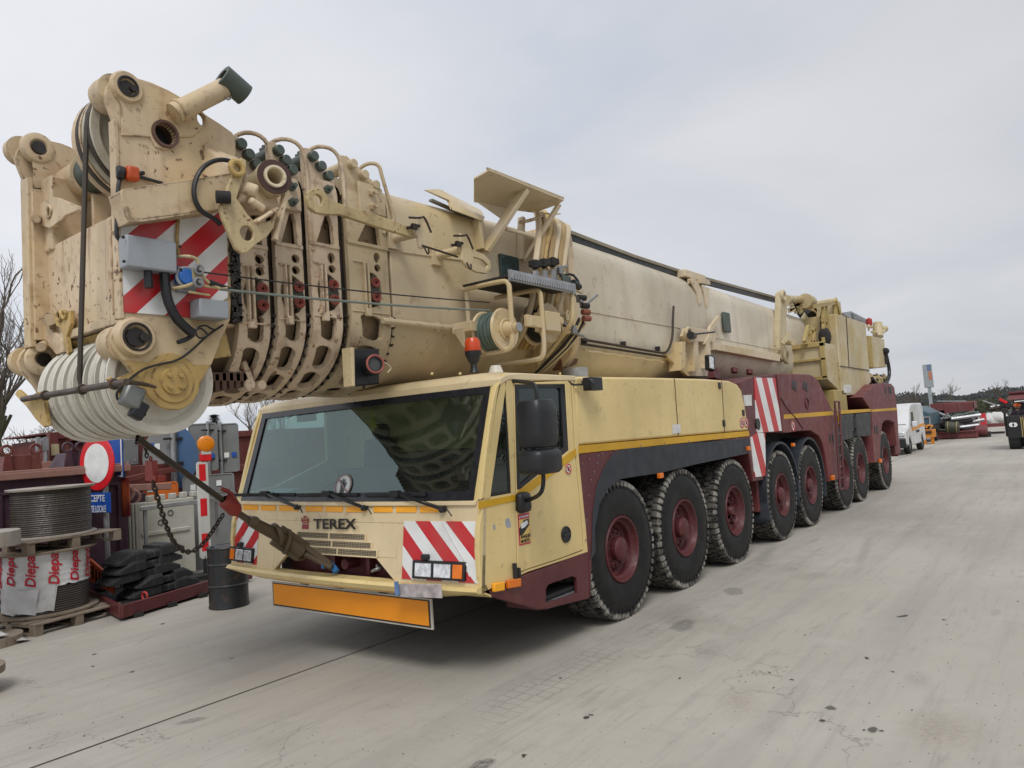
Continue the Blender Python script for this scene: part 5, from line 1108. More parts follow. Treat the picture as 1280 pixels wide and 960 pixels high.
for k in range(14):
    m = M(); p = Vector((S(700+random.uniform(-8,20),360,.6).x, random.uniform(.55,.72), random.uniform(3.10,3.9))); m.tube([p, p+Vector((random.uniform(-.1,.1),random.uniform(-.05,.02),random.uniform(-.1,.12))), p+Vector((random.uniform(.05,.35),random.uniform(-.05,.02),random.uniform(-.1,.1)))], .016, 6, 1); m.box(p, (.07,.06,.07)); m.obj('pipe_fitting', random.choice([M_BOOM, M_BOOM, M_HEAD, M_STEEL]), crane)
for (px,py) in ((723,372),(727,382),(728,390),(729,398)): m = M(); c = S(px,py,.55); m.cyl(c, c+Vector((.1,-.03,.0)), .035, seg=12); m.obj('valve_cap', random.choice([M_DARK, paint('cap_rust', (.2,.06,.03), .4,.4,.5)]), crane)
m = M(); m.prism([S(686,365,.62), S(700,368,.62), S(716,452-20,.7), S(700,455-10,.85), S(672,470-10,.95)], (0,.10,0)) ; m.obj('hose_tray', M_BOOM, crane, bevel=.01)
for k in range(4): 
    m = M(); m.tube([S(724+k*2.5,398+k*2,.60), S(712+k*2,425+k,.65), S(685+k*1.5,452+k,.85), S(668+k,468,1.0)], .018, 6, 1); m.obj('hydraulic_pipe', M_BOOM if k % 2 else M_DARK, crane)
m = M(); m.tube([S(700,345,.55), S(715,342,.5), S(722,350,.45), S(724,356,.45)], .016, 6, 1); m.cyl(S(716,353,.45), S(724,359,.45), .04, seg=12); m.obj('hand_lever', M_BLACK, crane)
m = M(); p = S(708,353,.50); m.box(p, (.16,.04,.15)); m.obj('gauge_box', M_GREEN, crane, bevel=.01)
m = M(); p = S(637,337,.97); m.box(p, (.34,.03,.32)); m.obj('inspection_glass', flat('dark_teal', (.04,.07,.07), .2), mid, bevel=.008)
# ---- reel cage
Yc0, Yc1 = .30, .92
cage = M()
CX1, CX2, CX3 = S(638,380,.35).x, S(678,400,.35).x, S(716,380,.35).x
def loop(X, zt, zl, yb, rr=.024, yt=.95):
    global cage
    cage = M(); cage.tube([(X,yt,zt),(X,.47,zt),(X,.35,zt-.02),(X,.35,zt-.16),(X,.35,zl+.14),(X,.37,zl+.02),(X,.47,zl),(X,yb,zl)], rr, 10, 2)
    return cage
ZR = S(636,349,.35).z
cg = loop(CX1, ZR, S(636,436,.35).z, .80, .026).obj('reel_cage', M_BOOM, crane); loop(CX2, ZR-.03, S(676,448,.35).z, .95, .026).obj('cage_hoop', M_BOOM, cg)
cage = M(); cage.tube([(CX3,.35,ZR), S(716,395,.35), S(714,405,.37), S(700,423,.55), S(682,446,.75)], .026, 10, 1); cage.obj('cage_hoop', M_BOOM, cg)
cage = M(); cage.tube([(CX1,.9,ZR-.03),(CX1,.9,S(583,440,.9).z)], .024, 8)
cage.obj('cage_post', M_BOOM, cg)
m = M(); m.bx(CX1-.02, CX3+.03, .34, .93, ZR+.025, ZR+.045); m.obj('cage_roof', M_DARK, cg)
m = M(); m.bx(CX1-.02, CX3+.03, .315, .34, ZR-.02, ZR+.09)
n_ = 26
for k in range(n_): x = CX1+(CX3-CX1)*(k+.5)/n_; m.box((x,.308,ZR+.035), (.03,.012,.085), (0,.5,0))
m.obj('step_plate', M_GALV, cg)
m = M(); p = S(585,410,.78); m.box(p, (.20,.25,.10)); m.prism([S(568,412,Yc1-.1), S(583,435,Yc1-.3), S(580,408,Yc1-.3)], (0,.03,0)); m.obj('cage_bracket', M_BOOM, cg, bevel=.01)
def reel(cx_, cz_, y0, y1, r, cablemat, name='cable_reel'):
    m = M(); m.lathe((cx_,y0,cz_), (0,1,0), [(0,.06),(0,r),(.02,r+.012),(.035,r),(.035,r*.66),(y1-y0-.035,r*.66),(y1-y0-.035,r),(y1-y0-.02,r+.012),(y1-y0,r),(y1-y0,.06)], 40, close=True)
    for k in range(6): a = PI*k/3; m.cyl((cx_+r*.55*math.cos(a),y0-.004,cz_+r*.55*math.sin(a)),(cx_+r*.55*math.cos(a),y0+.01,cz_+r*.55*math.sin(a)),.03,seg=12)
    rl = m.obj(name, M_BOOM, crane)
    m = M()
    n = 9; w = (y1-y0-.07)/n
    for k in range(n): m.torus((cx_, y0+.035+w*(k+.5), cz_), (0,1,0), r*.84+.01*(k%2), w*.55, 36, 8)
    m.obj('wound_cable', cablemat, rl)
    m = M(); m.cyl((cx_,y0,cz_),(cx_,y0-.11,cz_),.085,.065,24); m.cyl((cx_,y0-.11,cz_),(cx_,y0-.16,cz_),.045,.04,20); m.torus((cx_,y0-.01,cz_),(0,1,0),.095,.014,24); m.obj('reel_hub', M_BOOM, rl, bevel=.006)
    return rl
c1 = S(636,414,.42)
r1 = reel(c1.x-.02, c1.z+.02, .44, .72, .205, flat('green_cable', (.09,.13,.11), .5), 'cable_reel')
m = M(); p = Vector((c1.x-.02,.28,c1.z+.02)); m.cyl(p, p+Vector((0,-.012,0)), .05, seg=6); m.obj('hub_emblem', M_GALV, r1)
c2_ = S(680,408,.60); r2 = reel(c2_.x+.05, c2_.z+.04, .55, .80, .215, M_BLACK, 'cable_reel')
m = M(); m.box(S(667,402,.36), (.28,.04,.12)); m.box(S(667,402,.34), (.1,.01,.09)); m.obj('reel_bracket', M_BOOM, cg, bevel=.006)
m = M(); a_, b_ = S(682,388,.34), S(702,415,.34); m.box(((a_.x+b_.x)/2,.42,(a_.z+b_.z)/2), (b_.x-a_.x,.16,a_.z-b_.z)); m.obj('control_box', M_BOOM, cg, bevel=.01)
# exhaust stack and muffler behind the cab
m = M(); p = S(718,466,1.0); m.lathe(Vector((p.x,1.0,2.50)), (0,0,1), [(0,.17),(.28,.17),(.28,.15),(.1,.14)], 28); m.obj('exhaust_silencer', flat('silvery_heat_paint', (.42,.43,.42), .45, .5, var=.25), crane)
m = M(); m.prism([S(703,462,1.05), S(703,446,1.05), S(724,421,1.05), S(727,437,1.05), S(722,455,1.05)], (0,.16,0)); m.obj('exhaust_elbow', paint('rust_brown_pipe', (.16,.075,.04), .8, .5, .6), crane, bevel=.02)
# ---- base section trim: top rail, brackets, rub pads, pipes
ZU = Vector((0,0,.05)); m = M(); pts = [p_+ZU for p_ in [S(690,288,1.12), S(730,303,1.12), S(790,325,1.12), S(850,344,1.12), S(975,377,1.12)]]
for a_, b_ in zip(pts, pts[1:]): m.beam(a_, b_, .10, .045)
rail = m.obj('cable_tray', paint('tray_olive', (.26,.23,.16), .3, .5, .5), crane)
m = M(); pts2 = [p+Vector((0,.0,-.06)) for p in pts]
for a_, b_ in zip(pts2, pts2[1:]): m.beam(a_, b_, .06, .08)
m.obj('tray_gap_shade', M_BLACK, rail)  # black strip standing for the shade in the gap under the tray
for px in (866, 877):
    m = M(); m.plate([S(*p, .90) for p in ([(863,350),(872,352),(877,362),(877,378),(874,381),(871,366)] if px == 866 else [(877,357),(887,360),(886,380),(883,384),(880,366)])], [], .03, S(863,350,.90), (1,0,0), (0,0,1), .003); m.beam(S(px-3,351,.93), S(px+8,354,1.15), .1, .08); m.obj('tray_bracket', M_BOOM, rail)
m = M(); m.bx(S(846,345,1.1).x, S(872,350,1.1).x, .95, 1.35, 4.40, 4.52); m.obj('tray_box', M_BOOM, rail, bevel=.01)
Yr = .90
m = M(); m.tube([S(842,383,Yr-.03), S(841,400,Yr-.06), S(841,418,Yr-.06), S(838,432,Yr-.06), S(833,441,Yr-.06), S(825,441,Yr-.06), S(727,424,Yr-.06)], .018, 8, 1); m.tube([S(727,430,Yr-.04), S(832,446,Yr-.04)], .016, 6); m.obj('grab_rail', M_CHAIN, base)
m = M(); m.tube([S(730,437,Yr)]+[S(730+i*9,437+i*1.3+(2.0 if i % 2 else 0),Yr-.02) for i in range(1,12)], .014, 6, 1); m.obj('loose_cable', M_BOOM, base)
for q in ((779,430),(822,436),(730,426)): m = M(); p = S(*q, Yr-.03); m.box(p, (.05,.07,.07)); m.obj('rail_clamp', M_DARK, base, bevel=.008)
# lug cluster low on the base section
m = M(); m.splate([(856,410),(863,409),(893,413),(896,420),(893,428),(872,427),(858,428),(853,420)], [circ(S(862,418,Yr-.1), .06, 14)], Yr-.10, .05, .006); lg = m.obj('support_lug', M_BOOM, crane, sharp=35)
m = M(); m.torus(S(861,418,Yr-.12),(0,1,0),.10,.03,20); m.obj('lug_ring', M_BOOM, lg)
m = M(); m.cyl(S(863,419,Yr-.22), S(867,420,Yr-.02), .06, seg=14); m.tube([S(866,418,Yr-.2), S(893,415,Yr-.2)], .015, 6); m.obj('lug_pin', M_BLACK, lg)
for pts in ([(852,427),(857,427),(857,459),(851,463)], [(868,427),(873,427),(874,460),(868,464)], [(884,427),(888,427),(889,450),(884,460)]): 
    m = M(); m.prism([S(*p, Yr-.14) for p in pts], (0,.2,0)); m.obj('lug_rib', M_BOOM, lg, bevel=.006)
m = M(); m.prism([S(*p, Yr-.03) for p in [(832,442),(852,440),(893,446),(893,470),(860,470),(836,448)]], (0,.05,0)); m.obj('rest_pad', M_BOOM, lg)
m = M(); m.plate([S(*p, Yr-.12) for p in [(899,394),(902,396),(892,412),(890,425),(884,432),(880,430),(886,420),(888,408)]], [], .05, S(899,394,Yr-.12), (1,0,0), (0,0,1), .004); m.obj('curved_arm', M_BOOM, lg)
m = M(); p = S(908,403,Yr-.03); m.box(p, (.28,.06,.36)); m.obj('inspection_glass', M_GREEN, base, bevel=.02)
m = M(); m.splate([(893,428),(975,443),(975,452),(893,437)], [], Yr-.14, .14, .006); m.obj('side_ledge', M_BOOM, base)
# pivot bracket at the rear
Yp = .80
m = M(); m.splate([(976,366),(979,362.5),(983,367),(984,385),(983,400),(982,432),(987,440),(985,451),(980,452),(976,448),(974,425),(975,395)], [circ(S(982,445,Yp), .08, 12)], Yp, .12, .008); pv = m.obj('pivot_bracket', M_SUP, crane, sharp=35)
m = M(); m.torus(S(982.5,445.5,Yp-.03),(0,1,0),.12,.045,18); m.torus(S(979,370,Yp-.02),(0,1,0),.10,.04,16); m.obj('bracket_eye', M_SUP, pv); m = M(); m.beam(S(978,430,Yp-.1), S(987,417,Yp-.2), .05, .06); m.cyl(S(984,428,Yp-.05), S(992,428,Yp-.3), .06, seg=12); m.beam(S(965,435,Yp), S(976,437,Yp), .04,.05); m.obj('bracket_fitting', M_SUP, pv)
# ---- superstructure
Ys = .25
def sp_(pts, Y, depth, name, mat, par=crane, bevel=.02): m = M(); m.prism([S(*p, Y) for p in pts], (0,depth,0)); return m.obj(name, mat, par, bevel=bevel)
sup = sp_([(1045,392),(1082,404),(1086.5,462),(1089,477),(1077,494),(1052.5,494),(1050,460)], Ys, 1.0, 'superstructure_housing', M_SUP)
m = M(); m.beam(S(1050,457.5,Ys-.003), S(1086.5,463,Ys-.003), .01, .04, up=(0,1,0)); m.beam(S(1057.5,396,Ys-.003), S(1061,459,Ys-.003), .01, .03, up=(0,1,0)); m.obj('panel_seam', gap, sup)
m = M(); m.splate([(1055,481),(1064,481),(1064.5,491),(1055.5,491)], [], Ys-.01, .01, .001); m.obj('label_plate', MATS['label_white'], sup)
fx = S(1030.5,428,Ys).x
yl_ = 1.0
fb = M(); zt_, zb2 = 3.52, 2.80
fb.prism([Vector((fx, Ys+.03, zt_)), Vector((S(1045,431,Ys).x+.1, Ys+.03, zt_)), Vector((S(1052,494,Ys).x, Ys+.03, 2.42)), Vector((S(1049,485,Ys).x, Ys+.03, 2.52)), Vector((fx, Ys+.03, zb2-.05))], (0,.95,0)); fbo = fb.obj('front_locker', M_SUP, crane, bevel=.01)
m = M(); 
for (y0_, y1_, z0_, z1_) in ((Ys,Ys+.1,zb2-.05,zt_),(.97,1.05,zb2-.05,zt_),(Ys,1.05,zt_-.08,zt_+.02),(Ys,1.05,3.14,3.19),(Ys,1.05,zb2-.08,zb2)): m.bx(fx-.06, fx+.02, y0_, y1_, z0_, z1_)
m.obj('locker_frame', M_SUPY, fbo, bevel=.006)
m = M(); m.bx(fx+1.2, fx+1.8, .7, 2.9, 1.9, 2.6); m.cyl((fx+3.0,YC,1.85),(fx+3.0,YC,2.35),1.1,seg=40); m.obj('slewing_ring', M_DARK, crane)
m = M(); m.box((13.0,.45,2.25),(1.0,.4,.5)); m.obj('hazard_plate', M_SUPY, crane, bevel=.02)
# rear unit
ru = sp_([(1089.5,420),(1105,423.5),(1108.5,459),(1092.5,460)], .35, .8, 'rear_unit', M_SUP)
m = M()
for px in (1084.5,1087.5): m.beam(S(px,420,.35), S(px+3,459,.35), .06, .06)
m.obj('unit_posts', M_SUPY, ru)
m = M(); m.bx(S(1088,465,.4).x, S(1110,465,.4).x, .4, 2.8, 2.72, 2.92); m.obj('unit_frame', M_SUPY, ru, bevel=.02)
for k in range(5): m = M(); p = S(1091+k*4.2,470+1.5*(k%2),.42); m.cyl(p, p+Vector((0,.3,-.2)), .11, seg=10); m.obj('unit_pipe', M_DARK if k % 2 else M_SUP, ru)
m = M(); m.tube([S(1090,473,.35), S(1096,481,.35), S(1104,481,.35), S(1111,475,.35), S(1112,462,.35), S(1107,440,.35)], .05, 8, 2); m.obj('hose', M_BLACK, ru)
m = M(); p = S(1097.5,421,.6); m.cyl(p, S(1097,404,.6), .15, .13, 16); m.tube([S(1100,416,.55), S(1104,415,.5), S(1107,411,.5)], .05, 6); m.sphere(S(1106,411,.5), .10); m.tube([S(1090,415,.6), S(1100,417,.6)], .04, 6); m.obj('filter_stack', M_SUP, ru)
m = M(); m.tube([S(1107,440,.3), S(1108.5,455,.3)], .04, 6); m.sphere(S(1107,439,.3), .10); m.obj('rear_mirror', M_DARK, ru)
m = M(); m.prism([S(1053,391,.9), S(1064,389,.9), S(1083,399,.9), S(1085,404,.9), S(1066,400,.9)], (0,1.0,0)); m.obj('cooler_cowl', M_GALV, sup)
for k in range(4): m = M(); m.beam(S(1065+k*.5,392+k*2.4,.88), S(1083+k*.5,401+k*1.2,.88), .03, .04); m.obj('cowl_slat', M_STEEL, sup)
m = M(); p = S(1086.5,404,.7); m.lathe(p, (0,0,1), [(-.12,.06),(0,.09),(.12,.08),(.17,0)], 14); m.obj('warning_lamp', M_RED, sup)
m = M(); m.tube([S(1084,408,.6), S(1090,409,.6)], .04, 6); m.tube([S(1086,406,.6), S(1086,413,.6)], .03, 6); m.obj('lamp_stay', M_SUP, sup)
# front ladder frame of the superstructure and winch pile
m = M()
for (a_, b_) in (((1029,383),(1030,428)),((1033,383),(1034,428)),((1044,376),(1046,431)),((1018,383),(1045,378)),((1029,412),(1045,412)),((1029,424),(1045,424)),((1028,400),(1046,403))): m.beam(S(*a_,.45), S(*b_,.45), .07, .09)
m.beam(S(1044,374,.42), S(1050,392,.42), .06, .12); m.obj('access_frame', M_SUPY, crane)
m = M(); m.bx(S(1034,420,.6).x, S(1044,400,.6).x+.3, .7, 2.4, 2.9, 4.2); m.obj('winch_recess', M_DARK, crane)
m = M()
for (a_, b_) in (((1005,428),(1010,408)),((1010,408),(1014,428)),((1018,412),(1016,428)),((1005,428),(1018,428)),((1010,409),(1018,412)),((1012,413),(1013,428))): m.beam(S(*a_,.6), S(*b_,.6), .06, .08)
m.obj('support_frame', M_SUPY, crane)
m = M(); m.cyl(S(984,374,.9), S(1006,375,.9), .09, seg=14); m.cyl(S(1006,376,.8), S(1012,378,.8), .17, seg=16); m.obj('luffing_cylinder', M_SUP, crane)
m = M()
for (a_, b_) in (((986,388),(1000,378)),((986,389),(1012,381)),((994,390),(1000,382)),((1000,390),(1010,380)),((1010,384),(1030,392)),((1012,381),(1028,396)),((984,380),(1032,384)),((1020,381),(1046,377)),((990,376),(996,390)),((1028,384),(1030,430))): m.beam(S(*a_,.9), S(*b_,.9), .05, .08)
m.obj('lattice_brace', M_SUP, crane)
for k in range(12): m = M(); p = S(1003+random.random()*26, 385+random.random()*18, 1.0+random.random()*.5); m.box(p, (.35,.2,.3), (random.random(),random.random(),0)); m.obj('winch_block', random.choice([M_SUP, M_DARK, M_SUPY, M_SUP]), crane, bevel=.02)
m = M(); p = S(1036,388,.7); m.box(p, (.8,.4,.45)); m.obj('valve_box', M_SUP, crane, bevel=.02)
m = M(); m.tube([S(1029,384,.5), S(1027,400,.5), S(1028,424,.5)], .04, 6, 1); m.sphere(S(1031,421,.45), .14, sz=1.6); m.obj('hanging_hose', M_DARK, crane)
# deck details in front of the turntable
m = M(); m.prism([S(894,459,.6), S(897,459,.6), S(902,470,.6), S(899,474,.6), S(893,472,.6)], (0,.12,0)); m.bx(S(905,470,.8).x, S(940,470,.8).x, .8, 1.2, 2.50, 2.66); m.cyl(S(918,466,.8),S(918,460,.8),.06); m.cyl(S(937,468,.8),S(937,462,.8),.06); m.obj('boom_rest', M_MAR, crane, bevel=.01)
m = M(); p = S(887.5,454,.5); m.box(p, (.2,.1,.24), (0,.1,0)); f_ = m.obj('flood_light', M_BLACK, crane, bevel=.02)
m = M(); m.box(p+Vector((-.07,-.055,0)), (.15,.01,.18), (0,.1,0)); m.obj('lamp_glass', MATS['lens'], f_)
m = M(); m.bx(S(835,467,1.0).x, S(850,467,1.0).x, .95, 1.3, 2.55, 2.66); m.bx(S(856,467,1.0).x, S(878,467,1.0).x, .95, 1.3, 2.56, 2.63); m.obj('rest_block', M_MAR, crane, bevel=.01)
# camera-like lamp unit hanging above the windshield
Yw = .92
m = M(); m.splate([(443,436),(475,435.5),(475,480),(444,483)], [], Yw, .07, .012); wk = m.obj('winch_camera', M_BLACK, crane)
m = M(); c = S(462,458,Yw-.02); ax_ = Vector((-.35,-1,.05)).normalized(); m.lathe(c, -ax_, [(0,.05),(0,.085),(-.10,.09),(-.13,.085),(-.13,.055),(-.1,.05)], 28, close=True); m.obj('lens_barrel', M_BLACK, wk)
m = M(); m.torus(c-ax_*-.13, ax_, .075, .01, 28); m.obj('lens_ring', flat('lens_ring_red', (.3,.08,.06), .4), wk)
m = M(); m.cyl(c+ax_*.10, c+ax_*.115, .06, seg=24); m.obj('lens_glass', flat('lens_dark', (.05,.055,.05), .1), wk)
m = M(); m.splate([(438.5,434),(443,434.5),(444,483),(441,482)], [], Yw-.04, .12, .003); m.obj('lamp_bracket', M_CREAMF, wk)
cable('cable', [(470,452),(480,452),(490,460),(484,466)], .008, Yw-.02, wk, M_BOOM)
# hoist rope: down the front from the top sheave, then away to the bumper
m = M(); tx = AXX-.405; m.tube([Vector((AXX+.40*math.cos(math.radians(a)),1.275,AXZ+.40*math.sin(math.radians(a)))) for a in range(60,181,15)]+[ Vector((lx-.37,1.50,lz+.05)), Vector((lx-.36,1.50,lz-.05))], .018, 8); m.obj('hoist_rope', M_ROPE, crane)

# ------------------------------------------------------------------ rope, hook and chain in front of the crane
r0 = Vector((lx-.30, 1.70, lz-.30)); r1p = FS(285, 632, -.75); r2p = FS(415, 709, -.06)
r1p = F(289, 632, -.95); ra = F(172, 546, -2.05)
m = M(); pts = [Vector((lx-.05, ra.y+.05, lz-.40)), ra, F(230,588,-1.5), F(279,624,-1.05)]
m.tube(pts, .015, 8); m.tube([p+Vector((.0,.015,-.022)) for p in pts], .013, 8)
rope = m.obj('hoist_rope', M_ROPE, crane)
m = M(); a_, b_ = F(279,624,-1.05), F(297,640,-.90); m.lathe(a_, b_-a_, [(0,.035),(.02,.062),((b_-a_).length*.8,.066),((b_-a_).length,.045),((b_-a_).length,.02)], 16); m.tube([a_+Vector((0,.03,.09)), (a_+b_)/2+Vector((0,0,.12)), b_+Vector((0,-.02,.06))], .02, 6, 1); m.obj('rope_clamp', paint('dull_red_paint', (.26,.030,.022), .6, .5, .5), rope, bevel=.006)
M_REDD = paint('dull_red_paint', (.26,.030,.022), .6, .5, .5)
M_SOCK = paint('oily_brown_socket', (.07,.048,.022), .3, .6, .5)
m = M(); a_, b_, c_, d_ = F(297,641,-.90), F(312,651,-.80), F(345,668,-.50), F(378,690,-.28)
m.tube([a_, b_], .03, 10); m.tube([b_, b_*.7+c_*.3, c_, c_*.5+d_*.5, d_], [.042,.072], 12); m.cyl(b_+Vector((0,-.09,.0)), b_+Vector((.05,.09,0)), .04, seg=12); m.torus(c_+Vector((0,-.02,.0)), (1,-.2,.3), .09, .025, 16); m.torus(c_*.6+d_*.4, (1,-.4,-.3), .10, .02, 16); m.beam(c_, d_, .05, .20, up=(0,0,1)); m.obj('wedge_socket', M_SOCK, rope, bevel=.008)
m = M(); m.tube([d_, d_*.6+r2p*.4+Vector((0,0,-.0)), r2p], .032, 8); m.tube([d_+Vector((0,0,.07)), r2p+Vector((0,.03,.03))], .03, 8); m.torus(d_+Vector((.0,0,.0)), (0,1,.5), .07, .022, 14); m.obj('tie_strap', M_SOCK, rope)
m = M(); q0_, q1_ = F(404,704,-.17), F(417,709,-.10); m.tube([q0_, (q0_+q1_)/2+Vector((0,0,.02)), q1_, q1_+Vector((0,-.04,-.04))], .03, 8, 1); m.torus(q0_, (1,-1,0), .04, .016, 12, 6); m.obj('strap_knot', flat('strap_blue', (.02,.13,.33), .7), rope)
def chain(m, pts, link=.075, r=.011, seg=8):
    P = [Vector(p) for p in pts]
    for _ in range(3):
        Q = [P[0]]
        for a, b in zip(P, P[1:]): Q += [a*.75+b*.25, a*.25+b*.75]
        P = Q+[P[-1]]
    # resample
    out_ = [P[0]]; acc = 0
    for a, b in zip(P, P[1:]):
        d = (b-a).length
        while acc+d >= link*.72:
            t = (link*.72-acc)/d; a = a.lerp(b, t); out_.append(a); d = (b-a).length; acc = 0
        acc += d
    for k, (a, b) in enumerate(zip(out_, out_[1:])):
        d = (b-a).normalized(); u = d.orthogonal().normalized() if abs(d.z) > .9 else d.cross(Vector((0,0,1))).normalized(); w = d.cross(u); s_ = u if k % 2 else w
        c = (a+b)/2; L = link/2; hw = link*.30; ring = []
        for q in range(10):
            t = 2*PI*q/10; ring.append(c+d*(L*math.cos(t))+s_*(hw*math.sin(t)))
        n = len(ring); nn = d.cross(s_); R_ = []
        for q in range(n):
            rad = (ring[q]-c).normalized(); R_.append([m.bm.verts.new(ring[q]+rad*r*math.cos(2*PI*e/5)+nn*r*math.sin(2*PI*e/5)) for e in range(5)])
        for q in range(n):
            A, B_ = R_[q], R_[(q+1)%n]
            for e in range(5): m.bm.faces.new((A[e], A[(e+1)%5], B_[(e+1)%5], B_[e]))
hk = thing('chain_hook', 'red hook hanging on a rusty chain below the hoist rope in front of the sheaves', 'hook', tuple(F(183,590,-1.9)))
XH = -1.93
m = M(); h0 = F(184,573,XH); h1 = F(184,600,XH); m.prism([F(181,576,XH), F(189,576,XH), F(191,592,XH), F(200,595,XH), F(199,602,XH), F(181,601,XH), F(181,592,XH)], (.045,0,0)); m.torus(F(185,574,XH)+Vector((.02,0,0)), (1,0,0), .016, .006, 14); m.cyl(F(192,594,XH), F(197,599,XH), .02, seg=10); m.obj('hook_body', M_REDD, hk, bevel=.006)
m = M(); chain(m, [F(178,551,XH), F(182,560,XH), F(184,573,XH)], .038, .006); m.obj('hanging_chain', M_CHAIN, hk)
m = M(); chain(m, [F(191,602,XH), F(202,640,XH+.1), F(214,675,XH+.25), F(232,693,XH+.45), F(252,684,XH+.6), F(268,660,XH+.75), F(281,640,-1.05)], .055, .0075); m.obj('slack_chain', M_CHAIN, hk)
m = M(); m.tube([F(178,520,-1.95), F(180,540,-1.94), F(179,552,-1.93)], .006, 5); m.obj('hanging_wire', M_CHAIN, hk)

# ------------------------------------------------------------------ the storage row left of the crane
M_WOOD = paint('weathered_wood', (.23,.185,.14), 0, .6, .8, dirtcol=(.05,.04,.03,1), sc=3)
M_WOODL = paint('pale_reel_wood', (.36,.33,.29), 0, .5, .75, dirtcol=(.09,.07,.05,1), sc=3)
M_CABLE = paint('greasy_wire_rope', (.045,.036,.028), .0, .5, .42, dirtcol=(.12,.10,.08,1), sc=5)
def pallet(name, label, loc, rz, L=1.15, Wd=1.05, h=.145, group=None):
    t = thing(name, label, 'pallet', loc, group, local=True); t.rotation_euler = (0,0,rz)
    for k in range(6):
        m = M(); y = -Wd/2+.06+k*(Wd-.12)/5; m.box((random.uniform(-.01,.01), y, h-.012), (L, .13, .022), (0,0,random.uniform(-.01,.01))); m.obj('deck_board', M_WOOD, t, bevel=.003)
    for x in (-L/2+.05, 0, L/2-.05):
        m = M(); m.box((x,0,h-.035), (.10,Wd,.02)); m.box((x,0,.012), (.10,Wd,.022)); m.obj('bearer_board', M_WOOD, t, bevel=.003)
        for y in (-Wd/2+.06, 0, Wd/2-.06): m = M(); m.box((x,y,.065), (.10,.12,.085)); m.obj('block', M_WOOD, t, bevel=.004)
    return t
def drum(name, label, loc, r, h, fr_, fmat, turns=24, cab=M_CABLE, group=None, top=.03, bot=.03):
    t = thing(name, label, 'cable drum', loc, group, local=True)
    m = M(); m.lathe((0,0,0), (0,0,1), [(0,0),(0,fr_),(bot,fr_),(bot,0)], 48)
    m.obj('flange', fmat, t, bevel=.004)
    m = M(); m.lathe((0,0,h-top), (0,0,1), [(0,.08),(0,fr_*.98),(top,fr_),(top,.08)], 48)
    for k in range(10): y = -fr_+fr_*2*(k+.5)/10; 
    m.obj('flange', fmat, t, bevel=.004)
    m = M(); hh = h-top-bot; d = hh/turns
    for k in range(turns): m.torus((0,0,bot+d*(k+.5)), (0,0,1), r-d*.5+random.uniform(-.004,.004), d*.56, 64, 6)
    m.lathe((0,0,bot), (0,0,1), [(0,r-d*.8),(hh,r-d*.8)], 48)
    m.obj('wound_rope', cab, t); return t
YD = 6.95
pc = S(62, 780, 6.75); pal1 = pallet('wooden_pallet', 'weathered wooden pallet on the concrete under the drum wrapped in white film', (S(68,790,6.78).x, 6.78, 0), math.radians(12), 1.12, 1.05, group='wooden pallets under the rope drums')
dx_ = S(58, 730, YD).x; zb3 = .15; zt3 = S(58,696,6.3).z
z3 = .15; h3 = 1.0-.15+.0
zz1 = S(60,690,6.4).z
d2 = drum('cable_drum', 'lower steel rope drum half wrapped in white film with red writing', (dx_, YD, .15), .485, zz1-.15, .59, M_WOOD, 26, group='rope drums')
# film wrap: a sleeve with a ragged lower edge
MF = paint('white_wrapping_film', (.62,.63,.64), 0, .15, .3, sc=3)
m = M(); H_ = zz1-.15; rr = .495
def sleeve(m, a0, a1, z0f, z1, r, n=40, nz=16, t=.004):
    G_ = []
    for i in range(n+1):
        a = a0+(a1-a0)*i/n; z0 = z0f(a); G_.append([(a, z0+(z1-z0)*k/nz) for k in range(nz+1)])
    V = [[m.bm.verts.new(((r+.006*math.sin(z*90)+.006*noise.noise(Vector((a*3,z*6,0))))*math.cos(a), (r+.006*math.sin(z*90)+.006*noise.noise(Vector((a*3,z*6,0))))*math.sin(a), z)) for a, z in c] for c in G_]
    for A, B_ in zip(V, V[1:]):
        for k in range(nz): m.bm.faces.new((A[k], B_[k], B_[k+1], A[k+1]))
camang = math.atan2(CAM.y-YD, CAM.x-dx_)
zlo = lambda a: (.34 if a > camang-.15+0 else .10)+.03*noise.noise(Vector((a*5,0,0)))
sleeve(m, camang-1.6, camang+1.9, lambda a: .36+.04*noise.noise(Vector((a*6,0,0))) if a > camang+.15 else .06+.05*noise.noise(Vector((a*6,2,0))), H_-.03, rr); wrap = m.obj('film_wrap', MF, d2, recalc=False, sharp=60)
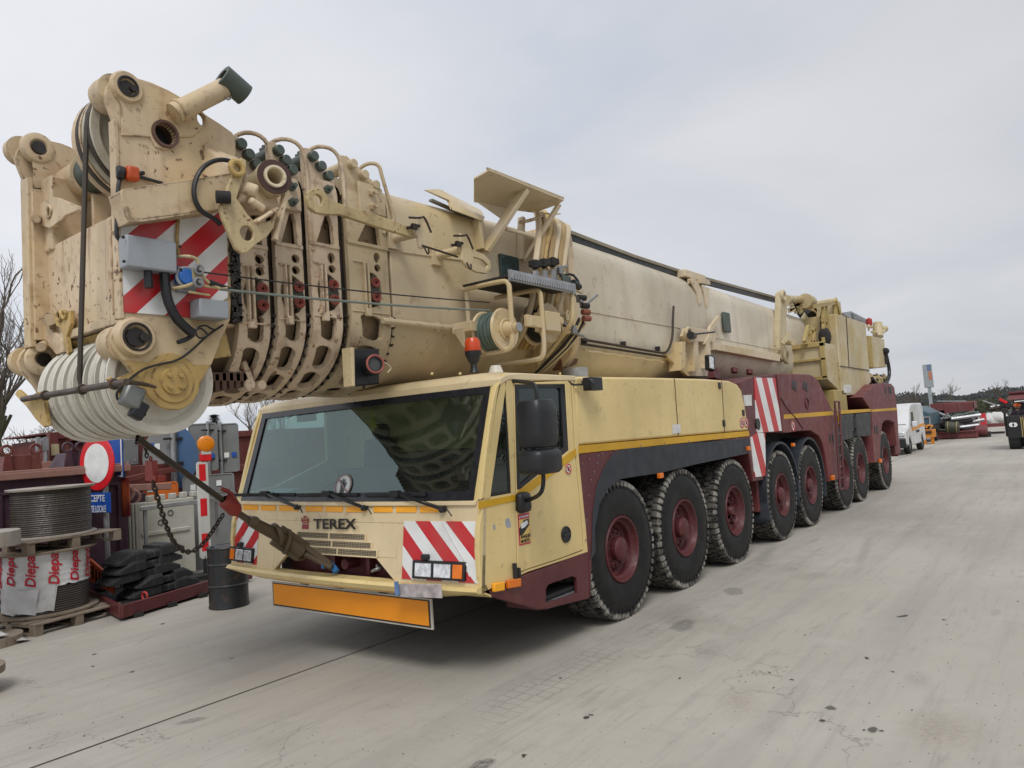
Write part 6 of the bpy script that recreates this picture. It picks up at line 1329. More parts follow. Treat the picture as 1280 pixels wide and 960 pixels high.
# loose torn corner of the film
m = M()
for i in range(7):
    for k in range(5): pass
V = [[m.bm.verts.new(((rr+.02+.05*u+.03*math.sin(v*5+u*4))*math.cos(camang-.15-.55*u-.1*v), (rr+.02+.05*u+.03*math.sin(v*5+u*4))*math.sin(camang-.15-.55*u-.1*v), .36-.33*v*(1-.3*u))) for v in [k/6 for k in range(7)]] for u in [i/8 for i in range(9)]]
for A, B_ in zip(V, V[1:]):
    for k in range(6): m.bm.faces.new((A[k], B_[k], B_[k+1], A[k+1]))
m.obj('torn_film', MF, d2, recalc=False, sharp=60)
def ctext(body, size, ang, z0, r, par, mat, bold=.004):
    cu = bpy.data.curves.new('tmp', 'FONT'); cu.body = body; cu.size = size; cu.extrude = .001; cu.offset = bold; cu.resolution_u = 4; cu.shear = .25
    o = bpy.data.objects.new('tmp', cu); me = bpy.data.meshes.new_from_object(o); bpy.data.objects.remove(o); bpy.data.curves.remove(cu)
    m = M(); m.mesh(me, Matrix.Identity(4)); bpy.data.meshes.remove(me)
    for v in m.bm.verts:
        u, w = v.co.x, v.co.y; a = ang-w/r; v.co = Vector(((r+v.co.z)*math.cos(a), (r+v.co.z)*math.sin(a), z0+u))
    bmesh.ops.recalc_face_normals(m.bm, faces=m.bm.faces[:]); return m.obj('lettering', mat, par, recalc=False)
MLR = flat('print_red', (.50,.012,.03), .4)
for k in range(-2, 5): ctext('Diepa', .165, camang+.17+.50*k-.40, .37 if k != -1 else .40, rr+.012, wrap, MLR, .004)
zt2_ = zz1
pal2 = pallet('wooden_pallet', 'weathered wooden pallet lying on top of the white wrapped drum', (S(68,680,6.95).x, 6.95, zt2_+.002), math.radians(9), 1.22, 1.0, .15, group='wooden pallets under the rope drums')
d1z = zt2_+.153; zt1 = S(68,609,6.5).z
drum('cable_drum', 'bare brown steel rope drum standing on the upper pallet', (S(64.5,640,YD).x, YD, d1z), .46, zt1-d1z, .515, M_WOODL, 22, group='rope drums')
# film scrap and wooden reels at the left edge
p = G(10, 806); m = M()
V = [[m.bm.verts.new((p.x-.3+.5*u, p.y+.35*v-.1, .02+.14*abs(math.sin(u*4+v*3))*(1-abs(2*u-1)))) for v in [k/5 for k in range(6)]] for u in [i/7 for i in range(8)]]
for A, B_ in zip(V, V[1:]):
    for k in range(5): m.bm.faces.new((A[k], A[k+1], B_[k+1], B_[k]))
tag(m.obj('film_scrap', MF, recalc=False, sharp=70), 'crumpled scrap of white wrapping film lying on the concrete beside the pallet', 'plastic film')
t = thing('wooden_reel', 'small wooden cable reel lying on the concrete at the left edge of the photo', 'cable reel', (0,0,0), local=True); p = G(0, 868); c = Vector((p.x-.22, p.y+.28, 0)); t.location = c
m = M(); m.cyl((0,0,.17),(0,0,.24),.34,seg=40); m.obj('flange', M_WOOD, t, bevel=.006)
m = M(); m.cyl((0,0,0),(0,0,.03),.24,seg=30); m.obj('flange', M_WOOD, t, bevel=.006)
m = M(); m.cyl((0,0,.03),(0,0,.17),.17,seg=24); m.cyl((0,0,.24),(0,0,.25),.05,seg=12); m.obj('core', M_WOOD, t)
t = thing('wooden_reel', 'pale round wooden reel on its own drum stack at the far left edge', 'cable reel', (0,0,0), local=True); c = S(-20, 675, 6.3); t.location = (c.x, 6.3, 0)
m = M(); m.cyl((0,0,c.z-.09),(0,0,c.z+.09),.36,seg=40); m.obj('flange', M_WOODL, t, bevel=.008)
m = M(); m.cyl((0,0,.1),(0,0,c.z-.09),.10,seg=24); m.cyl((0,0,0),(0,0,.1),.36,seg=30); m.obj('core', M_WOOD, t)
# ---- oil drum
M_OD = paint('black_drum_paint', (.016,.019,.022), .4, .5, .38, dirtcol=(.09,.07,.06,1), sc=2)
g = G(289, 762); t = thing('oil_drum', 'black steel oil drum standing on the concrete beside the cab corner', 'oil drum', (g.x+.12, g.y+.24, 0), local=True)
m = M(); R_, H_ = .25, .80; m.lathe((0,0,0), (0,0,1), [(.02,0),(.02,R_-.01),(0,R_),(.015,R_+.008),(.04,R_)]+[(.28,R_),(.295,R_+.014),(.31,R_),(.56,R_),(.575,R_+.014),(.59,R_),(H_-.03,R_),(H_-.015,R_+.01),(H_,R_),(H_-.01,R_-.015),(H_-.02,0)], 40); m.obj('drum_body', M_OD, t)
m = M(); m.cyl((.14,-.1,H_-.02),(.14,-.1,H_+.005),.03,seg=12); m.cyl((-.15,.1,H_-.02),(-.15,.1,H_+.003),.02,seg=12); m.obj('bung', M_OD, t)
# ---- maroon tray with rubber feet
A_ = G(152, 777); B2 = G(268, 742); Lf = G(106, 748)
t = thing('steel_tray', 'low maroon steel tray on the ground holding the stack of rubber feet', 'tray', tuple(A_), local=False)
zt_ = .20
m = M(); m.beam(A_+Vector((0,0,.12)), B2+Vector((.8,.3,.12)), .05, .16); m.beam(A_+Vector((0,0,.12)), Lf+Vector((0,0.2,.12)), .05, .16); m.beam(Lf+Vector((0,.2,.12)), Lf+Vector((1.8,.9,.12)), .05, .16); m.obj('tray_rim', M_MAR, t, bevel=.006)
m = M(); m.prism([A_+Vector((0,.03,.06)), B2+Vector((.5,.2,.06)), B2+Vector((.3,1.0,.06)), Lf+Vector((.05,.2,.06))], (0,0,.02)); m.obj('tray_floor', M_DARK, t)
for f_ in (.15,.5,.85): m = M(); q = A_*(1-f_)+B2*f_; m.box(q+Vector((0,.1,.03)), (.12,.3,.06)); m.obj('tray_skid', M_DARK, t)
m = M(); q = S(181,745,6.15); m.torus(q, (1,.2,0), .05, .014, 14); m.obj('lifting_eye', M_RED, t)
M_FEET = paint('black_recycled_rubber', (.024,.026,.027), 0, .8, .7, dirtcol=(.09,.09,.085,1), sc=4)
def foot(loc, rz, L, H, tilt, label):
    m = M(); Wd = .46; n = 2
    sec = [(-L/2,.02,.10,.15),(-L/2+.05,.0,.14,.2),(-L*.28,.0,H,Wd/2),(-L*.11,.0,H,Wd/2),(-L*.105,.0,H-.05,Wd/2-.04),(L*.105,.0,H-.05,Wd/2-.04),(L*.11,.0,H,Wd/2),(L*.28,.0,H,Wd/2),(L/2-.05,0,.06,.2),(L/2,.01,.04,.15)]
    sec[1] = (-L/2+.05,0,.06,.2); sec[0] = (-L/2,.01,.04,.15)
    R_ = [[m.bm.verts.new((x,-w,z0)), m.bm.verts.new((x,-w,z0+(z1-z0)*.75)), m.bm.verts.new((x,-w*.93,z1)), m.bm.verts.new((x,w*.93,z1)), m.bm.verts.new((x,w,z0+(z1-z0)*.75)), m.bm.verts.new((x,w,z0))] if True else 0 for x, z0, z1, w in [(a,b,c,d) for a,b,c,d in sec]]
    R_ = [r for r in R_]
    for A, B_ in zip(R_, R_[1:]):
        for k in range(6): m.bm.faces.new((A[k], A[(k+1)%6], B_[(k+1)%6], B_[k]))
    m.bm.faces.new(R_[0]); m.bm.faces.new(R_[-1][::-1]); t = m.obj('rubber_foot', M_FEET, bevel=.006, sharp=18); t.location = loc; t.rotation_euler = (0,tilt,rz); tag(t, label, 'rubber foot', 'rubber sign feet stacked on the tray'); return t
YF = 6.95
names = ['topmost', 'second from the top', 'middle', 'second from the bottom', 'lowest']
for k, (px, py, L, tl) in enumerate(((181,688,1.30,-.07),(179,703,1.32,-.05),(174,717,1.35,-.06),(199,733,1.15,-.03),(200,751,1.35,-.02))):
    p = S(px, py, YF); foot((p.x, YF, (S(181,688,YF).z-.10)*(1-k/4)+.10*(k/4)), math.radians(8+4*(k%2)), L*.84, .15, tl, 'black rubber sign foot, %s of the stack on the maroon tray' % names[k])
# orange crate with stencilled marks
t = thing('orange_crate', 'open orange crate with dark stencilled marks behind the wrapped drum', 'crate', tuple(S(124,740,7.5)), local=False)
m = M(); a_, b_ = S(104,700,7.3), S(141,741,7.0); m.prism([S(106,694,7.35), S(141,724,7.0), S(141,742,7.0), S(106,722,7.35)], (.04,.03,0)); m.obj('crate_side', paint('crate_orange', (.62,.10,.02), .3,.4,.5), t)
m = M()
for k in range(8): 
    f_ = (k+.7)/9; a_ = S(106,700,7.35)*(1-f_)+S(141,727,7.0)*f_; b_ = S(106,717,7.35)*(1-f_)+S(141,739,7.0)*f_; m.beam(a_+Vector((0,-.01,0)), b_+Vector((0,-.01,0)), .004, .035, up=(1,.3,0))
m.obj('stencil_marks', M_BLACK, t)

# ---- signs
def vdir(px, py): d = at(px, py, 1, 8)-CAM; d.z = 0; return d.normalized()
def signbasis(px, py, ang):
    """ux (to the viewer's right), uz, n facing the viewer turned by ang (positive: turned to the viewer's left)"""
    v = vdir(px, py); a = math.atan2(-v.y, -v.x)-ang; n = Vector((math.cos(a), math.sin(a), 0)); ux = Vector((-n.y, n.x, 0)); return ux, Vector((0,0,1)), n
MSG = paint('sign_back_grey', (.20,.21,.21), .1, .35, .5, sc=2)
MSW = flat('sign_white', (.74,.76,.74), .35); MSR = flat('sign_red', (.62,.012,.02), .35); MSB = flat('sign_blue', (.012,.075,.36), .35)
YS = 7.55
ux, uz, nn = signbasis(120, 579, math.radians(57))
c0 = S(120.5, 579, YS); hgt = (S(120,545,YS)-S(120,613,YS)).z; R_ = hgt/2
t = thing('road_sign', 'round white no vehicles sign with red rim above a small blue plate', 'road sign', (c0.x+.05, YS+.1, 0), local=False)
m = M(); m.plate(circ(c0, R_, 40, ux, uz), [], .02, c0, ux, uz, .002); m.obj('sign_face', MSR, t, sharp=35)
m = M(); c1_ = c0+nn*.004; m.plate(circ(c1_, R_*.72, 36, ux, uz), [], .003, c1_, ux, uz, .0005); m.obj('sign_disc', MSW, t)
m = M(); pb = c0-nn*.06+ux*.10; m.cyl((pb.x,pb.y,0), (pb.x,pb.y,c0.z+.3), .038, seg=14); m.obj('sign_post', M_GALV, t)
bp0 = S(121, 628, YS-.0); wpl = .62; hpl = S(120,616,YS).z-S(120,641,YS).z; c2_ = Vector((bp0.x-.02, bp0.y, S(120,628.5,YS).z))
m = M(); m.plate([c2_+ux*a*.34+uz*b*hpl/2 for a, b in ((-1.0,-1),(1.0,-1),(1.0,1),(-1.0,1))], [], .015, c2_, ux, uz, .002); pp = m.obj('text_plate', MSB, t)
text('lettering', 'EXCEPTE', .135, c2_+nn*.004+uz*.02-ux*.26, ux, uz, MSW, pp, .001, bold=.002, sx=.9)
text('lettering', 'DESSERTE LOCALE', .135, c2_+nn*.004-uz*.135-ux*.315, ux, uz, MSW, pp, .001, bold=.002, sx=.50)
YB2 = 8.0
ux, uz, nn = signbasis(142, 570, math.radians(52))
c0 = S(140.5, 571, YB2); hh = (S(140,545,YB2)-S(140,598,YB2)).z
t = thing('road_sign', 'narrow blue rectangular sign above a blurred orange panel on a grey post', 'road sign', (c0.x, YB2, 0), local=False)
m = M(); wv_ = .21; m.plate([c0+ux*a*.22+uz*b*hh/2 for a, b in ((-1,-1),(1,-1),(1,1),(-1,1))], [], .02, c0, ux, uz, .002); sb = m.obj('sign_face', MSB, t)
m = M(); c1_ = c0+nn*.003; o1 = [c1_+ux*a*.21+uz*b*(hh/2-.01) for a, b in ((-1,-1),(1,-1),(1,1),(-1,1))]; o2 = [c1_+ux*a*.185+uz*b*(hh/2-.035) for a, b in ((-1,-1),(1,-1),(1,1),(-1,1))]; m.plate(o1, [o2], .002, c1_, ux, uz, .0003); m.obj('sign_border', MSW, sb)
m = M(); m.box(c1_-ux*.12+uz*.05, (.03,.03,.3)); m.obj('sign_mark', MSW, sb)
m = M(); m.box(c1_-ux*.12+uz*.22, (.06,.06,.05)); m.obj('sign_mark', MSR, sb)
c3 = S(146, 622, YB2); m = M(); ho = (S(146,598,YB2)-S(146,646,YB2)).z; m.plate([c3+ux*a*.27+uz*b*ho/2 for a, b in ((-1,-1),(1,-1),(1,1),(-1,1))], [], .02, c3, ux, uz, .002)
def blurpanel():
    t_ = NT('blurred_orange_panel'); v = t_.noise(3.2, 1, .2); c = t_.mix(t_.ramp(v, .35, .65), (.14,.018,.014,1), (.42,.10,.03,1)); t_.l(c, t_.b.inputs['Base Color']); t_.b.inputs['Roughness'].default_value = .5; return t_.m
m.obj('orange_panel', blurpanel(), t)
m = M(); pb = c0-nn*.06+ux*.05; m.cyl((pb.x,pb.y,0), (pb.x,pb.y,c0.z+.3), .034, seg=12); m.obj('sign_post', M_GALV, t)
# delineator with amber lamp
YV = 7.35
ux, uz, nn = signbasis(255, 640, math.radians(-8))
t = thing('delineator_beacon', 'red and white striped delineator post with an amber lamp on top', 'beacon', tuple(S(255,700,YV)), local=False); zB = S(255,699,YV).z; t.location = (S(255,700,YV).x, YV, 0); t['_off'] = list(t.location)
z0_, z1_ = zB, S(255,577,YV).z; c0 = Vector((S(255,640,YV).x, YV, (z0_+z1_)/2)); hw = .088
M_PLW = paint('white_plastic', (.60,.62,.60), 0, .3, .45)
m = M(); hz = (z1_-z0_)/2; m.plate([c0+ux*a*hw+uz*b for a, b in ((-1,-hz+.04),(-.6,-hz),(.6,-hz),(1,-hz+.04),(1,hz-.03),(.7,hz),(-.7,hz),(-1,hz-.03))], [], .05, c0, ux, uz, .006); pst = m.obj('post_panel', M_PLW, t)
for (ya_, yb_) in ((580,601),(623,645),(667,689)):
    za, zb_ = S(255,ya_,YV).z, S(255,yb_,YV).z; m = M(); cc_ = Vector((c0.x, c0.y, (za+zb_)/2))+nn*.004; m.plate([cc_+ux*a*.05+uz*b*(za-zb_)/2 for a, b in ((-1,-1),(1,-1),(1,1),(-1,1))], [], .004, cc_, ux, uz, .0005); m.obj('red_stripe', MSR, pst)
m = M(); m.cyl((c0.x,c0.y+.03,0),(c0.x,c0.y+.03,z0_+.05),.03,seg=10); m.box((c0.x,c0.y+.03,.08),(.6,.35,.12)); m.obj('post_foot', M_RUB, t, bevel=.01)
lc = S(257, 555, YV); m = M(); m.box((lc.x, YV+.02, S(257,571,YV).z), (.17,.12,.15), (0,0,-.3)); lm = m.obj('lamp_base', MSR, t, bevel=.02)
m = M(); m.box((lc.x-.01, YV-.03, S(257,566,YV).z), (.15,.03,.06), (0,0,-.3)); m.obj('lamp_collar', M_PLW, lm, bevel=.008)
m = M(); m.lathe(lc, nn, [(-.05,0),(-.05,.12),(.02,.135),(.045,.13),(.07,.09),(.075,0)], 32)
for k in (.04,.08,.11): m.torus(lc+nn*(.068 if k < .09 else .055), nn, k, .006, 28, 6)
m.obj('amber_lens', paint('amber_plastic', (.85,.27,.008), 0, .1, .25), lm)
# white plastic barrier, galvanised rail, grey boards
YW = 8.3
t = thing('plastic_barrier', 'dirty white plastic road barrier behind the rubber feet', 'barrier', (S(190,680,YW).x, YW, 0), local=False)
m = M(); a_, b_ = S(160,650,YW), S(222,650,YW); zt_ = S(190,627,YW).z; m.bx(a_.x+.16, b_.x+.3, YW, YW+.18, .05, zt_)
for k in range(3): m.bx(a_.x+k*.055, a_.x+k*.055+.042, YW-.02, YW+.16, .05, zt_)
for k in range(5): m.bx(a_.x+.35+k*.19, a_.x+.45+k*.19, YW+.02, YW+.14, zt_, zt_+.10)
m.bx(a_.x+.2, b_.x+.2, YW-.03, YW, S(190,668,YW).z-.02, S(190,664,YW).z); br = m.obj('barrier_body', paint('dirty_white_plastic', (.50,.50,.44), .1, .5, .55, dirtcol=(.2,.19,.12,1)), t, bevel=.015)
for q in ((213,641),(201,653)): m = M(); p = S(*q, YW-.005); m.lathe(p, (0,-1,0), [(0,.05),(.01,.045),(-.02,.03),(-.02,0)], 14); m.obj('fixing_hole', M_DARK, br)
m = M(); a_, b_ = S(175,636,7.9), S(272,624,7.6); m.beam(a_, b_, .05, .07); m.beam(b_+Vector((0,.05,-.6)), b_+Vector((0,.05,0)), .05, .05); m.beam(a_+Vector((.1,.05,-1)), a_+Vector((.1,.05,0)), .05, .05); tag(m.obj('steel_rail', M_GALV, bevel=.008), 'galvanised rail running in front of the white barrier and the striped post', 'rail')
def roundrect(c, ux, uz, w, h, r, n=5):
    P = []
    for sx, sz, a0 in ((1,-1,-PI/2),(1,1,0),(-1,1,PI/2),(-1,-1,PI)):
        for k in range(n): a = a0+PI/2*k/(n-1); P.append(c+ux*(sx*(w/2-r)+r*math.cos(a))+uz*(sz*(h/2-r)+r*math.sin(a)))
    return P
def board(name, label, x0, x1, y0, y1, Y, ang, mat=MSG, r=.06, posts=(), stickers=()):
    cx_, cy_ = (x0+x1)/2, (y0+y1)/2; ux, uz, n_ = signbasis(cx_, cy_, ang); c = S(cx_, cy_, Y); w = (S(x1,cy_,Y)-S(x0,cy_,Y)).length/1.0; h = S(cx_,y0,Y).z-S(cx_,y1,Y).z
    w = (x1-x0)/FPX*((c-CAM).dot(FWD))/max(.3, math.cos(ang)); t = thing(name, label, 'road sign', (c.x, c.y, 0), local=False, group='road signs stored with their backs turned')
    m = M(); m.plate(roundrect(c, ux, uz, w, h, r), [], .02, c, ux, uz, .003)
    b = m.obj('sign_back', mat, t)
    m = M(); m.plate(roundrect(c+n_*.012, ux, uz, w-.0, h-.0, r), [roundrect(c, ux, uz, w-.05, h-.05, r*.8)], .012, c+n_*.012, ux, uz, .002); m.obj('sign_rim', mat, b)
    for f_ in posts:
        q = c+ux*(f_*w)+n_*.05; m = M(); m.cyl((q.x,q.y,0), (q.x,q.y,c.z+h/2+.03), .03, seg=12); m.obj('sign_post', M_GALV, t)
        for g_ in (.35,-.25): m = M(); m.box(q+uz*g_*h, (.24,.05,.03)); m.obj('clamp', M_DARK, t)
    for (u_, v_, k) in stickers:
        m = M(); q = c+ux*u_*w+uz*v_*h+n_*.016; m.plate([q+ux*a*.045+uz*b_*.05 for a, b_ in ((-1,-1),(1,-1),(1,1),(-1,1))], [], .002, q, ux, uz, .0003); m.obj('sticker', MSW if k else MSB, b)
    return t
board('stored_sign', 'grey back of a rounded rectangular road sign behind the amber lamp', 237.5, 271, 529, 589, 9.6, .1, posts=(.18,), stickers=((.1,-.2,1),(.3,-.2,0)))
board('stored_sign', 'narrow grey back of a road sign standing against the cab corner', 273.5, 298, 529, 590, 9.5, .1, posts=(-.35,), stickers=((-.1,-.15,1),(.25,-.15,0)))
board('stored_sign', 'low grey sign back with rounded corners below the tall signs', 231, 291, 593, 622, 9.0, .1, stickers=((-.3,0,1),(.2,.1,1)))
board('stored_sign', 'large plain grey sign back standing behind the striped post', 221, 296, 615, 712, 8.6, .05, r=.12)
board('stored_sign', 'orange sign back behind the white plastic barrier', 181, 221, 603, 628, 9.2, .05, mat=paint('orange_board_paint', (.62,.14,.012), .1,.3,.45), stickers=((-.3,.2,1),))
ux, uz, nn = signbasis(212, 572, .15)
c0 = S(213, 571, 9.4); R_ = (S(213,530,9.4).z-S(213,612,9.4).z)/2
t = thing('stored_sign', 'big round road sign with grey back beside a blue half disc on a galvanised post', 'road sign', (c0.x, c0.y, 0), local=False, group='road signs stored with their backs turned')
half = [c0+ux*R_*.78*math.cos(a)+uz*R_*math.sin(a) for a in [PI*.42+PI*1.16*k/24 for k in range(25)]]
m = M(); m.plate(half, [], .02, c0, ux, uz, .003); m.obj('sign_back', MSG, t)
c1_ = c0-nn*.05+ux*.03; half = [c1_+ux*R_*.72*math.cos(a)+uz*R_*math.sin(a) for a in [-PI*.55+PI*1.1*k/24 for k in range(25)]]
m = M(); m.plate(half, [], .02, c1_, ux, uz, .003); m.obj('sign_back', paint('faded_blue_back', (.055,.13,.27), .1,.3,.5), t)
q = c0+ux*.06+nn*.05; m = M(); m.cyl((q.x,q.y,.0),(q.x,q.y,c0.z+R_+.25),.045,seg=14); m.obj('sign_post', M_GALV, t)
for g_ in (.55,-.2): m = M(); m.box(q+uz*g_*R_, (.34,.06,.04)); m.obj('clamp', M_DARK, t)
for k, (u_, v_) in enumerate(((-.42,.30),(-.30,.28))):
    m = M(); q = c0+ux*u_*R_*1.2+uz*v_*R_*1.2+nn*.012; m.plate([q+ux*a*.05+uz*b*.055 for a, b in ((-1,-1),(1,-1),(1,1),(-1,1))], [], .002, q, ux, uz, .0003); m.obj('sticker', MSB if k == 0 else MSW, t)
# ---- purple skip and containers
M_PUR = paint('purple_container_paint', (.050,.022,.040), .35, .35, .5, dirtcol=(.10,.06,.07,1), sc=.8)
M_CM = paint('container_maroon', (.13,.028,.024), .5, .45, .55, sc=.8, dirtcol=(.2,.1,.08,1))
M_PINK = paint('rubbed_rim_paint', (.30,.16,.13), .5, .5, .6)
Y7 = 7.9
zt_ = S(60,588,Y7).z; x0_ = -4.5; x1_ = S(158,600,Y7).x
t = thing('skip_container', 'long low purple steel skip container behind the rope drums', 'container', ((x0_+x1_)/2, Y7+1.1, 0), local=False)
m = M(); m.bx(x0_, x1_, Y7, Y7+2.3, .15, zt_-.04); m.obj('skip_body', M_PUR, t, bevel=.01)
for k in range(8):
    x = x0_+.2+k*.86
    if x+.7 < x1_: m = M(); m.bx(x, x+.05, Y7-.05, Y7, .2, zt_-.28); m.bx(x+.72, x+.77, Y7-.05, Y7, .2, zt_-.28) ; m.bx(x, x+.77, Y7-.05, Y7, zt_-.30, zt_-.26); m.obj('side_frame', M_PUR, t, bevel=.006)
m = M(); m.bx(x0_, x1_+.03, Y7-.10, Y7+.02, zt_-.10, zt_); m.bx(x0_, x1_+.02, Y7-.08, Y7+2.35, zt_-.01, zt_+.03); m.obj('skip_rim', M_PINK, t, bevel=.012)
def lugs(name, label, X, Y, zb_, mat, w=.55):
    m = M(); m.prism([(X,Y,zb_),(X+w,Y,zb_),(X+w*.85,Y,zb_+.22),(X+.12,Y,zb_+.22)], (0,.6,0))
    for x in (X+.05, X+w-.02): m.torus((x, Y-.02, zb_+.30), (0,1,0), .07, .024, 16); m.prism([(x-.06,Y-.04,zb_),(x+.08,Y-.04,zb_),(x+.05,Y-.04,zb_+.26),(x-.03,Y-.04,zb_+.26)], (0,.03,0))
    return tag(m.obj(name, mat, bevel=.008), label, 'lifting frame', 'lifting frames on the skip')
p = S(0,586,8.9); lugs('lifting_frame', 'red brown lifting frame with two eyes lying on the skip at the left', S(3,585,8.6).x, 8.6, zt_+.03, M_CM, .45)
lugs('lifting_frame', 'purple lifting frame with round eyes on the skip left of the round sign', S(80,580,8.6).x, 8.6, zt_+.03, M_PUR, .26)
m = M(); m.bx(S(37,580,9.6).x, S(85,580,9.6).x, 9.6, 10.2, zt_+.02, zt_+.14); tag(m.obj('steel_beam', M_PINK, bevel=.01), 'pale rusty beam lying flat on the skip below the ribbed container', 'beam')
def container(name, label, x0, x1, y0, y1, z0, z1, mat, ribs=.22, panel=True):
    t = thing(name, label, 'container', ((x0+x1)/2, (y0+y1)/2, 0), local=False, group='maroon containers behind the signs')
    m = M(); P = []; x = x0+.15; k = 0
    while x < x1-.15: 
        d = 0 if k % 2 else .045; P += [(x, y0+.03+d), (min(x+ribs*.55, x1-.15), y0+.03+d)]; x += ribs; k += 1
    P = P+[(x1-.15, y1), (x0+.15, y1)]; m.prism([(a, b, z0+.12) for a, b in P], (0,0,z1-z0-.24)); m.obj('ribbed_wall', mat, t, sharp=20)
    for x in (x0, x1-.16): m = M(); m.bx(x, x+.16, y0, y0+.16, z0, z1); m.obj('corner_post', mat, t, bevel=.008)
    for z in (z0, z1-.13): m = M(); m.bx(x0+.16, x1-.16, y0+.01, y0+.14, z, z+.13); m.obj('frame_rail', mat, t, bevel=.008)
    m = M(); m.bx(x0, x1, y0+.15, y1, z1-.02, z1+.01); m.obj('roof', mat, t)
    return t
Y1 = 12.0
zc1 = S(80,540,Y1).z
c_ = container('storage_container', 'dark red ribbed shipping container with vertical bars beside the skip', S(62,560,Y1).x, S(62,560,Y1).x+1.75, Y1, Y1+2.4, 0, zc1, M_CM)
for px in (56, 65): m = M(); p = S(px,560,Y1-.4); m.cyl((p.x,Y1-.1,.3),(p.x,Y1-.1,S(px,546,Y1-.1).z),.035,seg=8); m.box((p.x,Y1-.1,S(px,555,Y1).z),(.08,.08,.25)); m.obj('locking_bar', M_GALV, c_)
m = M(); p = S(69,562,Y1-.02); m.box(p, (.14,.02,.22)); m.box(p+Vector((.02,0,-.35)), (.06,.02,.1)); m.box(p+Vector((-.17,0,-.3)), (.08,.02,.5)); m.obj('data_plate', paint('yellowed_plate', (.5,.42,.25), .2,.5,.5), c_)
Y2 = 11.0; xa_ = S(112,560,Y2).x
c_ = container('storage_container', 'dark red container with a grey cabinet behind the blue sign', xa_, xa_+6.5, Y2, Y2+2.4, 0, S(200,543,Y2).z, M_CM, ribs=.5)
t = thing('grey_cabinet', 'grey steel cabinet with a yellow and white sticker on the dark red container', 'cabinet', tuple(S(162,580,Y2-.2)), local=False)
a_, b_ = S(150,549,Y2-.2), S(174,581,Y2-.2)
m = M(); m.bx(a_.x, b_.x, Y2-.2, Y2-.02, b_.z, a_.z); m.obj('cabinet_body', MSG, t, bevel=.02)
for q in ((169,555),(169,575),(160,577)): m = M(); p = S(*q,Y2-.21); m.cyl(p, p+Vector((0,.03,0)), .03, seg=10); m.obj('cabinet_bolt', M_GALV, t)
m = M(); p = S(150.5,555,Y2-.22); m.box(p,(.09,.015,.16)); m.obj('sticker', MSW, t)
# rusty machinery and frames between skip and barrier
Ym = 8.7
for k, (x0, x1, y0, y1, lab) in enumerate(((150,183,606,615,'rusty pink steel beam resting above the purple gear behind the white barrier'),(150,176,664,674,'lower rusty pink steel beam left of the white barrier'))):
    a_, b_ = S(x0,(y0+y1)/2,Ym), S(x1,(y0+y1)/2,Ym); m = M(); m.beam(a_, b_+Vector((.4,0,0)), .16, (S(x0,y0,Ym)-S(x0,y1,Ym)).z); tag(m.obj('steel_beam', M_PINK, bevel=.012), lab, 'beam')
t = thing('machine_frame', 'dark red and purple lifting gear with shackles between the signs and the barrier', 'machinery', tuple(S(160,690,9.0)), local=False); t.location = (S(160,690,9).x, 9.0, 0); t['_off'] = list(t.location)
a_, b_ = S(148,585,9.0), S(182,585,9.0)
m = M(); m.bx(a_.x, b_.x, 9.0, 9.8, .2, S(160,618,9).z); m.obj('gear_base', M_PUR, t, bevel=.02)
m = M(); m.bx(a_.x+.1, a_.x+.22, 9.3, 9.5, .5, S(160,572,9).z); m.bx(a_.x+.30, a_.x+1.6, 9.4, 9.6, 1.2, S(160,583,9).z); m.beam((a_.x+.2,9.2,S(160,600,9).z), (a_.x+1.2,9.2,S(160,590,9).z), .08, .1); m.obj('gear_frame', M_CM, t, bevel=.01)
for q in ((165,622),(157,617)): m = M(); m.torus(S(*q,8.55), (.2,1,0), .12, .028, 16); m.obj('shackle', M_PINK, t)
# a row of more low steel things under the boom head, back to the cab
c_ = container('storage_container', 'dark red low container behind the grey sign backs and the cab corner', S(185,600,10.2).x, S(185,600,10.2).x+7, 10.2, 10.9, 0, S(260,585,10.2).z, M_CM, ribs=.4)

# ------------------------------------------------------------------ trees
M_BARK = paint('mossy_bark', (.085,.08,.045), 0, .5, .9, dirtcol=(.07,.095,.02,1), sc=3)
M_TWIG = flat('bare_twig', (.11,.09,.07), .9)
def grow(m, p, d, L, r, depth, spread, rng, maxd, up=.15):
    n = 4; pts = [p.copy()]; q = p.copy(); dd = d.copy()
    for k in range(n):
        dd = (dd+Vector((rng.uniform(-1,1),rng.uniform(-1,1),rng.uniform(-.6,1)))*.13*(1+depth*.3)+Vector((0,0,up*.3))).normalized(); q = q+dd*(L/n); pts.append(q.copy())
    m.tube(pts, [r, r*.62], 3 if depth > 2 else (5 if depth > 0 else 9))
    if depth >= maxd: return
    nb = rng.choice((3,4,4)) if depth < 3 else rng.choice((2,3,4))
    for k in range(nb):
        t = rng.uniform(.3, 1) if k else 1.0; i = min(n-1, int(t*n)); b = pts[i].lerp(pts[i+1], t*n-i) if t < 1 else pts[-1]
        nd = (dd+Vector((rng.uniform(-1,1),rng.uniform(-1,1),rng.uniform(-.3,.7)))*spread).normalized()
        grow(m, b, nd, L*rng.uniform(.52,.78), r*(.62 if k == 0 else .45), depth+1, spread, rng, maxd, up)
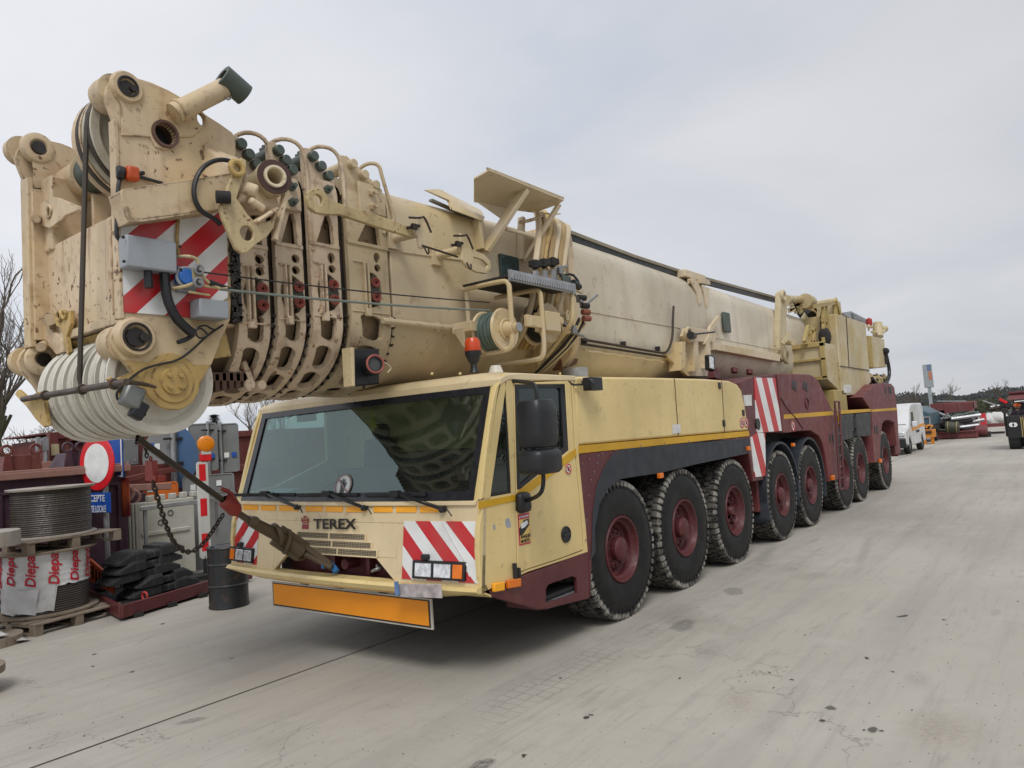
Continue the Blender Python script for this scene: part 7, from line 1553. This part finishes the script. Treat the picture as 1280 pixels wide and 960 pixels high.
def bare_tree(label, x, y, h, seed, maxd=5, trunks=1, r=.14, spread=.7, group=None, mat=None):
    rng = random.Random(seed); t = thing('bare_tree', label, 'tree', (x, y, 0), group, local=False)
    m = M()
    for k in range(trunks): 
        a = rng.uniform(0,6); grow(m, Vector((x+.15*k*math.cos(a), y+.15*k*math.sin(a), -.1)), Vector((rng.uniform(-.12,.12), rng.uniform(-.12,.12), 1)).normalized(), h*.36, r, 0, spread, rng, 1, .2)
    m.obj('trunk', mat or M_BARK, t)
    rng = random.Random(seed); m2 = M()
    for k in range(trunks):
        a = rng.uniform(0,6); grow(m2, Vector((x+.15*k*math.cos(a), y+.15*k*math.sin(a), -.1)), Vector((rng.uniform(-.12,.12), rng.uniform(-.12,.12), 1)).normalized(), h*.36, r*.96, 0, spread, rng, maxd, .2)
    m2.obj('crown', M_TWIG if maxd < 5 else MATS['bare_twig'], t); return t
pt = S(4, 540, 17); bare_tree('tall bare many branched tree with mossy trunk at the left edge', pt.x, 17, 8.0, 11, 6, 1, .17, .62)
pt = S(-25, 540, 19); bare_tree('bare tree half outside the frame at the far left', pt.x, 19, 8.0, 5, 5, 2, .15, .6)
pt = S(40, 560, 20); bare_tree('smaller bare tree behind the ribbed container', pt.x, 20, 3.6, 21, 5, 2, .10, .7)
pt = S(303, 530, 26); bare_tree('distant bare tree behind the left cab corner', pt.x, 26, 6.2, 8, 6, 1, .12, .7)
pt = S(325, 530, 28); bare_tree('faint bare tree hidden partly by the cab roof', pt.x, 28, 5.8, 9, 5, 1, .12, .7)
# fir tip seen over the signs
pt = S(268, 530, 24); t = thing('fir_tree', 'dark fir tree tip showing above the grey sign backs', 'tree', (pt.x, 24, 0), local=False)
m = M(); zt_ = S(268,518,24).z; m.cyl((pt.x,24,0),(pt.x,24,zt_-.1),.12,.02,8); m.obj('trunk', M_BARK, t)
m = M(); rng = random.Random(3)
for k in range(1500):
    z = zt_*(1-rng.random()**1.6*.75); rr = (zt_-z)*.42+.05; a = rng.uniform(0,6.3); q = Vector((pt.x+rr*rng.random()**.5*math.cos(a), 24+rr*rng.random()**.5*math.sin(a), z)); d = Vector((math.cos(a),math.sin(a),-.2)); s_ = Vector((-math.sin(a),math.cos(a),0)); L = .12+.1*rng.random(); m.quad(q-s_*.03, q+d*L-s_*.01, q+d*L+s_*.01, q+s_*.03)
m.obj('crown', flat('fir_green', (.02,.04,.018), .8), t)
# brown undergrowth behind the skip
def brush(name, x0, x1, y0, y1, h, n, seed, cols, kind='undergrowth', leaf=.05):
    rng = random.Random(seed); m = M()
    for k in range(n):
        x, y = rng.uniform(x0,x1), rng.uniform(y0,y1); hh = h*(.6+.5*noise.noise(Vector((x*.5,y*.5,seed)))+.15); z = hh*rng.random()**.6
        d = Vector((rng.uniform(-1,1),rng.uniform(-1,1),rng.uniform(.2,1.4))).normalized(); s_ = d.orthogonal().normalized(); L = leaf*rng.uniform(2,7); w = leaf*rng.uniform(.1,.35); q = Vector((x,y,z)); ix = rng.choices(range(len(cols)), [3,2,1][:len(cols)])[0]
        m.quad(q-s_*w, q+s_*w, q+d*L+s_*w*.4, q+d*L-s_*w*.4, idx=ix)
    return stuff(m.obj(name, cols, recalc=False))
b = brush('undergrowth', -4.5, 4, 14.5, 19, 2.9, 26000, 2, [flat('dry_brown_leaf', (.12,.075,.05), .9), flat('dull_twig', (.075,.058,.042), .9), flat('ivy_green', (.05,.10,.02), .8)])
tag(b, 'brown winter undergrowth with a little green behind the skip and containers', 'undergrowth')
# hedge and bare trees on the near side of the road, behind the photographer; the cab glass reflects them
b = brush('roadside_hedge', -14, 46, -30, -27, 4.2, 9000, 6, [flat('hedge_brown', (.06,.05,.035), .9), flat('hedge_green', (.035,.05,.02), .9)], leaf=.12)
tag(b, 'dark roadside hedge standing across the yard from the crane', 'hedge')
for k, x in enumerate((-6, 3, 11, 20, 31)): bare_tree(['first','second','third','fourth','fifth'][k]+' bare tree of the row along the roadside hedge', x, -26, 8.5+k%2, 50+k, 4, 1, .2, .7, 'trees along the roadside hedge')
# ------------------------------------------------------------------ far right: yard end, hills, field
def far_wood(name, label, pts, depth, h, n, seed, col, hb=0):
    rng = random.Random(seed); m = M()
    for k in range(n):
        t = rng.random()*(len(pts)-1); i = int(t); a, b = Vector((*pts[i],0)), Vector((*pts[i+1],0)); p = a.lerp(b, t-i); p = p+(Vector((1,0,0))*rng.uniform(0,depth)); H = h*(.62+.5*noise.noise(Vector((p.x*.03, p.y*.05, seed)))+.22*noise.noise(Vector((p.x*.2, p.y*.21, seed))))
        z = hb+H*rng.random()**.7; s_ = rng.uniform(.4,1.3)*h*.10; d = Vector((rng.uniform(-.3,.3),rng.uniform(-1,1),rng.uniform(.0,1))).normalized(); o = Vector((0,-d.z,d.y)).normalized(); q = Vector((p.x,p.y,z)); m.quad(q-o*s_*.35, q+d*s_, q+o*s_*.35, q-d*s_*.4)
    o_ = stuff(m.obj(name, col, recalc=False)); tag(o_, label, 'wood'); return o_
MFW = flat('far_wood_haze', (.075,.078,.080), .95, var=.3, sc=.3); MFW2 = flat('far_wood_olive', (.075,.078,.05), .95, var=.3, sc=.3)  # ridge and hills: distance haze put into a bluish grey base colour
far_wood('far_wood', 'wooded ridge on the horizon with haze put into its bluish grey colour', [(300,-90),(300,-30),(300,0),(300,30),(300,75)], 60, 8.5, 26000, 1, MFW)
far_wood('near_hedge', 'olive brown hedge and scrub beyond the yard', [(110,3),(115,14),(120,30)], 12, 3.6, 9000, 4, MFW2)
m = M(); 
rows = []
for i in range(41):
    y = -160+i*9; rows.append([m.bm.verts.new((310+k*25, y, (1+5.5*(k/3)*(.6+.5*noise.noise(Vector((y*.02,k,4)))))-3)) for k in range(4)])
for A, B_ in zip(rows, rows[1:]):
    for k in range(3): m.bm.faces.new((A[k], A[k+1], B_[k+1], B_[k]))
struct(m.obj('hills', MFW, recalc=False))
for k, (px, X, h, sd_, lab) in enumerate(((1127,60,3.6,31,'bare tree right behind the crane rear'),(1147,90,5.0,32,'bare tree left of the pylon sign'),(1190,150,7,33,'faint bare tree above the maroon container'),(1252,240,9,34,'small bare tree on the ridge above the loader'),(1137,100,4.2,35,'low bare tree above the white van'))):
    p = F(px, 505, X); rng = random.Random(sd_); t = thing('bare_tree', lab, 'tree', (X, p.y, 0), 'bare trees on the horizon', local=False); m = M(); grow(m, Vector((X,p.y,0)), Vector((0,0,1)), h*.36, h*.022, 0, .8, rng, 1, .2); m.obj('trunk', M_TWIG, t)
    rng = random.Random(sd_); m = M(); grow(m, Vector((X,p.y,0)), Vector((0,0,1)), h*.36, h*.02, 0, .8, rng, 5, .2); m.obj('crown', M_TWIG, t)
# ---- pylon sign (blurred in the photo)
X = 80; a_, b_ = F(1152.5,456,X), F(1167,484,X)
t = thing('pylon_sign', 'tall grey pylon sign with blurred blue and orange patches above the yard', 'sign', (X, (a_.y+b_.y)/2, 0), local=False)
m = M(); m.bx(X, X+.3, b_.y, a_.y, b_.z, a_.z); sb = m.obj('sign_box', flat('pylon_grey', (.30,.33,.35), .5), t, bevel=.04)
w = a_.y-b_.y; m = M(); m.bx(X-.02, X, b_.y+.06, b_.y+w*.5, b_.z+(a_.z-b_.z)*.72, a_.z-.06); m.obj('sign_patch', flat('patch_blue', (.12,.17,.28), .5), sb)
m = M(); m.bx(X-.02, X, b_.y+.06, b_.y+w*.42, b_.z+(a_.z-b_.z)*.33, b_.z+(a_.z-b_.z)*.68); m.obj('sign_patch', flat('patch_orange', (.45,.17,.10), .5), sb)
m = M(); m.bx(X+.05, X+.25, (a_.y+b_.y)/2-.15, (a_.y+b_.y)/2+.15, 0, b_.z); m.obj('sign_pole', MATS['pylon_grey'], t)
# ---- van (box by mesh: nose to -X)
def van():
    gx = 31.0; y0 = F(1139,567,gx).y; y0 = G(1136,567).y-.15
    t = thing('parked_van', 'white panel van with an orange side stripe parked behind the crane', 'van', (33, y0+1, 0), local=False)
    x0 = 30.0; L = 4.9; Wd = 1.95; MV = paint('van_white', (.68,.69,.70), 0, .1, .3)
    side = [(0,.45),(-.02,.75),(.05,1.0),(.85,1.15),(1.45,1.85),(1.75,1.98),(2.2,2.03),(4.6,2.02),(4.88,1.8),(4.95,1.2),(4.95,.4),(4.45,.36),(4.35,.65),(4.05,.78),(3.75,.65),(3.65,.34),(1.35,.34),(1.25,.65),(.95,.78),(.65,.65),(.55,.36)]
    yA = y0
    m = M(); m.prism([(x0+x, yA, z*(1.07 if z > 1.5 else 1)) for x, z in side], (0,Wd,0)); b = m.obj('van_body', MV, t, bevel=.06)
    MGV = flat('van_glass', (.04,.05,.055), .06)
    m = M(); m.prism([(x0+.95,yA+.12,1.22),(x0+1.42,yA+.18,1.80),(x0+1.42,yA+Wd-.18,1.80),(x0+.95,yA+Wd-.12,1.22)], (-.03,0,.03)); m.obj('windscreen', MGV, b)
    m = M(); m.prism([(x0+1.35,yA-.015,1.2),(x0+2.15,yA-.015,1.2),(x0+2.1,yA-.015,1.78),(x0+1.65,yA-.015,1.78)], (0,.03,0)); m.obj('side_window', MGV, b)
    m = M(); m.prism([(x0+1.4,yA-.012,.95),(x0+4.8,yA-.012,1.10),(x0+4.8,yA-.012,1.22),(x0+1.4,yA-.012,1.10)], (0,.02,0)); m.obj('orange_stripe', flat('van_stripe', (.75,.30,.01), .4), b)
    m = M(); m.prism([(x0+2.5,yA-.012,.85),(x0+3.3,yA-.012,.86),(x0+3.3,yA-.012,.96),(x0+2.5,yA-.012,.95)], (0,.02,0)); m.obj('side_mark', M_DARK, b)
    m = M(); m.bx(x0-.10, x0+.3, yA+.02, yA+Wd-.02, .3, .72); m.obj('bumper', M_BLACK, t, bevel=.05)
    for y in (yA+.2, yA+Wd-.2):
        m = M(); m.box((x0-.01,y,.88),(.1,.34,.18)); m.obj('headlight', MATS['lens'], t, bevel=.03)
    m = M(); m.box((x0-.02,yA+Wd/2,.86),(.06,1.0,.16)); m.obj('grille', M_BLACK, t, bevel=.02)
    m = M(); m.box((x0+1.45,yA-.13,1.25),(.14,.2,.26)); m.obj('mirror', MV, t, bevel=.04)
    for x in (x0+.95, x0+4.05):
        for y in (yA+.02, yA+Wd-.26):
            m = M(); m.lathe((x,y,.34), (0,1,0), [(0,.2),(0,.31),(.03,.34),(.21,.34),(.24,.31),(.24,.2)], 24); w_ = m.obj('wheel', M_RUB, t)
            m = M(); m.lathe((x,y,.34), (0,1,0), [(.02,0),(.01,.08),(.03,.20),(.2,.2),(.2,0)], 18); m.obj('rim', M_STEEL, w_)
van()
# ---- second vehicle behind the van: teal covered trailer
X = 41; a_, b_ = F(1142,507,X), F(1163,531,X)
t = thing('covered_trailer', 'trailer with a dark teal curved cover beyond the white van', 'trailer', (X+1.5, (a_.y+b_.y)/2, 0), local=False)
m = M(); z1 = a_.z; y0_, y1_ = b_.y, a_.y+1.0; m.prism([(X,y0_,.9),(X,y1_,.9),(X,y1_,z1-.15),(X,y1_-.5,z1),(X,y0_+.6,z1-.08),(X,y0_,z1-.45)], (4,0,0)); m.obj('cover', flat('teal_cover', (.04,.085,.11), .45), t, bevel=.05)
m = M()
for k in range(6): m.bx(X-.06, X-.0, y0_+k*(y1_-y0_)/5-.03, y0_+k*(y1_-y0_)/5+.03, .35, 1.4)
m.bx(X-.06,X-.02,y0_,y1_,1.36,1.42); m.bx(X-.06,X-.02,y0_,y1_,.85,.90); m.obj('front_rail', M_GALV, t)
m = M(); m.bx(X,X+4,y0_,y1_,.5,.9); m.cyl((X+2,y0_,.35),(X+2,y0_+.25,.35),.35); m.cyl((X+2,y1_-.25,.35),(X+2,y1_,.35),.35); m.obj('trailer_base', M_DARK, t)
# ---- orange machine
X = 39; a_, b_ = F(1151,533,X), F(1168,553,X); MO = paint('machine_orange', (.62,.22,.012), .5, .5, .5)
t = thing('orange_attachment', 'orange steel machine attachment standing beside the white van', 'machine', (X, (a_.y+b_.y)/2, 0), local=False)
y0_, y1_ = b_.y, a_.y; zt_ = a_.z
m = M(); m.bx(X, X+.9, y0_, y1_, .35, .75); m.bx(X+.1, X+.8, y0_+.05, y1_-.1, .75, zt_*.8); m.obj('machine_body', MO, t, bevel=.03)
for k in range(5): m = M(); y = y0_+(y1_-y0_)*(k+.5)/5; m.cyl((X-.1,y,.9+.1*(k%2)),(X+.2,y,zt_),.06,seg=8); m.obj('arm', MO, t)
for y in (y0_+.1, y1_-.1): m = M(); m.bx(X+.1, X+.3, y-.07, y+.07, 0, .36); m.obj('leg', MO, t)
m = M(); m.box((X-.02,(y0_+y1_)/2,.62),(.08,.4,.14)); m.box((X-.02,y0_+.2,.9),(.06,.15,.1)); m.obj('machine_gap', M_DARK, t)
# ---- maroon roll-off body with scrap, blurred cab part
X = 47; a_, b_ = F(1162,500,X), F(1221,550,X); y0_, y1_ = b_.y, a_.y; zt_ = F(1190,503,X).z
t = thing('open_container', 'open dark maroon roll-off container with a cut away side', 'container', (X+3, (y0_+y1_)/2, 0), local=False)
m = M(); m.bx(X,X+6,y0_,y1_,.0,.30); m.obj('floor', M_CM, t, bevel=.02)
m = M(); m.bx(X+2,X+2.1,y0_,y1_,.3,zt_-.5); m.obj('back_wall', M_DARK, t)
m = M(); m.bx(X,X+.3,y1_-.4,y1_,.3,zt_); m.bx(X,X+2,y1_-.1,y1_,.3,zt_); m.obj('side_wall', M_MARW, t, bevel=.02)
m = M(); m.bx(X-.1,X+.5,y0_,y0_+1.5,.3,zt_-.03); m.obj('side_wall', M_MARW, t, bevel=.03)
m = M(); m.bx(X-.05,X+2.2,y0_,y1_,zt_-.45,zt_); m.obj('top_beam', M_MARW, t, bevel=.02)
m = M(); m.box((X+.5,(y0_+y1_)/2,zt_+.08),(.8,1.5,.06),(.08,0,0)); m.obj('roof_sheet', M_GALV, t)
rng = random.Random(5)
def pile(label, X, y0, y1, z, n, L, cols, nm='steel_pipe', cat='pipe pile', zmax=1.0):
    t = thing(nm+'_pile', label, cat, (X, (y0+y1)/2, 0), local=False)
    for k in range(n):
        y = rng.uniform(y0, y1); zz = z+rng.random()*zmax; a = rng.uniform(-.35,.35); m = M(); d = Vector((rng.uniform(.3,1), -1 if rng.random() < .8 else .5, a)).normalized(); q = Vector((X+rng.uniform(0,.8), y, zz)); q2 = q+d*L*rng.uniform(.6,1.1); q2.z = max(.1, q2.z); m.cyl(q, q2, rng.uniform(.04,.12), seg=8); m.obj(nm, rng.choice(cols), t)
    return t
pile('pile of grey green pipes and bent sheets lying in front of the maroon container', 44.5, a_.y-1.4, y0_+1.3, .55, 26, 1.6, [M_GREEN, M_GALV, M_DARK, M_GREEN, M_STEEL], zmax=1.0)
m = M(); yA_, yB_ = F(1170,545,44.2).y, F(1222,545,44.2).y; m.bx(44.2,46.5,yB_,yA_,.04,.42); m.bx(44.1,44.25,yB_,yA_,.38,.45); tag(m.obj('flatbed', M_MARW, bevel=.02), 'low rusty maroon flatbed carrying the pipe pile', 'flatbed')
t = thing('steel_tank', 'short dark green tank lying on the maroon flatbed', 'tank', (44, F(1188,540,44).y, 0), local=False)
p = F(1182,534,44); q = F(1199,534,44); m = M(); m.cyl(p, q, .30, seg=24); m.obj('tank_shell', paint('tank_green', (.05,.06,.04), .4,.5,.5), t, bevel=.03)
for p_ in (F(1185,534,43.9), F(1196,534,43.9)): m = M(); m.torus(p_+Vector((.1,0,0)), (q-p), .31, .02, 24); m.obj('tank_band', M_SUPY, t)
pile('tangle of dark scrap parts at the left end of the flatbed', 44, F(1176,540,44).y+.3, F(1168,540,44).y, .1, 18, .7, [M_DARK, M_CHAIN, M_DARK, M_GREEN], 'scrap_part', 'scrap', .9)
X = 62; p = F(1224,517,X); q = F(1232,526,X)
m = M(); m.bx(X,X+1,q.y,p.y,q.z-.3,p.z); m.bx(X-.02,X,q.y+.1,p.y-.1,q.z,q.z+.1); tag(m.obj('red_box', paint('bright_red_paint', (.50,.02,.03), .1,.2,.45), bevel=.05), 'bright red box standing right of the open maroon container', 'box')
# concrete pipes / white bags pile
X = 66
for k in range(6):
    p = F(1228+k*4.2, 527.5+(k%2), X); m = M(); m.sphere((X, p.y, .45+.1*(k%3)), .55+.12*(k%2), seg=14, sz=.7)
    for v in m.bm.verts: v.co += Vector((1,1,1))*.12*noise.noise(v.co*2.3)
    tag(m.obj('white_bag', flat('white_bag_cloth', (.55,.55,.52), .8)), '%s white bulk bag of the heap right of the red box' % ['leftmost','second from left','third from left','third from right','second from right','rightmost'][k], 'bag', 'white bags heaped at the end of the yard')
m = M(); p, q = F(1228,533,X-2), F(1258,533,X-2); m.bx(X-2,X-1,q.y,p.y,0,.25); tag(m.obj('rusty_sheet_stack', M_MARW, bevel=.02), 'low rusty stack of sheets in front of the white bags', 'sheets')
pile('jumble of grey steel sections behind the white bags', 72, F(1232,520,72).y, F(1256,520,72).y-1, .8, 30, 2.4, [M_GALV, M_STEEL, M_GREEN, M_CHAIN], 'steel_section', 'steel pile', 1.0)
# maroon wheels/winch at the corner
t = thing('maroon_winch', 'small maroon winch beside the end of the flatbed', 'winch', (45, F(1228,540,45).y, 0), local=False)
p = F(1227,538,45); m = M(); m.cyl(p+Vector((0,.25,0)), p+Vector((0,-.28,0)), .30, seg=20); m.obj('drum', M_MARW, t)
m = M(); m.bx(44.9,45.5,p.y-.4,p.y+.4,0,.3); m.obj('winch_frame', M_DARK, t)
m = M(); p = G(1245,542); m.box((p.x,p.y,.06),(.6,.9,.12)); tag(m.obj('timber_offcut', M_DARK, bevel=.01), 'small dark offcut lying alone on the concrete in front of the bags', 'timber')
# ---- loader with operator at the right edge
X = 31.5
def Q(px, py, x=X): return F(px, py, x)
t = thing('wheel_loader', 'dark compact loader with a red roof canopy at the right edge of the yard', 'loader', (X+1, Q(1272,560).y, 0), local=False)
y0_, y1_ = Q(1300,560).y, Q(1259,560).y
m = M(); m.bx(X,X+2.4,y0_,y1_,.5,1.35); m.obj('loader_body', M_DARK, t, bevel=.08)
m = M(); m.bx(X-.25,X-.05,y0_,y1_-.1,.45,1.25); ob_ = m.obj('grille_guard', M_BLACK, t, bevel=.03)
m = M()
for k in range(8): y = y0_+(y1_-.6-y0_)*k/7; m.bx(X-.30,X-.27,y,y+.03,.5,1.3)
m.obj('guard_bars', M_SUPY, ob_)
for px in (1264.5, 1268.5): m = M(); p = Q(px,531,X-.3); m.cyl(p, p+Vector((.06,0,0)), .09, seg=14); m.obj('headlight', MSW, t)
for y in (y1_-.28, y0_+.3):
    for x in (X+.3, X+2.0):
        m = M(); m.lathe((x,y-.2,.45), (0,1,0), [(0,.2),(0,.42),(.04,.46),(.36,.46),(.4,.42),(.4,.2)], 24)
        for k in range(20): a = 2*PI*k/20; m.box((x+.455*math.cos(a), y, .45+.455*math.sin(a)), (.05,.36,.06), Euler((0,-a,0)).to_matrix())
        w_ = m.obj('wheel', M_RUB, t); m = M(); m.cyl((x,y-.21,.45),(x,y-.15,.45),.2,seg=16); m.obj('rim', M_CM, w_)
m = M(); m.bx(X+.1,X+.2,y1_-.35,y1_-.2,.2,.95); m.obj('step', MSR, t)
cz = Q(1280,491,X+1).z
m = M(); m.bx(X+.4,X+2.2,y0_,Q(1262,500,X+1).y,cz-.02,cz+.08); m.obj('canopy', M_MAR, t, bevel=.03)
m = M(); m.prism([(X+.35,Q(1258,500).y,cz-.25),(X+.35,y0_,cz-.25),(X+.5,y0_,cz),(X+.5,Q(1262,500).y,cz)], (.02,0,0)); m.obj('canopy_lip', M_MARW, t)
for y in (Q(1262,520).y-.05, y0_+.1): m = M(); m.bx(X+2.0,X+2.1,y-.05,y,1.3,cz); m.obj('canopy_post', M_MARW, t)
m = M(); p = Q(1254.5,505,X-.2); m.tube([p+Vector((0,.1,.1)), p, Q(1256,520,X-.1), Q(1257,530,X)], .05, 6); m.box(Q(1256,504,X-.2),(.12,.42,.26),(.5,0,0)); m.box(Q(1256,513,X-.2),(.2,.2,.2)); m.obj('side_mirror', M_DARK, t, bevel=.02)
m = M(); m.box(Q(1254,501,X-.28),(.03,.3,.10),(.6,0,0)); m.obj('chevron_strip', MSR, t)
m = M(); m.box((X+1.2,Q(1275,530,X+1).y,1.35),(.5,.5,.12)); m.box((X+1.5,Q(1275,530,X+1).y,1.6),(.1,.5,.5)); m.obj('seat', M_BLACK, t, bevel=.04)
m = M(); cst = Vector((X+.62,Q(1275,530,X+1).y,1.55)); m.torus(cst, (-.6,0,1), .18, .02, 18); m.cyl(cst, cst+Vector((-.1,0,-.35)), .03, seg=8); m.obj('steering_wheel', M_BLACK, t)
# operator: one continuous skinned body
def person(loc):
    bones = {'pelvis':(0,0,0,.15),'belly':(0,0,.18,.15),'chest':(-.03,0,.38,.17),'neck':(-.04,0,.56,.065),'headb':(-.05,0,.63,.075),'head':(-.06,0,.72,.105),'headt':(-.05,0,.80,.08),
        'shl':(-.03,.19,.48,.075),'ell':(-.12,.27,.24,.055),'wrl':(-.36,.20,.20,.04),'hal':(-.45,.16,.22,.04),
        'shr':(-.03,-.19,.48,.075),'elr':(-.12,-.27,.24,.055),'wrr':(-.36,-.20,.20,.04),'har':(-.45,-.16,.22,.04),
        'hil':(-.02,.10,-.02,.11),'knl':(-.44,.14,.04,.075),'anl':(-.52,.14,-.36,.05),'tol':(-.64,.14,-.40,.04),
        'hir':(-.02,-.10,-.02,.11),'knr':(-.44,-.14,.04,.075),'anr':(-.52,-.14,-.36,.05),'tor':(-.64,-.14,-.40,.04)}
    ed = [('pelvis','belly'),('belly','chest'),('chest','neck'),('neck','headb'),('headb','head'),('head','headt'),('chest','shl'),('shl','ell'),('ell','wrl'),('wrl','hal'),('chest','shr'),('shr','elr'),('elr','wrr'),('wrr','har'),('pelvis','hil'),('hil','knl'),('knl','anl'),('anl','tol'),('pelvis','hir'),('hir','knr'),('knr','anr'),('anr','tor')]
    ks = list(bones); me = bpy.data.meshes.new('body'); me.from_pydata([bones[k][:3] for k in ks], [(ks.index(a), ks.index(b)) for a, b in ed], [])
    o = bpy.data.objects.new('tmpbody', me); C.objects.link(o); sk = o.modifiers.new('s', 'SKIN'); 
    if not me.skin_vertices: me.attributes.new if False else None
    for i, k in enumerate(ks): v = me.skin_vertices[0].data[i]; v.radius = (bones[k][3],)*2; v.use_root = (k == 'pelvis')
    ss = o.modifiers.new('u', 'SUBSURF'); ss.levels = 2; ss.render_levels = 2
    dg = bpy.context.evaluated_depsgraph_get(); dg.update(); m2 = bpy.data.meshes.new_from_object(o.evaluated_get(dg)); bpy.data.objects.remove(o)
    m2.materials.clear(); mats = [flat('work_jacket_purple', (.055,.012,.045), .8), flat('skin', (.45,.25,.17), .5), flat('dark_trousers', (.02,.02,.03), .8)]
    for q in mats: m2.materials.append(q)
    for f in m2.polygons:
        c = f.center; f.material_index = 1 if (c.z > .57 or (c.x < -.38 and c.z > .12)) else (2 if (c.z < .04 or (c.x < -.2 and c.z < .13)) else 0); f.use_smooth = True
    t = thing('person', 'loader operator in an orange helmet and dark purple jacket sitting in the seat', 'person', loc, local=True)
    b = bpy.data.objects.new('body', m2); C.objects.link(b); b.parent = t
    m = M(); m.lathe((-.05,0,.74), (0,0,1), [(0,.155),(.0,.135),(.03,.13),(.08,.115),(.12,.07),(.135,0)], 24); m.box((-.17,0,.745), (.10,.16,.015)); m.obj('helmet', flat('helmet_orange', (.85,.16,.01), .35), t, bevel=.004)
    m = M(); m.sphere((-.155,.035,.715), .012); m.sphere((-.155,-.035,.715), .012); m.obj('eyes', M_BLACK, t)
    m = M(); m.prism([(-.155,-.012,.70),(-.155,.012,.70),(-.155,.016,.66),(-.155,-.016,.66)], (-.025,0,-.005)); m.obj('nose', mats[1], t, bevel=.005)
pp_ = Q(1273, 520, X+1.0)
person((X+1.15, Q(1273,520,X+1.1).y, Q(1273,507,X+1).z-.76))

# ------------------------------------------------------------------ tidy up
for o in bpy.data.objects:
    if '_off' in o: del o['_off']
